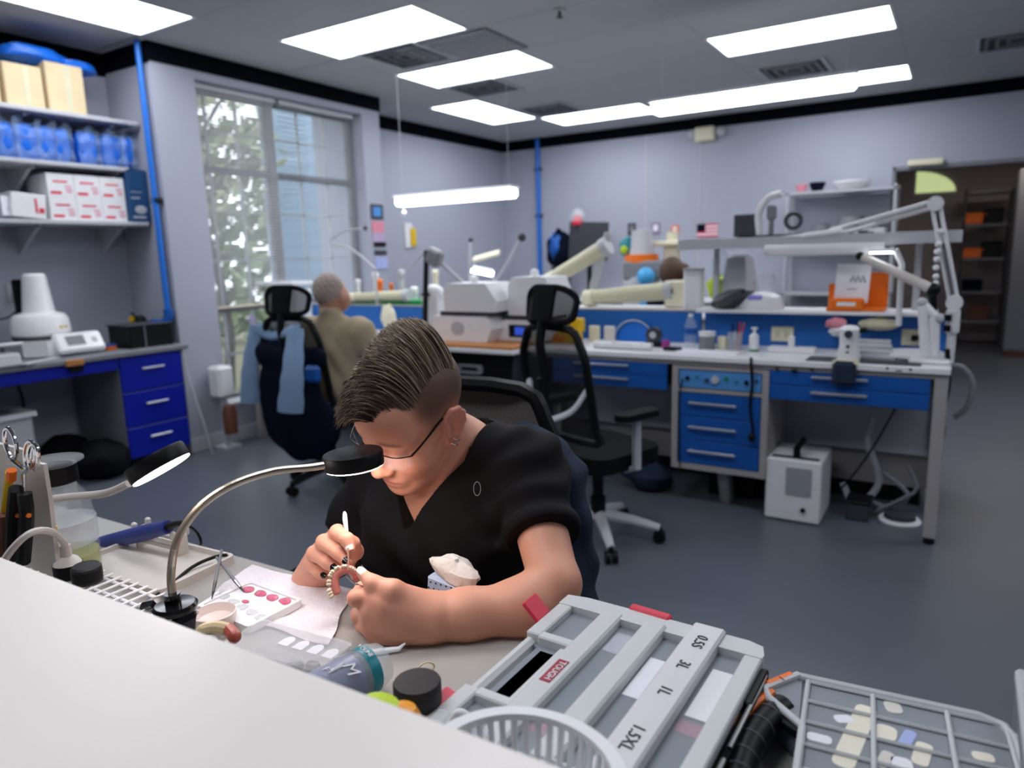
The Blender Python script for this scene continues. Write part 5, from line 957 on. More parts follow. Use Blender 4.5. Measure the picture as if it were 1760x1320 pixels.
# left hand (fist around tweezers)
def ch(pts, rs, k=.006): body.chain([PY(*p) for p in pts], rs, k)
for (x, y, Y_) in ((648, 1024, .722), (636, 1050, .712), (638, 1074, .712), (652, 1092, .72)): body.cone(WL, PY(x, y, Y_), .028, .0155, .02)
body.ell(PY(686, 1058, .742), (.040, .033, .043), None, .025); body.cone(WL, PY(668, 1036, .724), .026, .019, .025)
ch([(648, 1024, .722), (612, 1028, .705), (622, 1012, .730), (628, 1004, .745)], [.0150, .0125, .0105, .0085])
ch([(636, 1050, .712), (618, 1056, .735), (640, 1052, .765), (660, 1052, .775)], [.0150, .013, .011, .009])
ch([(638, 1074, .712), (624, 1080, .735), (646, 1074, .765), (664, 1072, .775)], [.0145, .0125, .011, .009])
ch([(652, 1092, .72), (640, 1096, .738), (658, 1090, .76), (672, 1088, .77)], [.013, .011, .0095, .008])
ch([(716, 1040, .752), (676, 1016, .728), (642, 1003, .720), (622, 986, .722)], [.022, .0165, .0118, .0080], .008)
# right arm and hand
ER, WR = Vector((-1.040, .975, .815)), PY(535, 1000, .812)
body.cone(SR, ER, .05, .042, .03); body.cone(ER, WR, .041, .0285, .03)
for (x, y, Y_) in ((566, 936, .805), (552, 946, .805), (543, 960, .805), (538, 975, .805)): body.cone(WR, PY(x, y, Y_), .024, .0145, .02)
body.ell(PY(553, 980, .80), (.026, .022, .028), None, .02)
ch([(566, 936, .805), (580, 915, .768), (596, 927, .752), (602, 943, .748)], [.0145, .0125, .0105, .0082])
ch([(552, 946, .805), (557, 932, .762), (583, 951, .748), (598, 966, .744)], [.0145, .0128, .0108, .0082])
ch([(543, 960, .805), (540, 951, .763), (563, 967, .75), (578, 977, .748)], [.014, .0122, .0102, .008])
ch([(538, 975, .805), (532, 970, .768), (549, 984, .758), (561, 990, .758)], [.013, .0108, .009, .0075])
ch([(560, 985, .81), (592, 968, .80), (610, 948, .785), (609, 932, .766)], [.02, .0155, .0125, .0092], .01)
person = thing('person', 'woman in black scrubs and glasses with swept-up undercut hair painting a denture', 'person', (-.81, 1.05, .5))
skin_o, V = sdf_obj('body', body, (-1.17, .66, .66), (-.40, 1.22, 1.34), .0021, ['skin'], person)
# tint: real colour zones (stubble on shaved sides, lips, brows, blush)
Q = (V-np.array(HC)) @ HR; f_, l_, u_ = Q.T
base = np.array(lin('e1a387')); cols = np.tile(base, (len(V), 1)); zm_ = V[:, 2] < .98
def blend(mask, c): 
    global cols
    cols = cols*(1-mask[:, None])+np.array(lin(c))*mask[:, None]
inhead = (np.abs(l_) < .1) & (u_ > -.13) & (f_ > -.13) & (V[:, 2] > 1.0)
blend(sm(u_, -.01, .045)*sm(-f_, -.052+0, -.018)*sm(np.abs(l_), .0, .02)*inhead*.80, '5a4232')
blend(sm(-f_, -.06, -.03)*sm(u_, .03, .06)*inhead*.7, '5a4232')
blend(sm(-f_, .02, .06)*sm(u_, -.06, -.01)*inhead*.7, '5a4232')
ear = ((np.abs(l_) > .0775) | ((np.abs(l_) > .072) & (u_ < .0))) & (V[:, 2] > 1.0) & (f_ < .014) & (f_ > -.045) & (u_ > -.045) & (u_ < .045)
blend(ear*1.0, 'dc9a84')
blend(np.exp(-(((f_-.1)/.014)**2+(l_/.022)**2+((u_+.072)/.010)**2))*inhead*.8, 'b5605a')
for s_ in (-1, 1):
    blend(np.exp(-(((l_-s_*.033)/.017)**4+((u_-.031+.25*(np.abs(l_)-.03)**1)/.0045)**2))*(f_ > .05)*.75, '5a3c2c')
    blend(np.exp(-(((f_-.07)/.03)**2+((l_-s_*.042)/.02)**2+((u_+.03)/.022)**2))*inhead*.35, 'd8745f')
    blend(np.exp(-(((l_-s_*.031)/.014)**4+((u_+.004)/.0022)**2))*(f_ > .06)*.6, '5a3a30')
blend(np.exp(-(((f_-.112)/.014)**2+(l_/.014)**2+((u_+.036)/.014)**2))*inhead*.4, 'd8806e')
hand = sm(-V[:, 0], .60, .70)*(V[:, 1] < .80)*zm_; blend(hand*.35, 'e09c88')
paint(skin_o, cols)

# scrub top
top = SDF()
top.cone(SL+Vector((-.01, 0, .005)), SR+Vector((.01, 0, .005)), .068, .068, .04); top.ell((-.805, 1.05, .93), (.192, .128, .15), None, .06); top.ell((-.815, 1.06, .74), (.185, .145, .22), None, .06)
top.ell((-.880, .965, .875), (.075, .055, .07), None, .06); top.ell((-.735, .965, .885), (.075, .055, .07), None, .06)
top.cone(NB+Vector((0, .02, -.01)), SL, .066, .062, .04); top.cone(NB+Vector((0, .02, -.01)), SR, .066, .062, .04)
CL = SL.lerp(EL, .62); CRt = SR.lerp(ER, .86)
sl_ = SDF(); sl_.cone(SL, SL.lerp(EL, .9), .070, .060, .03); sl_.plane(CL, EL-SL, .004)
sr_ = SDF(); sr_.cone(SR, ER, .070, .060, .03); sr_.plane(CRt, ER-SR, .004)
def join(P, d):
    for q in (sl_, sr_):
        x = q.eval(P); h = np.maximum(.03-np.abs(d-x), 0)/.03; d = np.minimum(d, x)-h*h*.03*.25
    return d
top.fn(join)
# V neck: wedge opening downwards to VB
VB = Vector((-.822, .90, .925)); 
def vneck(P, d):
    x = P[:, 0]+.812-.1*(P[:, 2]-.93); z = P[:, 2]; w_ = (z-.922)*.62
    yy = P[:, 1]-(1.055-.06*0); front = np.maximum(np.abs(x)-np.minimum(w_, .078), P[:, 1]-1.07)
    hole = np.maximum(front, .92-z)
    nk = np.sqrt((P[:, 0]+.797)**2+((P[:, 1]-1.035)*.92)**2)-.074; hole = np.minimum(hole, np.maximum(nk, 1.02-z))
    return np.maximum(d, -hole*.8)
top.fn(vneck)
def folds(P, d):
    x, y, z = P.T
    a = .0050*np.sin(46*(z+.55*(x+.8))+5*np.sin(9*x))*sm(-(z-.95), -.05, .08)
    b = .0045*np.sin(70*(z-.9*x+.3*y)+3*np.sin(20*y))*sm(x, -.70, -.62)+.003*np.sin(60*(z+.9*x))*sm(-x, .92, 1.0)
    c = .002*np.sin(33*x+17*z)*np.sin(29*z-13*x)
    return d+a+b+c
top.fn(folds)
M_('scrub', '131113', .85, spec=.25, bump=.12, bscale=900, var=.1)
scrub, _ = sdf_obj('scrub_top', top, (-1.18, .84, .60), (-.44, 1.24, 1.16), .0032, ['scrub'], person)
# neckline piping + chest pin stitching
pin = [PY(818+6*math.cos(a)+2, 840+12*math.sin(a), .945) for a in np.linspace(-1.2, 5.0, 18)]
# hair ------------------------------------------------------------
hair_core = SDF()
hair_core.ell(hd(-.014, -.001, .043), (.0975, .0772, .0855), [list(x) for x in HRm], .01)
hair_core.plane(hd(0, .056, .092), HRm @ Vector((-.10, .62, -.78)), .006); hair_core.plane(hd(.070, 0, .09), HRm @ Vector((.9, 0, -.35)), .006)
M_('hair_dark', '33281f', .7, var=.3, vscale=60)
hcore, _ = sdf_obj('hair', hair_core, tuple(HC-Vector((.2, .2, .1))), tuple(HC+Vector((.2, .2, .25))), .003, ['hair_dark'], person)
rg = np.random.default_rng(11)
def cr_spline(C, n):
    """C (N,k,3) control points -> (N,n,3) Catmull-Rom samples"""
    Q = np.concatenate([2*C[:, :1]-C[:, 1:2], C, 2*C[:, -1:]-C[:, -2:-1]], 1); k = C.shape[1]-1; out = []
    for u in np.linspace(0, k, n):
        i = min(int(u), k-1); t = u-i; a, b, c, d = (Q[:, i+q] for q in range(4)); out.append(.5*((2*b)+(c-a)*t+(2*a-5*b+4*c-d)*t*t+(3*b-a-3*c+d)*t**3))
    return np.stack(out, 1)
def skull(f, l): return .043+.083*np.sqrt(np.maximum(1-((f+.014)/.0965)**2-(l/.0765)**2, .02))
N = 10500
f0 = rg.uniform(-.092, .079, N); l0 = np.where(rg.random(N) < .35, rg.uniform(.030, .058, N), rg.uniform(-.055, .05, N))
ok_ = (((f0+.01)/.092)**2+(l0/.075)**2) < 1; f0, l0 = f0[ok_], l0[ok_]; N = len(f0); u0 = skull(f0, l0)-.002
clid = np.round(f0*75+.9*np.sin(l0*34)+.5*np.sin(l0*71+1))*1.7+np.round(l0*9)*.9      # locks
cl = .5+.5*np.sin(clid*7.31); ca = .5+.5*np.sin(clid*3.17+1); ln = rg.uniform(.80, 1.05, N)
df = np.interp(f0, [-.09, -.04, .0, .04, .075], [-.014, -.016, -.004, .020, .040])*ln+.012*(cl-.5)
dl = (-.012-.052*np.clip((l0+.05)/.1, 0, 1))*ln+.012*(ca-.5)
tf, tl = f0+df, l0+dl
ush = .161-np.where(tf > -.045, ((tf+.045)/.13)**2*.050, ((tf+.045)/.055)**2*.038)-np.maximum(0, -(tl+.005)/.06)**2*.030-np.maximum(0, tl/.06)**2*.012
tu = u0+(np.maximum(ush, u0+.006)-u0)*rg.uniform(.80, 1.03, N)*(.88+.14*cl)
jit = rg.normal(0, .0010, (N, 3)); c0 = np.stack([f0, l0, u0], 1); tip = np.stack([tf, tl, tu], 1)
edge = np.clip((l0-.01)/.04, 0, 1)[:, None]; fr = np.clip((f0-.02)/.05, 0, 1)[:, None]
out = np.array([[0., .40, .92]])*edge+np.array([[0., 0., 1.]])*(1-edge)+np.array([[.45, 0, -.05]])*fr; dist = np.linalg.norm(tip-c0, axis=1, keepdims=True)
c1 = c0+(tip-c0)*.22+out*dist*.14+jit*.5; c2 = c0+(tip-c0)*.52+out*dist*.20+jit; c3 = c0+(tip-c0)*.80+out*dist*.13+jit*1.7; c4 = tip+jit*3.2-fr*np.array([[-.002, .004, .010]])
Cc = np.stack([c0, c1, c2, c3, c4], 1); Nf = 0; Cf = np.zeros((0, 5, 3))
Cc = np.concatenate([Cc, Cf]); NS = len(Cc); n_ = 11
Pp = cr_spline(Cc, n_) @ HR.T.astype(float) + np.array(HC)
tg = np.gradient(Pp, axis=1); tg /= np.linalg.norm(tg, axis=2, keepdims=True)+1e-9; up_ = np.array(HRm @ Vector((.3, .8, .5))); uu = np.cross(tg, up_); uu /= np.linalg.norm(uu, axis=2, keepdims=True)+1e-9; vv = np.cross(tg, uu)
rad = rg.uniform(.0007, .0013, NS)[:, None]*(1-.8*np.linspace(0, 1, n_)[None]**2.2)
HV = np.stack([Pp+rad[..., None]*(math.cos(a)*uu+math.sin(a)*vv) for a in (0, 2*PI/3, 4*PI/3)], 2)-np.array(person.location)
base_i = (np.arange(NS)*n_*3)[:, None, None]+(np.arange(n_-1)*3)[None, :, None]; j3 = np.arange(3)[None, None]
HF = np.stack([base_i+j3, base_i+(j3+1) % 3, base_i+3+(j3+1) % 3, base_i+3+j3], -1).reshape(-1, 4)
pick = np.concatenate([np.where(cl > .62, rg.choice([0, 1, 1, 2, 2], N), np.where(cl > .3, rg.choice([0, 1, 1, 2], N), rg.choice([0, 0, 1], N))), rg.choice([0, 0, 1, 1, 2], Nf)])
hme = bpy.data.meshes.new('hair_strands'); hme.vertices.add(NS*n_*3); hme.vertices.foreach_set('co', HV.astype(np.float32).ravel()); hme.loops.add(HF.size); hme.loops.foreach_set('vertex_index', HF.astype(np.int32).ravel()); hme.polygons.add(len(HF)); hme.polygons.foreach_set('loop_start', np.arange(len(HF), dtype=np.int32)*4); hme.update(calc_edges=True)
for nm, c_ in (('hair_a', '42332a'), ('hair_b', '77634e'), ('hair_c', 'ab987e')): M_(nm, c_, .45, var=.12, vscale=40); hme.materials.append(MATS[nm])
hme.polygons.foreach_set('material_index', np.repeat(pick, (n_-1)*3).astype(np.int32)); hme.shade_smooth(); ho = bpy.data.objects.new('hair_strands', hme); COL.objects.link(ho); ho.parent = person; ho['kind'] = 'stuff'
# glasses
gl = MB()
for s_ in (-1, 1):
    gl.tube(bez([hd(.084, s_*.066, .010), hd(.06, s_*.071, .016), hd(.0, s_*.0765, .028), hd(-.02, s_*.076, .022)], 12), .0019, 6)
    gl.tube(bez([hd(.105, s_*.012, .012), hd(.107, s_*.022, .016), hd(.102, s_*.05, .016), hd(.084, s_*.066, .010)], 12), .0011, 6)
gl.tube(bez([hd(.105, -.012, .012), hd(.109, 0, .014), hd(.105, .012, .012)], 6), .0012, 6)
M_('spec_frame', '1a0d0a', .3); gp = part('glasses', gl, 'spec_frame', person, 'thin dark brown glasses')
for s_ in (-1, 1):
    part('lens', MB().sheet(lambda u, v, s_=s_: hd(.106-.022*u*u, s_*(.014+.050*u), .014-(.030+.004*math.sin(PI*u))*v*(1-.25*(2*u-1)**4)), 10, 8, .001), 'glass', gp)
# ear jewellery
for k, (f1, u1) in enumerate(((.002, -.034), (-.006, -.030), (-.016, -.020))): part('earring', MB().tube([hd(f1+.004*math.cos(a), .080+.007*math.sin(a), u1+.0045*math.cos(a)) for a in np.linspace(0, 2*PI, 14)], .0013, 6), 'chrome', person)
part('ear_stud', MB().ell(hd(-.020, .086, .030), .0018, 8), 'chrome', person); part('ear_stud', MB().ell(hd(.010, .079, -.006), .0015, 8), 'chrome', person)
# nails
M_('nail_black', '0a0a0c', .12); M_('nail_pale', 'e6c9c4', .2); M_('nail_white', 'f0e8e4', .2)
def nail(a, b, c, m_, w_=.0062, ln=.011, up=None):
    A, B_ = PY(*a), PY(*b); d = (B_-A).normalized(); n_ = Vector(c); n_ = (n_-d*n_.dot(d)).normalized(); T = frame(B_+n_*.0088-d*.002, d, z=n_)
    mb = MB(); mb.T = T; mb.sheet(lambda u, v: (ln*(u-.4), (v-.5)*2*w_*(1-.3*abs(2*u-1)**3), -.0022*(2*v-1)**2), 6, 6, .0012); part('fingernail', mb, m_, person)
tc_ = Vector((.62, -.70, .32))
nail((596, 927, .752), (602, 943, .748), tc_, 'nail_pale'); nail((583, 951, .748), (598, 966, .744), tc_, 'nail_black'); nail((563, 967, .75), (578, 977, .748), tc_, 'nail_black'); nail((549, 984, .758), (561, 990, .758), tc_, 'nail_black', .005)
nail((610, 948, .785), (609, 932, .766), (.7, -.6, .3), 'nail_pale'); nail((642, 1003, .720), (622, 986, .722), (.2, -.3, .9), 'nail_white', .0062, .016)
part('wristband', MB().tube([WR.lerp(ER, .12)+(Vector((1, -.2, .3)).cross(ER-WR).normalized()*math.cos(a)+(ER-WR).cross(Vector((1, -.2, .3)).cross(ER-WR)).normalized()*math.sin(a))*.0315 for a in np.linspace(0, 2*PI, 22)], .0022, 6), 'black', person)
part('chest_pin', MB().tube(pin, .0005, 5), 'light_grey', person)
# trousers / legs reaching the floor
legs = SDF(); legs.cone((-.88, 1.08, .58), (-.90, .72, .56), .085, .06, .04); legs.cone((-.74, 1.08, .58), (-.72, .72, .56), .085, .06, .04); legs.cone((-.90, .72, .56), (-.90, .78, .1), .06, .045, .03); legs.cone((-.72, .72, .56), (-.72, .78, .1), .06, .045, .03); legs.ell((-.81, 1.1, .60), (.18, .14, .10), None, .05)
for x in (-.90, -.72): legs.cone((x, .80, .05), (x, .62, .04), .045, .035, .03)
sdf_obj('trousers', legs, (-1.06, .54, .0), (-.58, 1.3, .72), .008, ['scrub'], person)

# ---------------------------------------------------------------- jacket on the woman's chair
JO = Vector((-.085, .0, 0)); jk = SDF(); jk.ell((-.70, 1.30, .80), (.12, .075, .24), None, .05); jk.cone((-.60, 1.28, .93), (-.56, 1.20, .62), .055, .065, .04); jk.cone((-.95, 1.36, .92), (-.62, 1.28, .98), .045, .04, .05); jk.ell((-.62, 1.25, .62), (.10, .10, .20), None, .05)
jk.fn(lambda P, d: d+.006*np.sin(38*P[:, 0]+22*P[:, 2]+4*np.sin(15*P[:, 1]))+.004*np.sin(60*P[:, 2]-30*P[:, 0]))
jt = thing('jacket', 'dark blue denim jacket draped over the woman\'s chair back', 'jacket', (-.68, 1.3, .42)); jo, _ = sdf_obj('cloth', jk, (-1.08, 1.08, .36), (-.46, 1.44, 1.10), .006, ['denim'], jt); jt.location = Vector(jt.location)+JO
part('hood_flap', MB().tube(bez([PY(925, 790, 1.2), PY(945, 815, 1.17), PY(960, 850, 1.16), PY(975, 880, 1.16)], 12), [.03, .034, .03, .024, .02, .02, .02, .02, .018, .016, .014, .012, .01][:13], 10), 'navy', jt)

# ---------------------------------------------------------------- the man by the window (back view)
mh = Vector((-3.24, 3.09, 1.215)); man = thing('person', 'grey-haired man in a tan shirt seated with his back turned by the window', 'person', (-3.2, 3.1, .45))
mb_ = SDF(); mb_.ell(mh+Vector((0, 0, .005)), (.082, .098, .108), None, .02); mb_.ell(mh+Vector((.03, .05, -.05)), (.062, .06, .07), None, .03); mb_.cone(mh+Vector((.0, -.01, -.06)), mh+Vector((-.01, -.02, -.15)), .060, .062, .03); mb_.ell(mh+Vector((.082, .01, -.03)), (.012, .022, .036), None, .006); mb_.ell(mh+Vector((-.082, .01, -.03)), (.012, .022, .036), None, .006)
ms = mh+Vector((0, .0, -.20)); mb_.cone(ms+Vector((0, 0, .04)), ms+Vector((.02, .02, -.3)), .05, .08, .04)
h1, h2 = Vector((-2.78, 3.47, .90)), Vector((-3.2, 3.6, .90)); aR, eR = ms+Vector((.20, .02, -.04)), ms+Vector((.33, .10, -.26)); aL, eL = ms+Vector((-.19, 0, -.04)), ms+Vector((-.27, .16, -.28))
mb_.cone(eR, h1, .04, .03, .02); mb_.ell(h1, (.045, .05, .025), None, .02); mb_.cone(eL, h2, .04, .03, .02); mb_.ell(h2, (.04, .05, .025), None, .02)
mo, V = sdf_obj('body', mb_, (-3.6, 2.9, .6), (-2.65, 3.75, 1.4), .008, ['skin'], man)
cols = np.tile(np.array(lin('b98a74')), (len(V), 1)); paint(mo, cols)
hr_ = SDF(); hr_.ell(mh+Vector((-.004, -.010, .012)), (.088, .102, .108), None, .01); hr_.plane(mh+Vector((.02, .045, 0)), Vector((.35, .8, -.25)), .01); hr_.plane(mh+Vector((0, 0, -.075)), Vector((0, .2, -1)), .01); hr_.fn(lambda P, d: d+.003*np.sin(160*P[:, 0])*np.sin(130*P[:, 2]+90*P[:, 1]))
M_('hair_grey', 'a2938c', .8, var=.2, vscale=90); sdf_obj('hair', hr_, tuple(mh-Vector((.16, .16, .2))), tuple(mh+Vector((.16, .16, .18))), .006, ['hair_grey'], man)
st = SDF(); st.cone(aL, aR, .088, .09, .04); st.ell(ms+Vector((.01, .0, -.17)), (.215, .135, .20), None, .05); st.ell(ms+Vector((.02, -.01, -.40)), (.20, .15, .24), None, .06); st.cone(ms+Vector((0, -.01, .0)), ms+Vector((.0, -.015, .075)), .085, .070, .05)
st.cone(aR, eR, .082, .062, .04); st.cone(eR, eR.lerp(h1, .62), .062, .05, .03); st.cone(aL, eL, .08, .06, .04); st.cone(eL, eL.lerp(h2, .6), .06, .048, .03)
st.fn(lambda P, d: d+.005*np.sin(34*P[:, 2]+26*P[:, 0]+3*np.sin(12*P[:, 0]))*sm(-(P[:, 2]-.95), -.05, .1)+.002*np.sin(60*P[:, 0]-30*P[:, 2]))
M_('tan_shirt', 'a8997e', .85, bump=.2, bscale=200); sdf_obj('shirt', st, (-3.7, 2.8, .3), (-2.65, 3.75, 1.2), .009, ['tan_shirt'], man)
tr = SDF(); tr.cone((-3.3, 3.1, .5), (-3.25, 3.5, .5), .1, .07, .04); tr.cone((-3.1, 3.1, .5), (-3.05, 3.5, .5), .1, .07, .04); tr.cone((-3.25, 3.5, .5), (-3.25, 3.45, .06), .07, .05, .03); tr.cone((-3.05, 3.5, .5), (-3.05, 3.45, .06), .07, .05, .03); tr.cone((-3.25, 3.45, .045), (-3.25, 3.62, .04), .045, .035, .02); tr.cone((-3.05, 3.45, .045), (-3.05, 3.62, .04), .045, .035, .02)
M_('trouser', '2a2b24', .9); sdf_obj('trousers', tr, (-3.5, 2.95, 0), (-2.9, 3.75, .66), .012, ['trouser'], man)
# clothes on his chair
j2_ = SDF(); cb = Vector((-3.28, 2.72, 0)); j2_.cone(cb+Vector((-.2, .02, .88)), cb+Vector((.2, .06, .86)), .06, .065, .05); j2_.ell(cb+Vector((0, .03, .66)), (.26, .07, .28), None, .05); j2_.ell(cb+Vector((.06, .05, .46)), (.30, .09, .22), None, .05); j2_.fn(lambda P, d: d+.008*np.sin(30*P[:, 0]+8*P[:, 2]))
t = thing('jacket', 'navy jacket hung over the back of the man\'s chair', 'jacket', tuple(cb+Vector((0, 0, .25)))); sdf_obj('cloth', j2_, tuple(cb+Vector((-.42, -.15, .15))), tuple(cb+Vector((.46, .22, 1.05))), .012, ['navy'], t); part('lining', MB().box(cb+Vector((.24, -.0, .78)), (.1, .05, .1), .02, Rz(.2)), 'blue', t)
M_('shirt_blue', '7f9ab8', .85, var=.1, bump=.2, bscale=120)
sv = thing('shirt', 'light blue shirt with two sleeves hanging on the man\'s chair', 'shirt', (-3.5, 2.55, .3))
for (a, b, c, w0) in (((440, 560, 2.72), (430, 630, 2.66), (430, 692, 2.65), .050), ((508, 565, 2.66), (503, 640, 2.58), (499, 708, 2.57), .062)):
    P_ = bez([PY(*a), PY(*b), PY(*c)], 14); n = len(P_); part('sleeve', MB().tube(P_, [w0*(.7+.45*(i/(n-1))+.04*math.sin(i*1.7)) for i in range(n)], 14, flat=.45), 'shirt_blue', sv)
part('yoke', MB().tube(bez([PY(440, 562, 2.72), PY(470, 575, 2.76), PY(508, 566, 2.67)], 10), .04, 10, flat=.5), 'shirt_blue', sv)
# ---------------------------------------------------------------- person far behind the bench
ph = PY(1156, 470, 5.3); p3 = thing('person', 'brown-haired person mostly hidden behind the white bench column', 'person', (ph.x, 5.35, .5))
pb_ = SDF(); pb_.ell(ph, (.085, .10, .11), None, .02); pb_.cone(ph+Vector((0, .02, -.08)), ph+Vector((0, .03, -.18)), .055, .06, .03); pb_.ell(ph+Vector((0, .03, -.05)), (.06, .085, .06), None, .03)
o3, V = sdf_obj('body', pb_, tuple(ph-Vector((.2, .2, .35))), tuple(ph+Vector((.2, .2, .2))), .01, ['skin'], p3); paint(o3, np.tile(np.array(lin('b98a74')), (len(V), 1)))
h3 = SDF(); h3.ell(ph+Vector((0, -.015, .015)), (.095, .105, .115), None, .02); h3.ell(ph+Vector((.09, -.02, .03)), (.05, .05, .05), None, .02); h3.plane(ph+Vector((0, .05, 0)), Vector((0, 1, -.2)), .01); M_('hair_brown', '4a3222', .6, var=.2, vscale=60); sdf_obj('hair', h3, tuple(ph-Vector((.2, .2, .2))), tuple(ph+Vector((.2, .2, .2))), .01, ['hair_brown'], p3)
t3 = SDF(); t3.cone((ph.x-.09, 5.36, .55), (ph.x-.09, 5.4, .05), .09, .05, .03); t3.cone((ph.x+.09, 5.36, .55), (ph.x+.09, 5.4, .05), .09, .05, .03); t3.ell((ph.x, 5.36, .62), (.18, .12, .14), None, .05); sdf_obj('trousers', t3, (ph.x-.3, 5.2, 0), (ph.x+.3, 5.55, .8), .015, ['trouser'], p3)
s3 = SDF(); s3.ell(ph+Vector((0, .03, -.42)), (.2, .13, .26), None, .05); s3.cone(ph+Vector((-.16, .03, -.22)), ph+Vector((.16, .03, -.22)), .06, .06, .05); sdf_obj('shirt', s3, tuple(ph-Vector((.35, .3, .75))), tuple(ph+Vector((.35, .3, 0))), .014, ['navy'], p3)
# ================================================================== NEAR DESK AND LEDGE
DT = .84; LZ = 1.05
def dfar(x): return .845+.03*x          # far edge of the desk
t = thing('work_desk', 'grey laminate desk where the woman works', 'desk', (-1.0, .6, 0))
part('top', MB().prism([(-2.6, .30), (.42, .36), (.42, dfar(.42)), (-2.6, dfar(-2.6)-.0)], DT-.03, DT), 'desk', t); part('edge', MB().prism([(-2.6, dfar(-2.6)), (.42, dfar(.42)), (.42, dfar(.42)+.004), (-2.6, dfar(-2.6)+.004)], DT-.03, DT-.001), 'mid_grey', t)
for x in (-2.5, .3): part('leg', MB().bb((x, .45, 0), (x+.04, .70, DT-.03), .004), 'bench_frame', t)
t = thing('service_ledge', 'broad white raised ledge filling the near foreground', 'counter', (-.8, .1, 0))
part('top', MB().prism([(-2.6, -.30), (.6, -.30), (.6, .404), (.58, .411), (-2.58, .312), (-2.6, .297)], LZ-.03, LZ), 'ledge', t); part('panel', MB().prism([(-2.55, .20), (.55, .20), (.55, .26), (-2.55, .24)], 0, LZ-.03), 'wall', t)
# wire rack between ledge and desk
RZ = .925; t = thing('wire_rack', 'low white wire rack running behind the ledge', 'rack', (-.9, .5, DT)); rk = MB()
for y in (.462, .485, .512, .54): rk.cyl((-1.5, y-.018, RZ), (-.87, y-.003, RZ), .0026, n=6)
part('long_wire', rk, 'white', t); wm = MB().cyl((0, -.045, 0), (0, .045, 0), .002, n=6).mesh('cross_wire', 'white')
for k in range(27): inst('cross_wire', wm, t, (-1.49+k*.023+.9, .492-.5+.023*(k/48), RZ+.003-DT))
for x in (-1.45, -.89): part('leg', MB().cyl((x, .46, DT), (x, .46, RZ), .003, n=6).cyl((x, .535, DT), (x, .535, RZ), .003, n=6), 'white', t)
# ---- lamps
M_('ring_light', 'ffffff', .4, emit=21, emcol='fff0ea')
def ring_lamp(neck, rs, hc_, nrm, lbl, clampz=None, matn='goose', rad=.046):
    n = Vector(nrm).normalized(); t = thing('gooseneck_lamp', lbl, 'lamp', tuple(neck[0]), group='gooseneck ring lamps'); pts = bez(neck, 44)
    gk = MB().tube(pts, rs, 12)
    part('gooseneck', gk, matn, t)
    cc = MB(); L = 0
    for a, b in zip(pts[:-1], pts[1:]):
        for q in np.arange(0, 1, .25): p = a.lerp(b, q); d = (b-a).normalized(); cc.tube([p-d*.0008, p+d*.0008], rs*1.12, 10, cap=False)
    part('coil', cc, matn, t)
    R = frame((0, 0, 0), n.orthogonal(), z=n).to_3x3()
    part('head', MB().lathe([(rad*.955, .0005), (rad*.985, .0), (rad, .002), (rad, .019), (rad*.97, .022), (0, .022)], hc_, 44, R), 'black', t)
    part('led_ring', MB().lathe([(rad*.35, -.0005), (rad*.90, -.0022), (rad*.955, -.0012), (rad*.955, .003), (rad*.35, .003)], hc_, 44, R), 'ring_light', t)
    return t
nk = [PY(298, 1034, .52), PY(294, 985, .53), PY(306, 925, .555), PY(345, 870, .585), (PY(400, 833, .62)), PY(470, 810, .665), PY(535, 803, .70), PY(573, 797, .72)]
t = ring_lamp(nk, .0052, PY(609, 801, .752), (-.06, -.03, 1), 'lit gooseneck ring lamp held in front of the woman\'s face')
cl = PY(298, 1040, .52); part('clamp', MB().lathe([(.0, -.006), (.028, -.006), (.030, 0), (.026, .004), (0, .005)], cl+Vector((.004, 0, 0)), 24).box(cl+Vector((-.038, -.004, -.006)), (.045, .03, .016), .006, Ry(-.35)).box(cl+Vector((-.014, 0, -.028)), (.05, .032, .036), .008).box(cl+Vector((.018, 0, -.03)), (.02, .034, .05), .006, Ry(.3)).cyl(cl, cl+Vector((.0, 0, .018)), .011, n=16), 'black_gloss', t); part('spring', MB().cyl(cl+Vector((-.012, -.02, -.035)), cl+Vector((.02, -.02, -.035)), .006, n=10), 'steel', t)
hl = PY(278, 807, .56); nd = -(CR*.52+CD*.84+CF*.06)
nk = [PY(-25, 960, .52), PY(20, 885, .53), PY(70, 862, .54), PY(120, 854, .55), PY(180, 848, .56), PY(222, 831, .56)]
ring_lamp(nk, .0056, hl, nd, 'second gooseneck ring lamp tilted up at the left', matn='beige_light', rad=.044)
p = PY(-25, 960, .52); single('lamp_clamp', MB().box(p, (.05, .05, .04), .008).cyl(p, (p.x, p.y, DT), .02, n=12), 'black', 'black clamp foot of the left gooseneck lamp', 'clamp')
# ---- tool caddy at left edge
t = thing('tool_caddy', 'white upright tool caddy at the left edge', 'caddy', (-1.22, .48, DT))
cy = .47; a, b = PY(-60, 985, cy), PY(62, 800, cy)
part('back_panel', MB().prism([(PY(-70, 800, cy).x, DT+.02), (PY(66, 960, cy).x, DT+.02), (PY(64, 900, cy).x, PY(0, 850, cy).z), (PY(50, 812, cy).x, PY(50, 805, cy).z), (PY(20, 795, cy).x, PY(20, 797, cy).z), (PY(18, 775, cy).x, PY(0, 775, cy).z), (PY(-70, 775, cy).x, PY(0, 775, cy).z)], cy+.02, cy+.026, Matrix(((1, 0, 0, 0), (0, 0, 1, 0), (0, 1, 0, 0), (0, 0, 0, 1)))), 'beige_light', t)
part('tray', MB().bb((PY(-80, 900, cy).x, cy-.03, DT+.0), (PY(66, 960, cy).x, cy+.026, DT+.03), .004), 'beige_light', t)
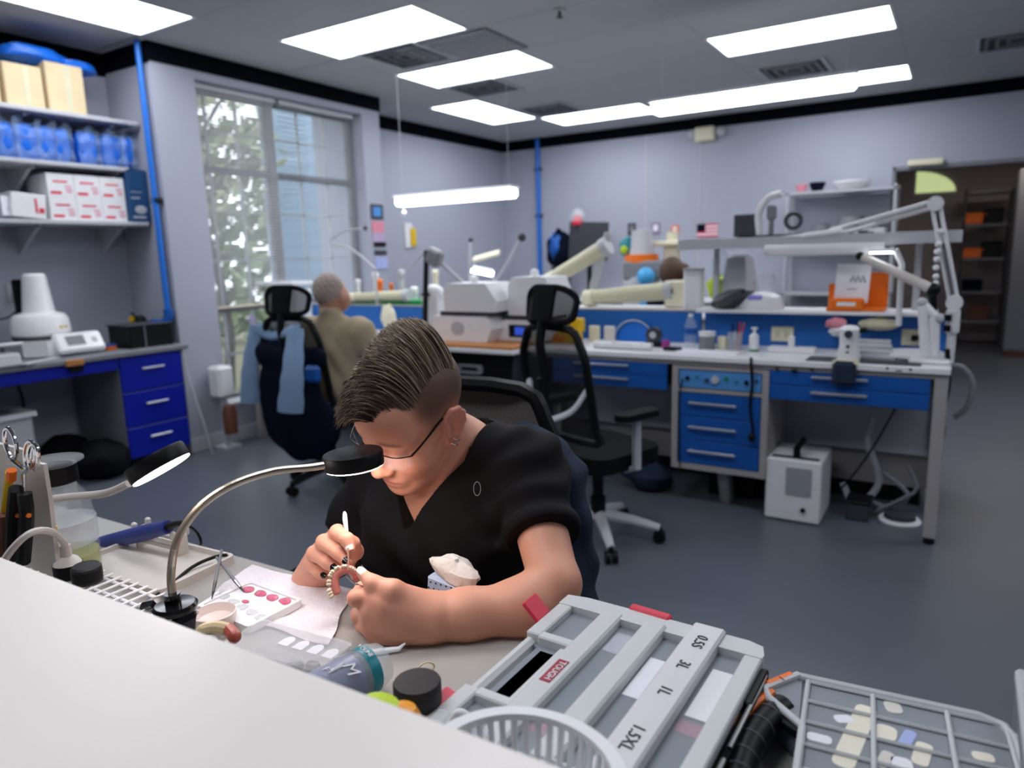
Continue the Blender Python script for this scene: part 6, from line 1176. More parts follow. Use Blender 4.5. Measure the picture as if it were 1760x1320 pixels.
def tool(name, pts, y, r, m_, lb, cat, tips=None):
    P_ = [PY(x, yy, y) for x, yy in pts]; t = thing(name, lb, cat, tuple(P_[-1])); part('handle', MB().tube(bez(P_, 10), r, 10), m_, t)
    if tips: part('tip', MB().tube([PY(x, yy, y) for x, yy in tips[0]], tips[1], 8), tips[2], t)
    return t
tool('marking_pen', [(17, 812), (10, 870), (5, 920)], .455, .0062, 'yellow', 'orange-capped yellow pen in the left caddy', 'pen', ([(20, 808), (19, 825)], .007, 'orange'))
tool('pliers', [(28, 840), (24, 880), (20, 960)], .45, .010, 'black', 'black-handled pliers with orange band in the caddy', 'pliers', ([(30, 886), (50, 886)], .0035, 'orange'))
tool('side_cutters', [(42, 848), (46, 890), (40, 965)], .452, .010, 'black', 'black side cutters beside the pliers in the caddy', 'cutters', ([(44, 870), (38, 845), (35, 836)], .003, 'black'))
tool('wax_knife', [(3, 885), (6, 930), (2, 970)], .447, .009, 'brown', 'brown-handled knife at the far left of the caddy', 'knife', ([(2, 905), (4, 915)], .0095, 'pink'))
t = thing('scissors', 'chrome scissors with round finger loops hanging on the caddy', 'scissors', tuple(PY(40, 800, .478)))
for (x, y, w_, h_, ph) in ((18, 762, 9, 26, .2), (52, 782, 9, 24, 0), (58, 785, 8, 22, 0)):
    part('finger_loop', MB().tube([PY(x+w_*math.cos(a)+ph*h_*math.sin(a), y+h_*math.sin(a), .478) for a in np.linspace(0, 2*PI, 22)], .0032, 8), 'chrome', t)
part('blade', MB().tube([PY(22, 790, .478), PY(40, 805, .478), PY(42, 860, .478)], [.004, .004, .002], 8).tube([PY(50, 805, .478), PY(40, 812, .478), PY(36, 860, .478)], [.004, .004, .002], 8), 'chrome', t)
# ---- clear bottle with yellow fluid
bp = PZ(118, 985, DT); bp = Vector((-1.33, .585, DT)); t = thing('fluid_bottle', 'large clear bottle with yellow-green fluid and black lid', 'bottle', tuple(bp))
hz = PY(95, 800, bp.y).z-DT; part('shell', MB().lathe([(0, 0), (.052, 0), (.055, .01), (.053, hz*.55), (.047, hz*.72), (.03, hz*.84), (.03, hz*.9)], bp, 30), 'clear', t)
M_('fluid', 'b9bd3c', .1, alpha=.6); part('fluid', MB().lathe([(0, .003), (.05, .003), (.0525, .012), (.052, hz*.27), (0, hz*.27)], bp, 30), 'fluid', t); part('lid', MB().lathe([(.034, hz*.86), (.036, hz*.87), (.036, hz*1.0), (.0, hz*1.0)], bp, 26), 'black', t); part('seal_ring', MB().lathe([(.03, hz*1.0), (.048, hz*1.03), (.048, hz*1.045), (.03, hz*1.045)], bp, 26), 'clear', t)
part('label_print', MB().lathe([(.0545, hz*.36), (.0545, hz*.55)], bp, 30), 'frost_thin', t)
t = thing('zip_bag', 'crinkled clear plastic bag behind the fluid bottle', 'bag', tuple(bp+Vector((.0, .055, 0)))); part('film', MB().sheet(lambda u, v: PY(58+75*u+12*v*(1-v), 810+118*v+6*math.sin(6*u), .66)+Vector((0, .006*math.sin(11*u+5*v), 0)), 12, 12, .0008), 'frost_thin', t)
# ---- bottles with nozzle
p = Vector((-1.150, .505, RZ+.004)); t = thing('spray_jar', 'small black-capped jar with pale nozzle and hose on the rack', 'jar', tuple(p)); part('cap', MB().lathe([(.021, 0), (.021, .022), (.0, .022)], p, 20), 'black', t); part('collar', MB().lathe([(.020, .022), (.015, .03), (.008, .034), (.008, .052), (.0, .054)], p, 18), 'beige_light', t)
part('hose', MB().tube(bez([p+Vector((0, 0, .05)), PY(108, 930, .495), PY(88, 914, .475), PY(55, 915, .44), PY(20, 945, .42), PY(-15, 1000, .41)], 26), .0052, 8), 'beige_light', t)
p = Vector((-1.105, .51, RZ+.004)); t = thing('capped_bottle', 'plain black bottle cap right of the spray jar', 'bottle', tuple(p)); part('cap', MB().lathe([(.021, 0), (.021, .024), (.018, .027), (0, .027)], p, 22, Rz(.2)), mat('black_matte', '1c1c1e', .5), t); part('rib', MB().lathe([(.0213, .004), (.0217, .012), (.0213, .02)], p, 22), 'black', t)
tool('marker', [(92, 905), (93, 925), (97, 965)], .53, .0055, 'yellow', 'yellow marker with pink cap beside the clear bottle', 'marker', ([(80, 898), (82, 912)], .0055, mat('hotpink', 'e04a9a', .4)))
tool('clear_syringe', [(60, 935), (68, 960), (75, 985)], .50, .008, 'frost', 'frosted syringe barrel leaning at the caddy foot', 'syringe', ([(40, 975), (60, 968), (72, 960)], .002, 'steel'))
# ---- beige tray with blue handled tool
t = thing('handpiece_tray', 'beige plastic tray with upright rests on the desk', 'tray', (-1.28, .70, DT))
T = frame((-1.265, .70, DT), (1, .08, 0), z=(0, 0, 1)); mb = MB(); mb.T = T; mb.prism(rrect(.27, .165, .012, 4), .0, .006); mb.hole_plate(rrect(.27, .165, .012, 4), rrect(.258, .153, .008, 4), .006, .016); part('base', mb, 'beige_light', t)
for x in (-.10, .015):
    mb = MB(); mb.T = T; mb.box((x, .055, .025), (.012, .03, .045), .004).box((x, .04, .05), (.012, .01, .018), .003).box((x, .07, .05), (.012, .01, .018), .003); part('rest', mb, 'beige_light', t)
mb = MB(); mb.T = T; mb.box((-.045, .045, .022), (.10, .006, .01), .002).box((-.045, .06, .034), (.10, .006, .01), .002); part('cross_rail', mb, 'beige_light', t)
a, b = PY(158, 938, .715), PY(288, 906, .735); t = thing('wax_pen', 'blue handled wax pen with black cord resting on the tray', 'wax pen', tuple(a)); d = b-a
part('handle', MB().tube([a-d*.05, a, a.lerp(b, .3), a.lerp(b, .75), b], [.010, .014, .0155, .0165, .013], 14), mat('pen_blue', '26357f', .45), t); part('strain_relief', MB().tube([b, b+d*.12+Vector((0, 0, .002)), b+d*.22], [.0075, .006, .004], 10), 'black', t)
part('cord', MB().tube(bez([b+d*.2, PY(338, 915, .785), PY(345, 935, .80), PY(330, 945, .86)], 16), .0028, 8), 'black', t)
single('power_cable', MB().tube(bez([PY(235, 1045, .56), PZ(285, 1012, DT+.004), PZ(330, 975, DT+.012), PZ(370, 957, DT+.018), PZ(400, 953, DT+.01)], 22), .0032, 8), 'black', 'black cord crossing the desk behind the lamp clamp', 'cord')
# ---- paper towel, palette, brushes
t = thing('paper_towel', 'white embossed paper towel spread on the desk', 'paper towel', (-.9, .72, DT))
pq = [PZ(335, 1048, DT), PZ(430, 974, DT), PZ(610, 1014, DT), PZ(566, 1113, DT)]
def tw(u, v):
    p = (pq[0]*(1-u)+pq[3]*u)*(1-v)+(pq[1]*(1-u)+pq[2]*u)*v; return (p.x+.003*math.sin(9*v), p.y+.004*math.sin(11*u+1), DT+.0045+.0012*math.sin(14*u+3*v)+.0012*math.sin(17*v)+.0005*math.sin(60*u)*math.sin(60*v))
part('sheet', MB().sheet(tw, 40, 40, .0008), mat('towel', 'ece6ea', .9, bump=.4, bscale=160), t)
t = thing('paint_palette', 'white ceramic palette block with rose paint wells', 'palette', (-.955, .68, DT+.004))
P0, P1, P2, P3 = PZ(352, 1052, .85), PZ(425, 1003, .85), PZ(513, 1036, .85), PZ(430, 1080, .85); ctr = (P0+P1+P2+P3)/4; ex = (P2-P1); ey = (P1-P0); lx, ly = ex.length, ey.length
T = frame((ctr.x, ctr.y, DT+.005), (ex.x, ex.y, 0), z=(0, 0, 1)); mb = MB(); mb.T = T; mb.prism(rrect(lx, ly, .008, 4), 0, .009); mb.hole_plate(rrect(lx, ly, .008, 4), rrect(lx-.012, ly-.012, .006, 4), .009, .012); part('block', mb, 'white_gloss', t)
M_('rose_paint', 'c4607a', .25, var=.25, vscale=120); M_('coral_paint', 'd86a4a', .25, var=.2, vscale=120)
for k, (px, py) in enumerate(((427, 1013), (448, 1020), (468, 1027), (490, 1033))):
    p = PZ(px, py, DT+.0145); part('paint_well', lump(MB(), (p.x, p.y, DT+.0145), (.0135, .009, .0022), 100+k, amp=.07, R=Rz(-.3)), 'rose_paint', t)
for k, (px, py, r_, m_) in enumerate(((370, 1042, .015, 'coral_paint'), (396, 1039, .006, 'rose_paint'), (422, 1034, .008, 'rose_paint'))): p = PZ(px, py, DT+.0145); part('paint_dab', MB().ell((p.x, p.y, DT+.0145), (r_, r_*.6, .002), 14), m_, t)
for k in range(5):
    p = PZ(385+16*k, 1025+9*k, DT+.0145); part('glaze_blob', lump(MB(), (p.x, p.y, DT+.0145), (.011, .008, .002), 80+k), 'frost', t)
p = PZ(388, 1062, .86); t = thing('ceramic_cup', 'small round white ceramic dish in front of the palette', 'dish', (p.x-.008, p.y-.012, DT)); part('bowl', MB().lathe([(0, 0), (.022, 0), (.031, .022), (.032, .034), (.030, .035), (.026, .022), (0, .012)], (p.x-.008, p.y-.012, DT), 28), mat('ceramic', 'e6d9d4', .2), t); part('foot_ring', MB().lathe([(.02, -.0), (.023, .0), (.023, .004), (.02, .004)], (p.x-.008, p.y-.012, DT), 20), 'white_gloss', t)
for k, (a, b, lb) in enumerate((((381, 945), (364, 1030), 'metal-ferruled brush standing nearly upright over the palette'), ((372, 958), (420, 1018), 'slanting brush crossing the upright one'))):
    A = PZ(a[0], a[1], DT+.065 if k == 0 else DT+.055); B_ = PZ(b[0], b[1], DT+.017)
    t = thing('paint_brush', lb, 'brush', tuple(B_), group='paint brushes at the palette'); part('handle', MB().tube([A, A.lerp(B_, .7)], [.0025, .0032], 8), 'mid_grey', t); part('ferrule', MB().tube([A.lerp(B_, .68), A.lerp(B_, .86)], [.0034, .0024], 8), 'steel', t); part('bristles', MB().tube([A.lerp(B_, .86), B_], [.0024, .0006], 8), 'dark_grey', t)
# ---- denture on the rack
def denture(name, lb, C0, ex, ey, ez, R_, gum, tooth, teeth=12, span=2.6, tw_=.0042):
    t = thing(name, lb, 'denture', tuple(C0)); ex, ey, ez = (Vector(v).normalized() for v in (ex, ey, ez))
    pts = [C0+ex*(R_*.95*math.sin(a))+ey*(R_*1.15*math.cos(a)) for a in np.linspace(-span/2*1.15, span/2*1.15, 22)]
    part('gum_base', MB().tube(pts, [.0045]+[.0075]*20+[.0045], 10), gum, t); tm_ = MB().lathe([(0, -.006), (tw_*.75, -.005), (tw_, 0), (tw_*.9, .005), (tw_*.5, .0075), (0, .008)], n=10).mesh('tooth', tooth)
    for a in np.linspace(-span/2, span/2, teeth):
        o = (ex*(R_*1.12*math.sin(a))+ey*(R_*1.33*math.cos(a))) + ez*.006; q = inst('tooth', tm_, t, o); q.rotation_euler = frame((0, 0, 0), ex*math.cos(a)-ey*math.sin(a), z=ez+(ex*math.sin(a)+ey*math.cos(a))*.5).to_euler()
    return t
M_('gum', 'd88078', .25, sss=.2); M_('gum_dark', 'a84a3c', .3); M_('tooth', 'e9dcc0', .2); M_('wax', 'd3bd92', .35)
C0 = PZ(360, 1098, RZ+.006); t = thing('tan_denture', 'tan denture arch with dark red end on the wire rack', 'denture', tuple(C0)); pts = [PZ(x, y, z) for x, y, z in ((338, 1092, RZ+.01), (352, 1082, RZ+.014), (374, 1078, RZ+.016), (393, 1082, RZ+.014), (402, 1092, RZ+.012), (405, 1102, RZ+.01))]
aw = bez(pts[:4], 14); part('arch', MB().tube(aw, [.002, .0055, .0075]+[.0085]*(len(aw)-3), 10), 'wax', t); part('gum_end', MB().tube(bez(pts[2:], 10), [.0082]*6+[.009]*7, 10) if False else MB().tube(bez(pts[3:], 8), [.0086]*4+[.009, .0088, .008, .006, .002][-5:] if len(bez(pts[3:], 8)) == 9 else .0088, 10), 'gum_dark', t); part('palate', MB().ell((C0.x, C0.y-.005, RZ+.008), (.018, .012, .003), 14), 'white', t)
# ---- clear box with bits
T = frame((-.755, .592, DT+.002), (1, .10, 0), z=(0, 0, 1)); t = thing('parts_box', 'clear plastic box of small metal parts behind the ledge', 'box', (-.755, .592, DT+.002))
mb = MB(); mb.T = T; mb.hole_plate(rrect(.17, .075, .008, 4), rrect(.166, .071, .007, 4), 0, .04); mb.prism(rrect(.17, .075, .008, 4), 0, .002); part('shell', mb, 'frost_thin', t); mb = MB(); mb.T = T; mb.prism(rrect(.172, .077, .008, 4), .04, .042); part('lid', mb, 'clear', t)
rb = random.Random(5)
for k in range(4): mb = MB(); mb.T = T @ Matrix.Translation((-.01+.026*k, .012, .036)); mb.prism([(-.009, -.012), (.009, -.012), (.009, .003), (.005, .009), (0, .011), (-.005, .009), (-.009, .003)], 0, .001); part('paper_tab', mb, 'paper', t)
for k in range(9): mb = MB(); mb.T = T @ Matrix.Translation((rb.uniform(-.06, .06), rb.uniform(-.03, .015), .008)); mb.lathe([(.006, -.004), (.008, 0), (.006, .005), (0, .006)], n=10); part('metal_stub', mb, 'steel', t)
# ---- labelled bottle lying
A, B_ = PZ(556, 1192, .873), PZ(622, 1156, .873); ax = (B_-A); ax.z = 0; ax.normalize(); t = thing('label_bottle', 'clear bottle with teal band and violet label lying on its side', 'bottle', (A.x, A.y, DT))
T = frame(Vector((A.x, A.y, DT+.033)), ax, z=(0, 0, 1)); R3 = T.to_3x3() @ Ry(PI/2); c0 = T.translation
part('shell', MB().lathe([(0, -.02), (.028, -.02), (.031, -.012), (.031, .075), (.026, .09), (.0, .092)], c0, 30, R3), 'frost_thin', t); part('contents', MB().lathe([(0, -.015), (.0302, -.013), (.0302, .046), (0, .046)], c0, 26, R3), mat('lab_violet', '3a4488', .4, var=.55, vscale=70), t); part('teal_band', MB().lathe([(.0314, .055), (.0316, .058), (.0316, .067), (.0314, .070)], c0, 30, R3), 'teal', t)
def onb(s_, ang, h=.0005):   # point on bottle side
    return T @ Matrix.Rotation(ang, 4, 'X') @ Matrix.Translation((s_, 0, .0313+h))
text('lettering', 'YOLINE', .0085, onb(.0625, .15, .0006) @ Matrix.Rotation(-PI/2, 4, 'Z'), 'white', t); text('logo', 'M', .024, onb(.03, .55) @ Matrix.Rotation(-PI/2, 4, 'Z'), 'white', t, shear=.3); text('logo_mark', 'F', .012, onb(.005, .05) @ Matrix.Rotation(-PI/2, 4, 'Z'), 'white', t)
part('label_lines', MB().box(onb(.018, .25).translation, (.02, .001, .002), 0, T.to_3x3()).box(onb(.014, .32).translation, (.02, .001, .002), 0, T.to_3x3()), 'white', t)
# ---- spatula, bands, jar
a, b = PZ(572, 1130, DT+.003), PZ(694, 1114, DT+.006); single('plastic_spatula', MB().tube([a, a.lerp(b, .3), a.lerp(b, .6), a.lerp(b, .93), b+Vector((.0, .004, .006))], [.0015, .0035, .0052, .004, .0014], 10, flat=.4), 'white_gloss', 'white plastic spatula lying on the desk before her wrist', 'spatula')
t = thing('rubber_band', 'tan rubber band standing in loops beside the black-capped jar', 'rubber band', tuple(PZ(725, 1165, DT))); part('loop', MB().tube(bez([PZ(695, 1158, DT+.004), PZ(715, 1150, DT+.012), PZ(740, 1153, DT+.012), PZ(747, 1165, DT+.004)], 14), .0012, 6, flat=2), 'cardboard', t); part('loop', MB().tube(bez([PZ(717, 1168, DT+.002), PZ(718, 1150, DT+.012), PZ(733, 1138, DT+.02), PZ(746, 1143, DT+.014), PZ(742, 1155, DT+.006), PZ(733, 1163, DT+.002)], 20), .0012, 6, flat=2), 'cardboard', t)
p = Vector((-.491, .557, DT+.006)); t = thing('black_capped_jar', 'clear jar with wide black ribless lid behind the ledge', 'jar', tuple(p)); part('lid', MB().lathe([(.0265, .058), (.0275, .06), (.0275, .083), (.0262, .085), (0, .085)], p, 40), mat('lid_black', '19181a', .55), t); part('shell', MB().lathe([(0, 0), (.03, 0), (.032, .004), (.032, .045), (.027, .056)], p, 32), 'clear', t); part('rim', MB().lathe([(.030, .050), (.033, .052), (.033, .056), (.029, .057)], p, 32), 'frost_thin', t)
p = PZ(655, 1208, .955); single('lime_stopper', MB().lathe([(0, 0), (.012, 0), (.016, .055), (.019, .07), (.014, .080), (0, .083)], (p.x, p.y, .955-.078), 18, sx=1.5), 'lime', 'lime green rounded cap peeking over the ledge', 'cap'); p = PZ(695, 1216, .955); single('amber_stopper', MB().lathe([(0, 0), (.01, 0), (.013, .06), (.014, .07), (.01, .079), (0, .081)], (p.x, p.y, .955-.078), 18, sx=1.3), mat('amber', 'e8960a', .4), 'small amber cap peeking over the ledge', 'cap')
p = PZ(795, 1243, .93); t = thing('clear_tub', 'clear tub with bent white handle behind the ledge', 'tub', (p.x, p.y, DT)); part('shell', MB().box((p.x-.012, p.y-.005, DT+.042), (.07, .05, .084), .006), 'frost_thin', t); part('handle', MB().tube(bez([PZ(772, 1245, .925), PZ(785, 1226, .935), PZ(800, 1228, .935), PZ(812, 1245, .925)], 14), .0042, 10), 'white', t)
# ---- slotted basket
bc = Vector((-.296, .464, 0)); rx_, ry_ = .096, .086; t = thing('slotted_basket', 'round white slotted plastic basket in front of the parts case', 'basket', (bc.x, bc.y, DT))
zr = .958; part('rim', MB().lathe([(.93, -.004), (1.0, -.002), (1.0, .004), (.93, .004), (.93, -.004)], (bc.x, bc.y, zr), 56, sx=rx_, sy=ry_) if False else MB().hole_plate([(rx_*math.cos(a), ry_*math.sin(a)) for a in np.linspace(0, 2*PI, 57)[:-1]], [(rx_*.86*math.cos(a), ry_*.86*math.sin(a)) for a in np.linspace(0, 2*PI, 57)[:-1]], zr-.004, zr+.003, Matrix.Translation((bc.x, bc.y, 0))), 'white', t)
bm2 = MB().tube([(.0, 0, 0), (-.004, 0, -.03), (-.014, 0, -.065), (-.03, 0, -.088)], [.0034, .0033, .003, .003], 6).mesh('slat', 'white')
for k in range(44): a = 2*PI*k/44; inst('slat', bm2, t, (.905*rx_*math.cos(a), .905*ry_*math.sin(a), zr-DT), (0, 0, a))
part('base', MB().lathe([(0, 0), (.046, 0), (.05, .004), (.046, .006), (0, .006)], (bc.x, bc.y, DT+.022), 40), 'white', t); part('middle_ring', MB().tube([(bc.x+(rx_*.905-.006)*math.cos(a), bc.y+(ry_*.905-.006)*math.sin(a), zr-.04) for a in np.linspace(0, 2*PI, 49)], .0018, 6), 'white', t); part('foot', MB().lathe([(.044, 0), (.046, .022), (.043, .022), (.041, 0)], (bc.x, bc.y, DT), 30), 'white', t)
# ---- gauze pack
p = PY(785, 1005, .868); t = thing('gauze_pack', 'white wrapped gauze pack with blue dotted band behind her forearm', 'pack', (p.x, p.y, DT)); part('wrap', lump(MB(), (p.x, .868, DT+.057), (.047, .026, .021), 91, amp=.09, R=Ry(.22)), mat('gauze', 'e4ddd4', .9, bump=.3, bscale=90), t); bx_ = MB(); bx_.box((p.x-.008, .862, DT+.024), (.075, .036, .045), .004, Ry(.1)); part('dotted_box', bx_, mat('dot_box', 'b9cdea', .6), t)
dt_ = MB()
for i in range(7):
    for j in range(4): q = Vector((p.x-.040+.0105*i+.005*(j % 2), .8435, DT+.008+.0105*j)); dt_.cyl(q, q+Vector((0, .002, 0)), .0016, n=8)
part('dots', dt_, 'black', t)
# ================================================================== PARTS CASE WITH RED LATCHES
OZ1 = .905; A1 = PZ(980, 1019, OZ1); e1 = PZ(1322, 1110, OZ1)-A1; W1 = e1.length; T1 = frame(A1, e1, z=(0, 0, 1)); L1 = .385
t = thing('parts_case', 'large frosted parts case with red latches and handwritten size strip', 'parts case', tuple(Vector((A1.x+W1/2, A1.y-L1/2, DT))))
def tb(mb): mb.T = T1; return mb
# plan: x 0..W1 to the right, y 0..-L1 toward the ledge ; handle notch at x=0, y -.13..-.255
n0, n1, nd = -.125, -.262, .062
outl = [(.03, 0), (W1-.025, 0), (W1-.006, -.006), (W1, -.025), (W1, -L1), (0, -L1), (0, n1), (nd*.35, n1+.012), (nd*.35, n0-.012), (0, n0), (0, -.03), (.008, -.008)]
part('tub', tb(MB()).prism([(x*.985+.002, y*.985-.002) for x, y in outl], -.06, -.012), mat('tub_dark', '7f868f', .5), t)
CO = [(.022, .068, -.03, n0+.0), (.095, .132, -.012, -L1+.01), (.158, .192, -.012, -L1+.01), (.232, .262, -.012, -L1+.01)]
xs = [0, .022, .066, .095, .132, .158, .192, .232, .262, W1]
M_('case_plastic', 'd9dbdb', .4, alpha=.84, var=.02); M_('case_band', 'dcdade', .42, alpha=.93, var=.02)
lid = MB(); lid.T = T1; z0, z1 = -.011, 0
part('lid_rim', tb(MB()).prism([(.0, -.006), (.03, 0), (W1-.025, 0), (W1-.006, -.006), (W1, -.025), (W1, -.034), (0, -.034)], -.014, 0).bb((W1-.022, -L1, -.014), (W1, -.034, 0), .002).bb((0, n0, -.014), (.022, -.034, 0), .002).bb((0, -L1, -.014), (.022, n1, 0), .002), 'case_plastic', t)
for x0, x1, z_, m_ in ((.066, .097, .002, 'case_plastic'), (.130, .160, .004, 'case_plastic'), (.190, .233, .006, 'case_band')): part('lid_band', tb(MB()).bb((x0, -L1, -.014), (x1, -.02 if x0 < .19 else .003, z_), .003), m_, t)
part('lid_cross', tb(MB()).bb((.02, n0-.004, -.014), (.068, n0+.012, 0), .002).bb((.02, n1-.012, -.014), (.068, n1+.004, 0), .002), 'case_plastic', t)
for x0, x1, y0, y1 in ((.02, .068, -.034, n0+.012), (.02, .068, n1-.012, -L1), (.095, .132, -.034, -L1), (.158, .192, -.034, -L1), (.231, W1-.02, -.034, -L1)): part('lid_window', tb(MB()).bb((x0, y1, -.0125), (x1, y0, -.010)), mat('window_plastic', 'b3bac2', .15, alpha=.45), t)
part('handle_bar', tb(MB()).bb((.0, n1-.002, -.03), (.016, n0+.002, -.006), .005), 'case_plastic', t); part('handle_slot', tb(MB()).bb((.030, n1+.012, -.034), (.058, n0-.014, -.012), .002).prism([(.03, n1+.01), (.05, n1+.01), (.05, n0-.012), (.03, n0-.012)], -.04, -.03), 'black_gloss', t); part('handle_well', tb(MB()).bb((.0155, n1+.0, -.032), (.031, n0, -.022)).bb((.055, n1+.004, -.03), (.068, n0-.004, -.006), .002), 'case_plastic', t)
for (x, y, up, lb) in ((-.008, -.075, 1, 'raised red latch'), (-.006, -.305, 0, 'closed red latch')):
    mb = tb(MB())
    if up: mb.box((x-.006, y, .006), (.034, .036, .006), .002, Ry(.75)).box((x+.008, y, -.012), (.012, .034, .014), .003)
    else: mb.box((x, y, -.005), (.018, .05, .012), .003, Ry(.3))
    part('latch', mb, 'red', t, lb)
part('latch', tb(MB()).box((.125, .005, -.003), (.062, .016, .012), .003, Rz(-.05)), 'red', t, 'closed red latch'); part('latch', tb(MB()).box((W1+.003, -.30, -.006), (.012, .05, .014), .003), 'black', t)
part('side_hinge', tb(MB()).bb((W1-.002, -L1, -.055), (W1+.008, -.03, -.018), .003).bb((W1, -.12, -.02), (W1+.010, -.04, -.008), .002), 'black', t); part('hinge_pin', tb(MB()).cyl((W1+.008, -.20, -.012), (W1+.008, -.05, -.012), .003, n=8).cyl((W1+.008, -L1, -.012), (W1+.008, -.22, -.012), .003, n=8), 'steel', t)
def cset(x, y, z): return T1 @ Matrix.Translation((x, y, z)) @ Matrix.Rotation(-PI/2, 4, 'Z')
M_('ink', '1d1b22', .6)
for s_, y in (('0.5S', -.045), ('3L', -.105), ('1L', -.165), ('1.5XL', -.258)): text('handwriting', s_, .0205, cset(.2125, y, .0066), 'ink', t, shear=.12, sx=.9)
part('sticker', tb(MB()).bb((.074, -.215, .002), (.0885, -.165, .0026)), mat('sticker_red', '9c1f38', .4), t); text('sticker_lettering', 'TOUGH', .0125, cset(.0825, -.19, .003), 'white', t, sx=.95)
# contents seen through the lid
for k, (x0, x1, y0, y1, m_, lb) in enumerate(((.238, .268, -.07, -.175, 'white', 'white card of teeth in right column'), (.162, .189, -.085, -.175, 'paper', 'pale bagged card in third column'), (.236, .266, -.182, -.205, 'pink', 'pinkish slip in right column'), (.10, .125, -.05, -.10, 'paper', 'white spoon-shaped card in second column'), (.10, .13, -.245, -.285, 'pink', 'pink slip in second column'))):
    part('stored_card', tb(MB()).bb((x0, y1, -.0118), (x1, y0, -.0096 if k < 2 else -.0105), .001), m_, t)
# ================================================================== SECOND ORGANISER WITH ORANGE LATCH
OZ2 = .888; A2 = PZ(1372, 1160, OZ2); e2 = PZ(1738, 1240, OZ2)-A2; W2 = e2.length; T2 = frame(A2, e2, z=(0, 0, 1)); L2 = .26
t = thing('grid_organizer', 'frosted grid organizer with orange latch and black handle at lower right', 'organizer', tuple(Vector((A2.x+W2/2, A2.y-L2/2, DT))))
def t2b(mb): mb.T = T2; return mb
M_('org_plastic', 'd6dadc', .3, alpha=.8, var=.02)
out2 = [(0, 0), (W2-.03, 0), (W2-.009, -.009), (W2, -.03), (W2, -L2), (.0, -L2), (.012, -.105), (-.028, -.062), (-.034, -.045)]
part('tub', t2b(MB()).prism([(x*.97+.003, y*.97-.003) for x, y in out2], -.046, -.006), mat('org_tub', '6c737d', .4), t)
rib = t2b(MB())
cols_ = [.012, .082, .156, W2-.006]
for x in cols_: rib.box((x, -L2/2-.0, -.001), (.0055, L2-.012, .006), .002)
for y in (-.008, -.048, -.088, -.128, -.168, -.208): rib.box(((cols_[0]+W2)/2-.003, y, -.0012), (W2-.02, .0045, .005), .002)
rib.tube([(0.0, 0, 0), (-.033, -.045, 0), (-.027, -.062, 0), (.012, -.1, 0), (.012, -.2, 0)], .0045, 8); part('lid_rib', rib, 'org_plastic', t)
part('rim', t2b(MB()).tube([(0, 0, -.002), (W2-.03, 0, -.002), (W2-.009, -.009, -.002), (W2, -.03, -.002), (W2, -L2, -.002)], .005, 8), 'org_plastic', t)
for i in range(3):
    for j in range(5): part('lid_cell', t2b(MB()).bb((cols_[i]+.003, -.048-.04*j+.003, -.004), (cols_[i+1]-.003, -.048-.04*j+.037, -.0028)), 'window_plastic', t)
part('corner_cell', t2b(MB()).prism([(.005, -.006), (.008, -.09), (-.02, -.062), (-.028, -.046)], -.004, -.0028), 'window_plastic', t)
part('latch', t2b(MB()).box((-.019, -.021, .0), (.012, .045, .009), .003, Rz(-.63)), 'orange', t, 'orange latch'); part('latch_mark', t2b(MB()).box((-.017, -.023, .0047), (.001, .008, .0006), 0, Rz(.9)), 'black', t)
hp = [PZ(1330, 1210, .876), PZ(1300, 1232, .874), PZ(1272, 1268, .872), PZ(1252, 1312, .868), PZ(1245, 1350, .862)]
part('handle_grip', MB().tube(bez([p+Vector((.012, -.002, 0)) for p in hp], 20), [.0095]*3+[.0125]*14+[.0125]*4 if False else .0165, 14), 'black', t); part('handle_trim', MB().tube(bez([p+Vector((-.004, .009, .008)) for p in hp], 20), .006, 8), 'orange', t)
gr_ = bez([p+Vector((.012, -.002, 0)) for p in hp], 20)
for k in (4, 7, 10, 13, 16): d = (gr_[k+1]-gr_[k]).normalized(); part('grip_groove', MB().tube([gr_[k]-d*.0012, gr_[k]+d*.0012], .0171, 14), 'dark_grey', t)
part('handle_arm', MB().tube([hp[0]+Vector((.01, 0, 0)), T2 @ Vector((-.02, -.06, -.012))], .011, 10).tube([gr_[3], T2 @ Vector((.01, -.095, -.012))], .007, 10), 'black', t)
M_('tooth_pale', 'ebe4d2', .35)
for k, (px, py, s_, m_, lb, rz_) in enumerate(((1470, 1262, (.022, .12, .004), 'tooth_pale', 0, -.1), (1535, 1215, (.018, .022, .006), 'beige_light', 0, .3), (1522, 1258, (.022, .026, .006), 'tooth_pale', 0, 0), (1560, 1268, (.012, .03, .005), 'paper_blue', 0, -.2), (1585, 1295, (.016, .04, .006), 'tooth_pale', 0, -.1), (1520, 1305, (.012, .03, .005), 'beige_light', 0, -.2), (1550, 1312, (.02, .02, .005), 'paper', 0, .2), (1690, 1300, (.02, .014, .005), 'tooth_pale', 0, .2), (1450, 1235, (.02, .014, .003), 'paper', 0, .5), (1408, 1268, (.025, .014, .003), 'paper', 0, .1))):
    p = PZ(px, py, OZ2-.0022); part('stored_piece', MB().prism(rrect(s_[0], s_[1], min(s_[0], s_[1])*.35, 3), OZ2-.006, OZ2-.0024+.0004*k if k == 0 else OZ2-.0023, Matrix.Translation((p.x, p.y, 0)) @ Matrix.Rotation(rz_, 4, 'Z')), m_, t)
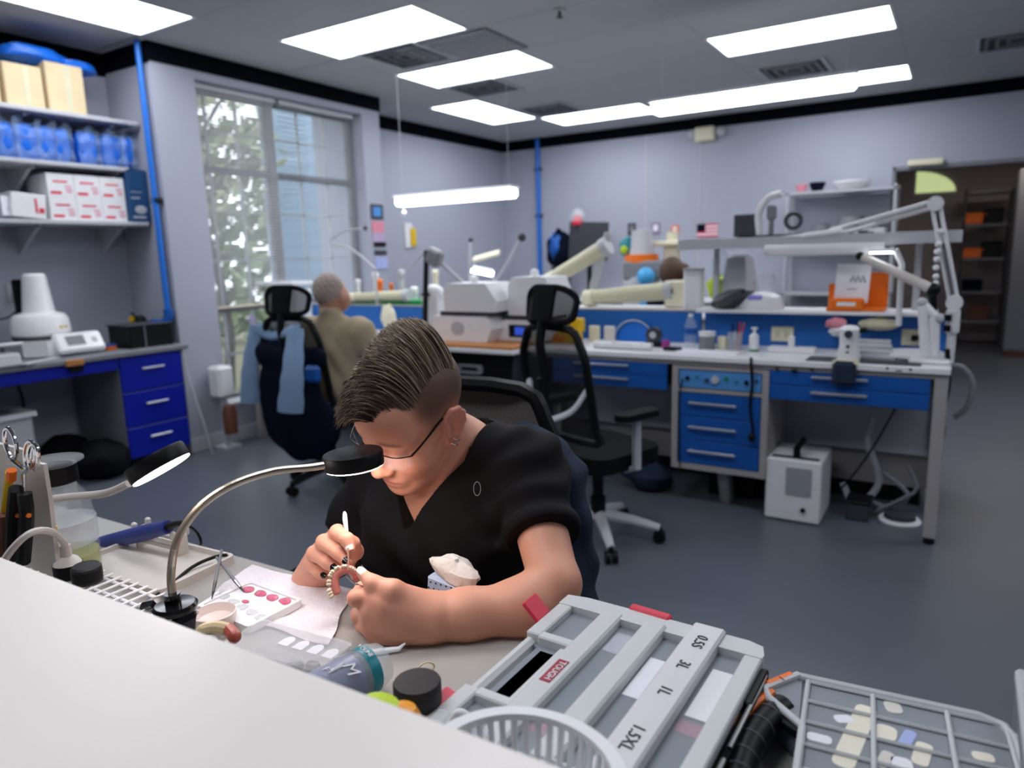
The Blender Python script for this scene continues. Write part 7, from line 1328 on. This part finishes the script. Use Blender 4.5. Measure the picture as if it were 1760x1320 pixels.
# grey case edge at right picture border
p = PZ(1748, 1150, .93); t = thing('grey_case', 'plain grey case cut by the lower right picture edge', 'case', (p.x+.08, p.y-.1, DT)); part('body', MB().bb((p.x, p.y-.25, DT), (p.x+.16, p.y, .93), .006), 'mid_grey', t); part('lid', MB().bb((p.x-.002, p.y-.252, .915), (p.x+.162, p.y+.002, .932), .004), 'light_grey', t)
# ================================================================== HELD THINGS
M_('denture_pink', 'd98a80', .22, sss=.15)
pts = [PY(x, y, Y_) for x, y, Y_ in ((579, 1022, .715), (575, 1006, .716), (576, 991, .72), (584, 981, .727), (597, 978, .735), (608, 984, .742), (612, 997, .746))]
t = thing('denture', 'pink denture with cream teeth held in the woman\'s hands', 'denture', tuple(pts[0])); cpts = bez(pts, 24); part('gum_base', MB().tube(cpts, [.004]+[.0072]*(len(cpts)-2)+[.004], 12), 'denture_pink', t)
tm_ = MB().lathe([(0, -.0045), (.0027, -.004), (.0034, 0), (.0031, .003), (.0016, .0048), (0, .005)], n=10).mesh('tooth', 'tooth'); cen = PY(598, 1005, .735)
for k in range(16):
    p = cpts[min(len(cpts)-1, int(k*1.42)+1)]; o = (p-cen).normalized(); q = inst('tooth', tm_, t, p+o*.0060+Vector((.0, -.003, -.001))-Vector(t.location)); q.rotation_euler = frame((0, 0, 0), o.orthogonal(), z=o*.8-Vector((0, .5, .3))).to_euler()
t = thing('tweezers', 'thin metal tweezers gripping the denture from her fist', 'tweezers', tuple(PY(628, 1012, .722))); part('prong', MB().tube([PY(640, 1016, .722), PY(612, 1004, .722), PY(594, 990, .727)], [.0022, .0017, .0009], 8), 'chrome', t); part('prong', MB().tube([PY(640, 1008, .728), PY(622, 995, .735), PY(607, 984, .74)], [.0022, .0017, .0009], 8), 'chrome', t)
t = thing('paint_brush', 'fine brush with white rounded handle end held upright in her fingers', 'brush', tuple(PY(599, 977, .737))); part('handle', MB().tube([PY(592, 879, .777), PY(592.5, 883, .776), PY(593, 893, .773), PY(596, 916, .766), PY(598, 946, .737)], [.0015, .0034, .0040, .0028, .0020], 10), 'white_gloss', t); part('needle', MB().tube([PY(598, 942, .738), PY(599, 979, .722)], [.0017, .0008], 8), mat('rose_gold', 'd8a08c', .3, .6), t)
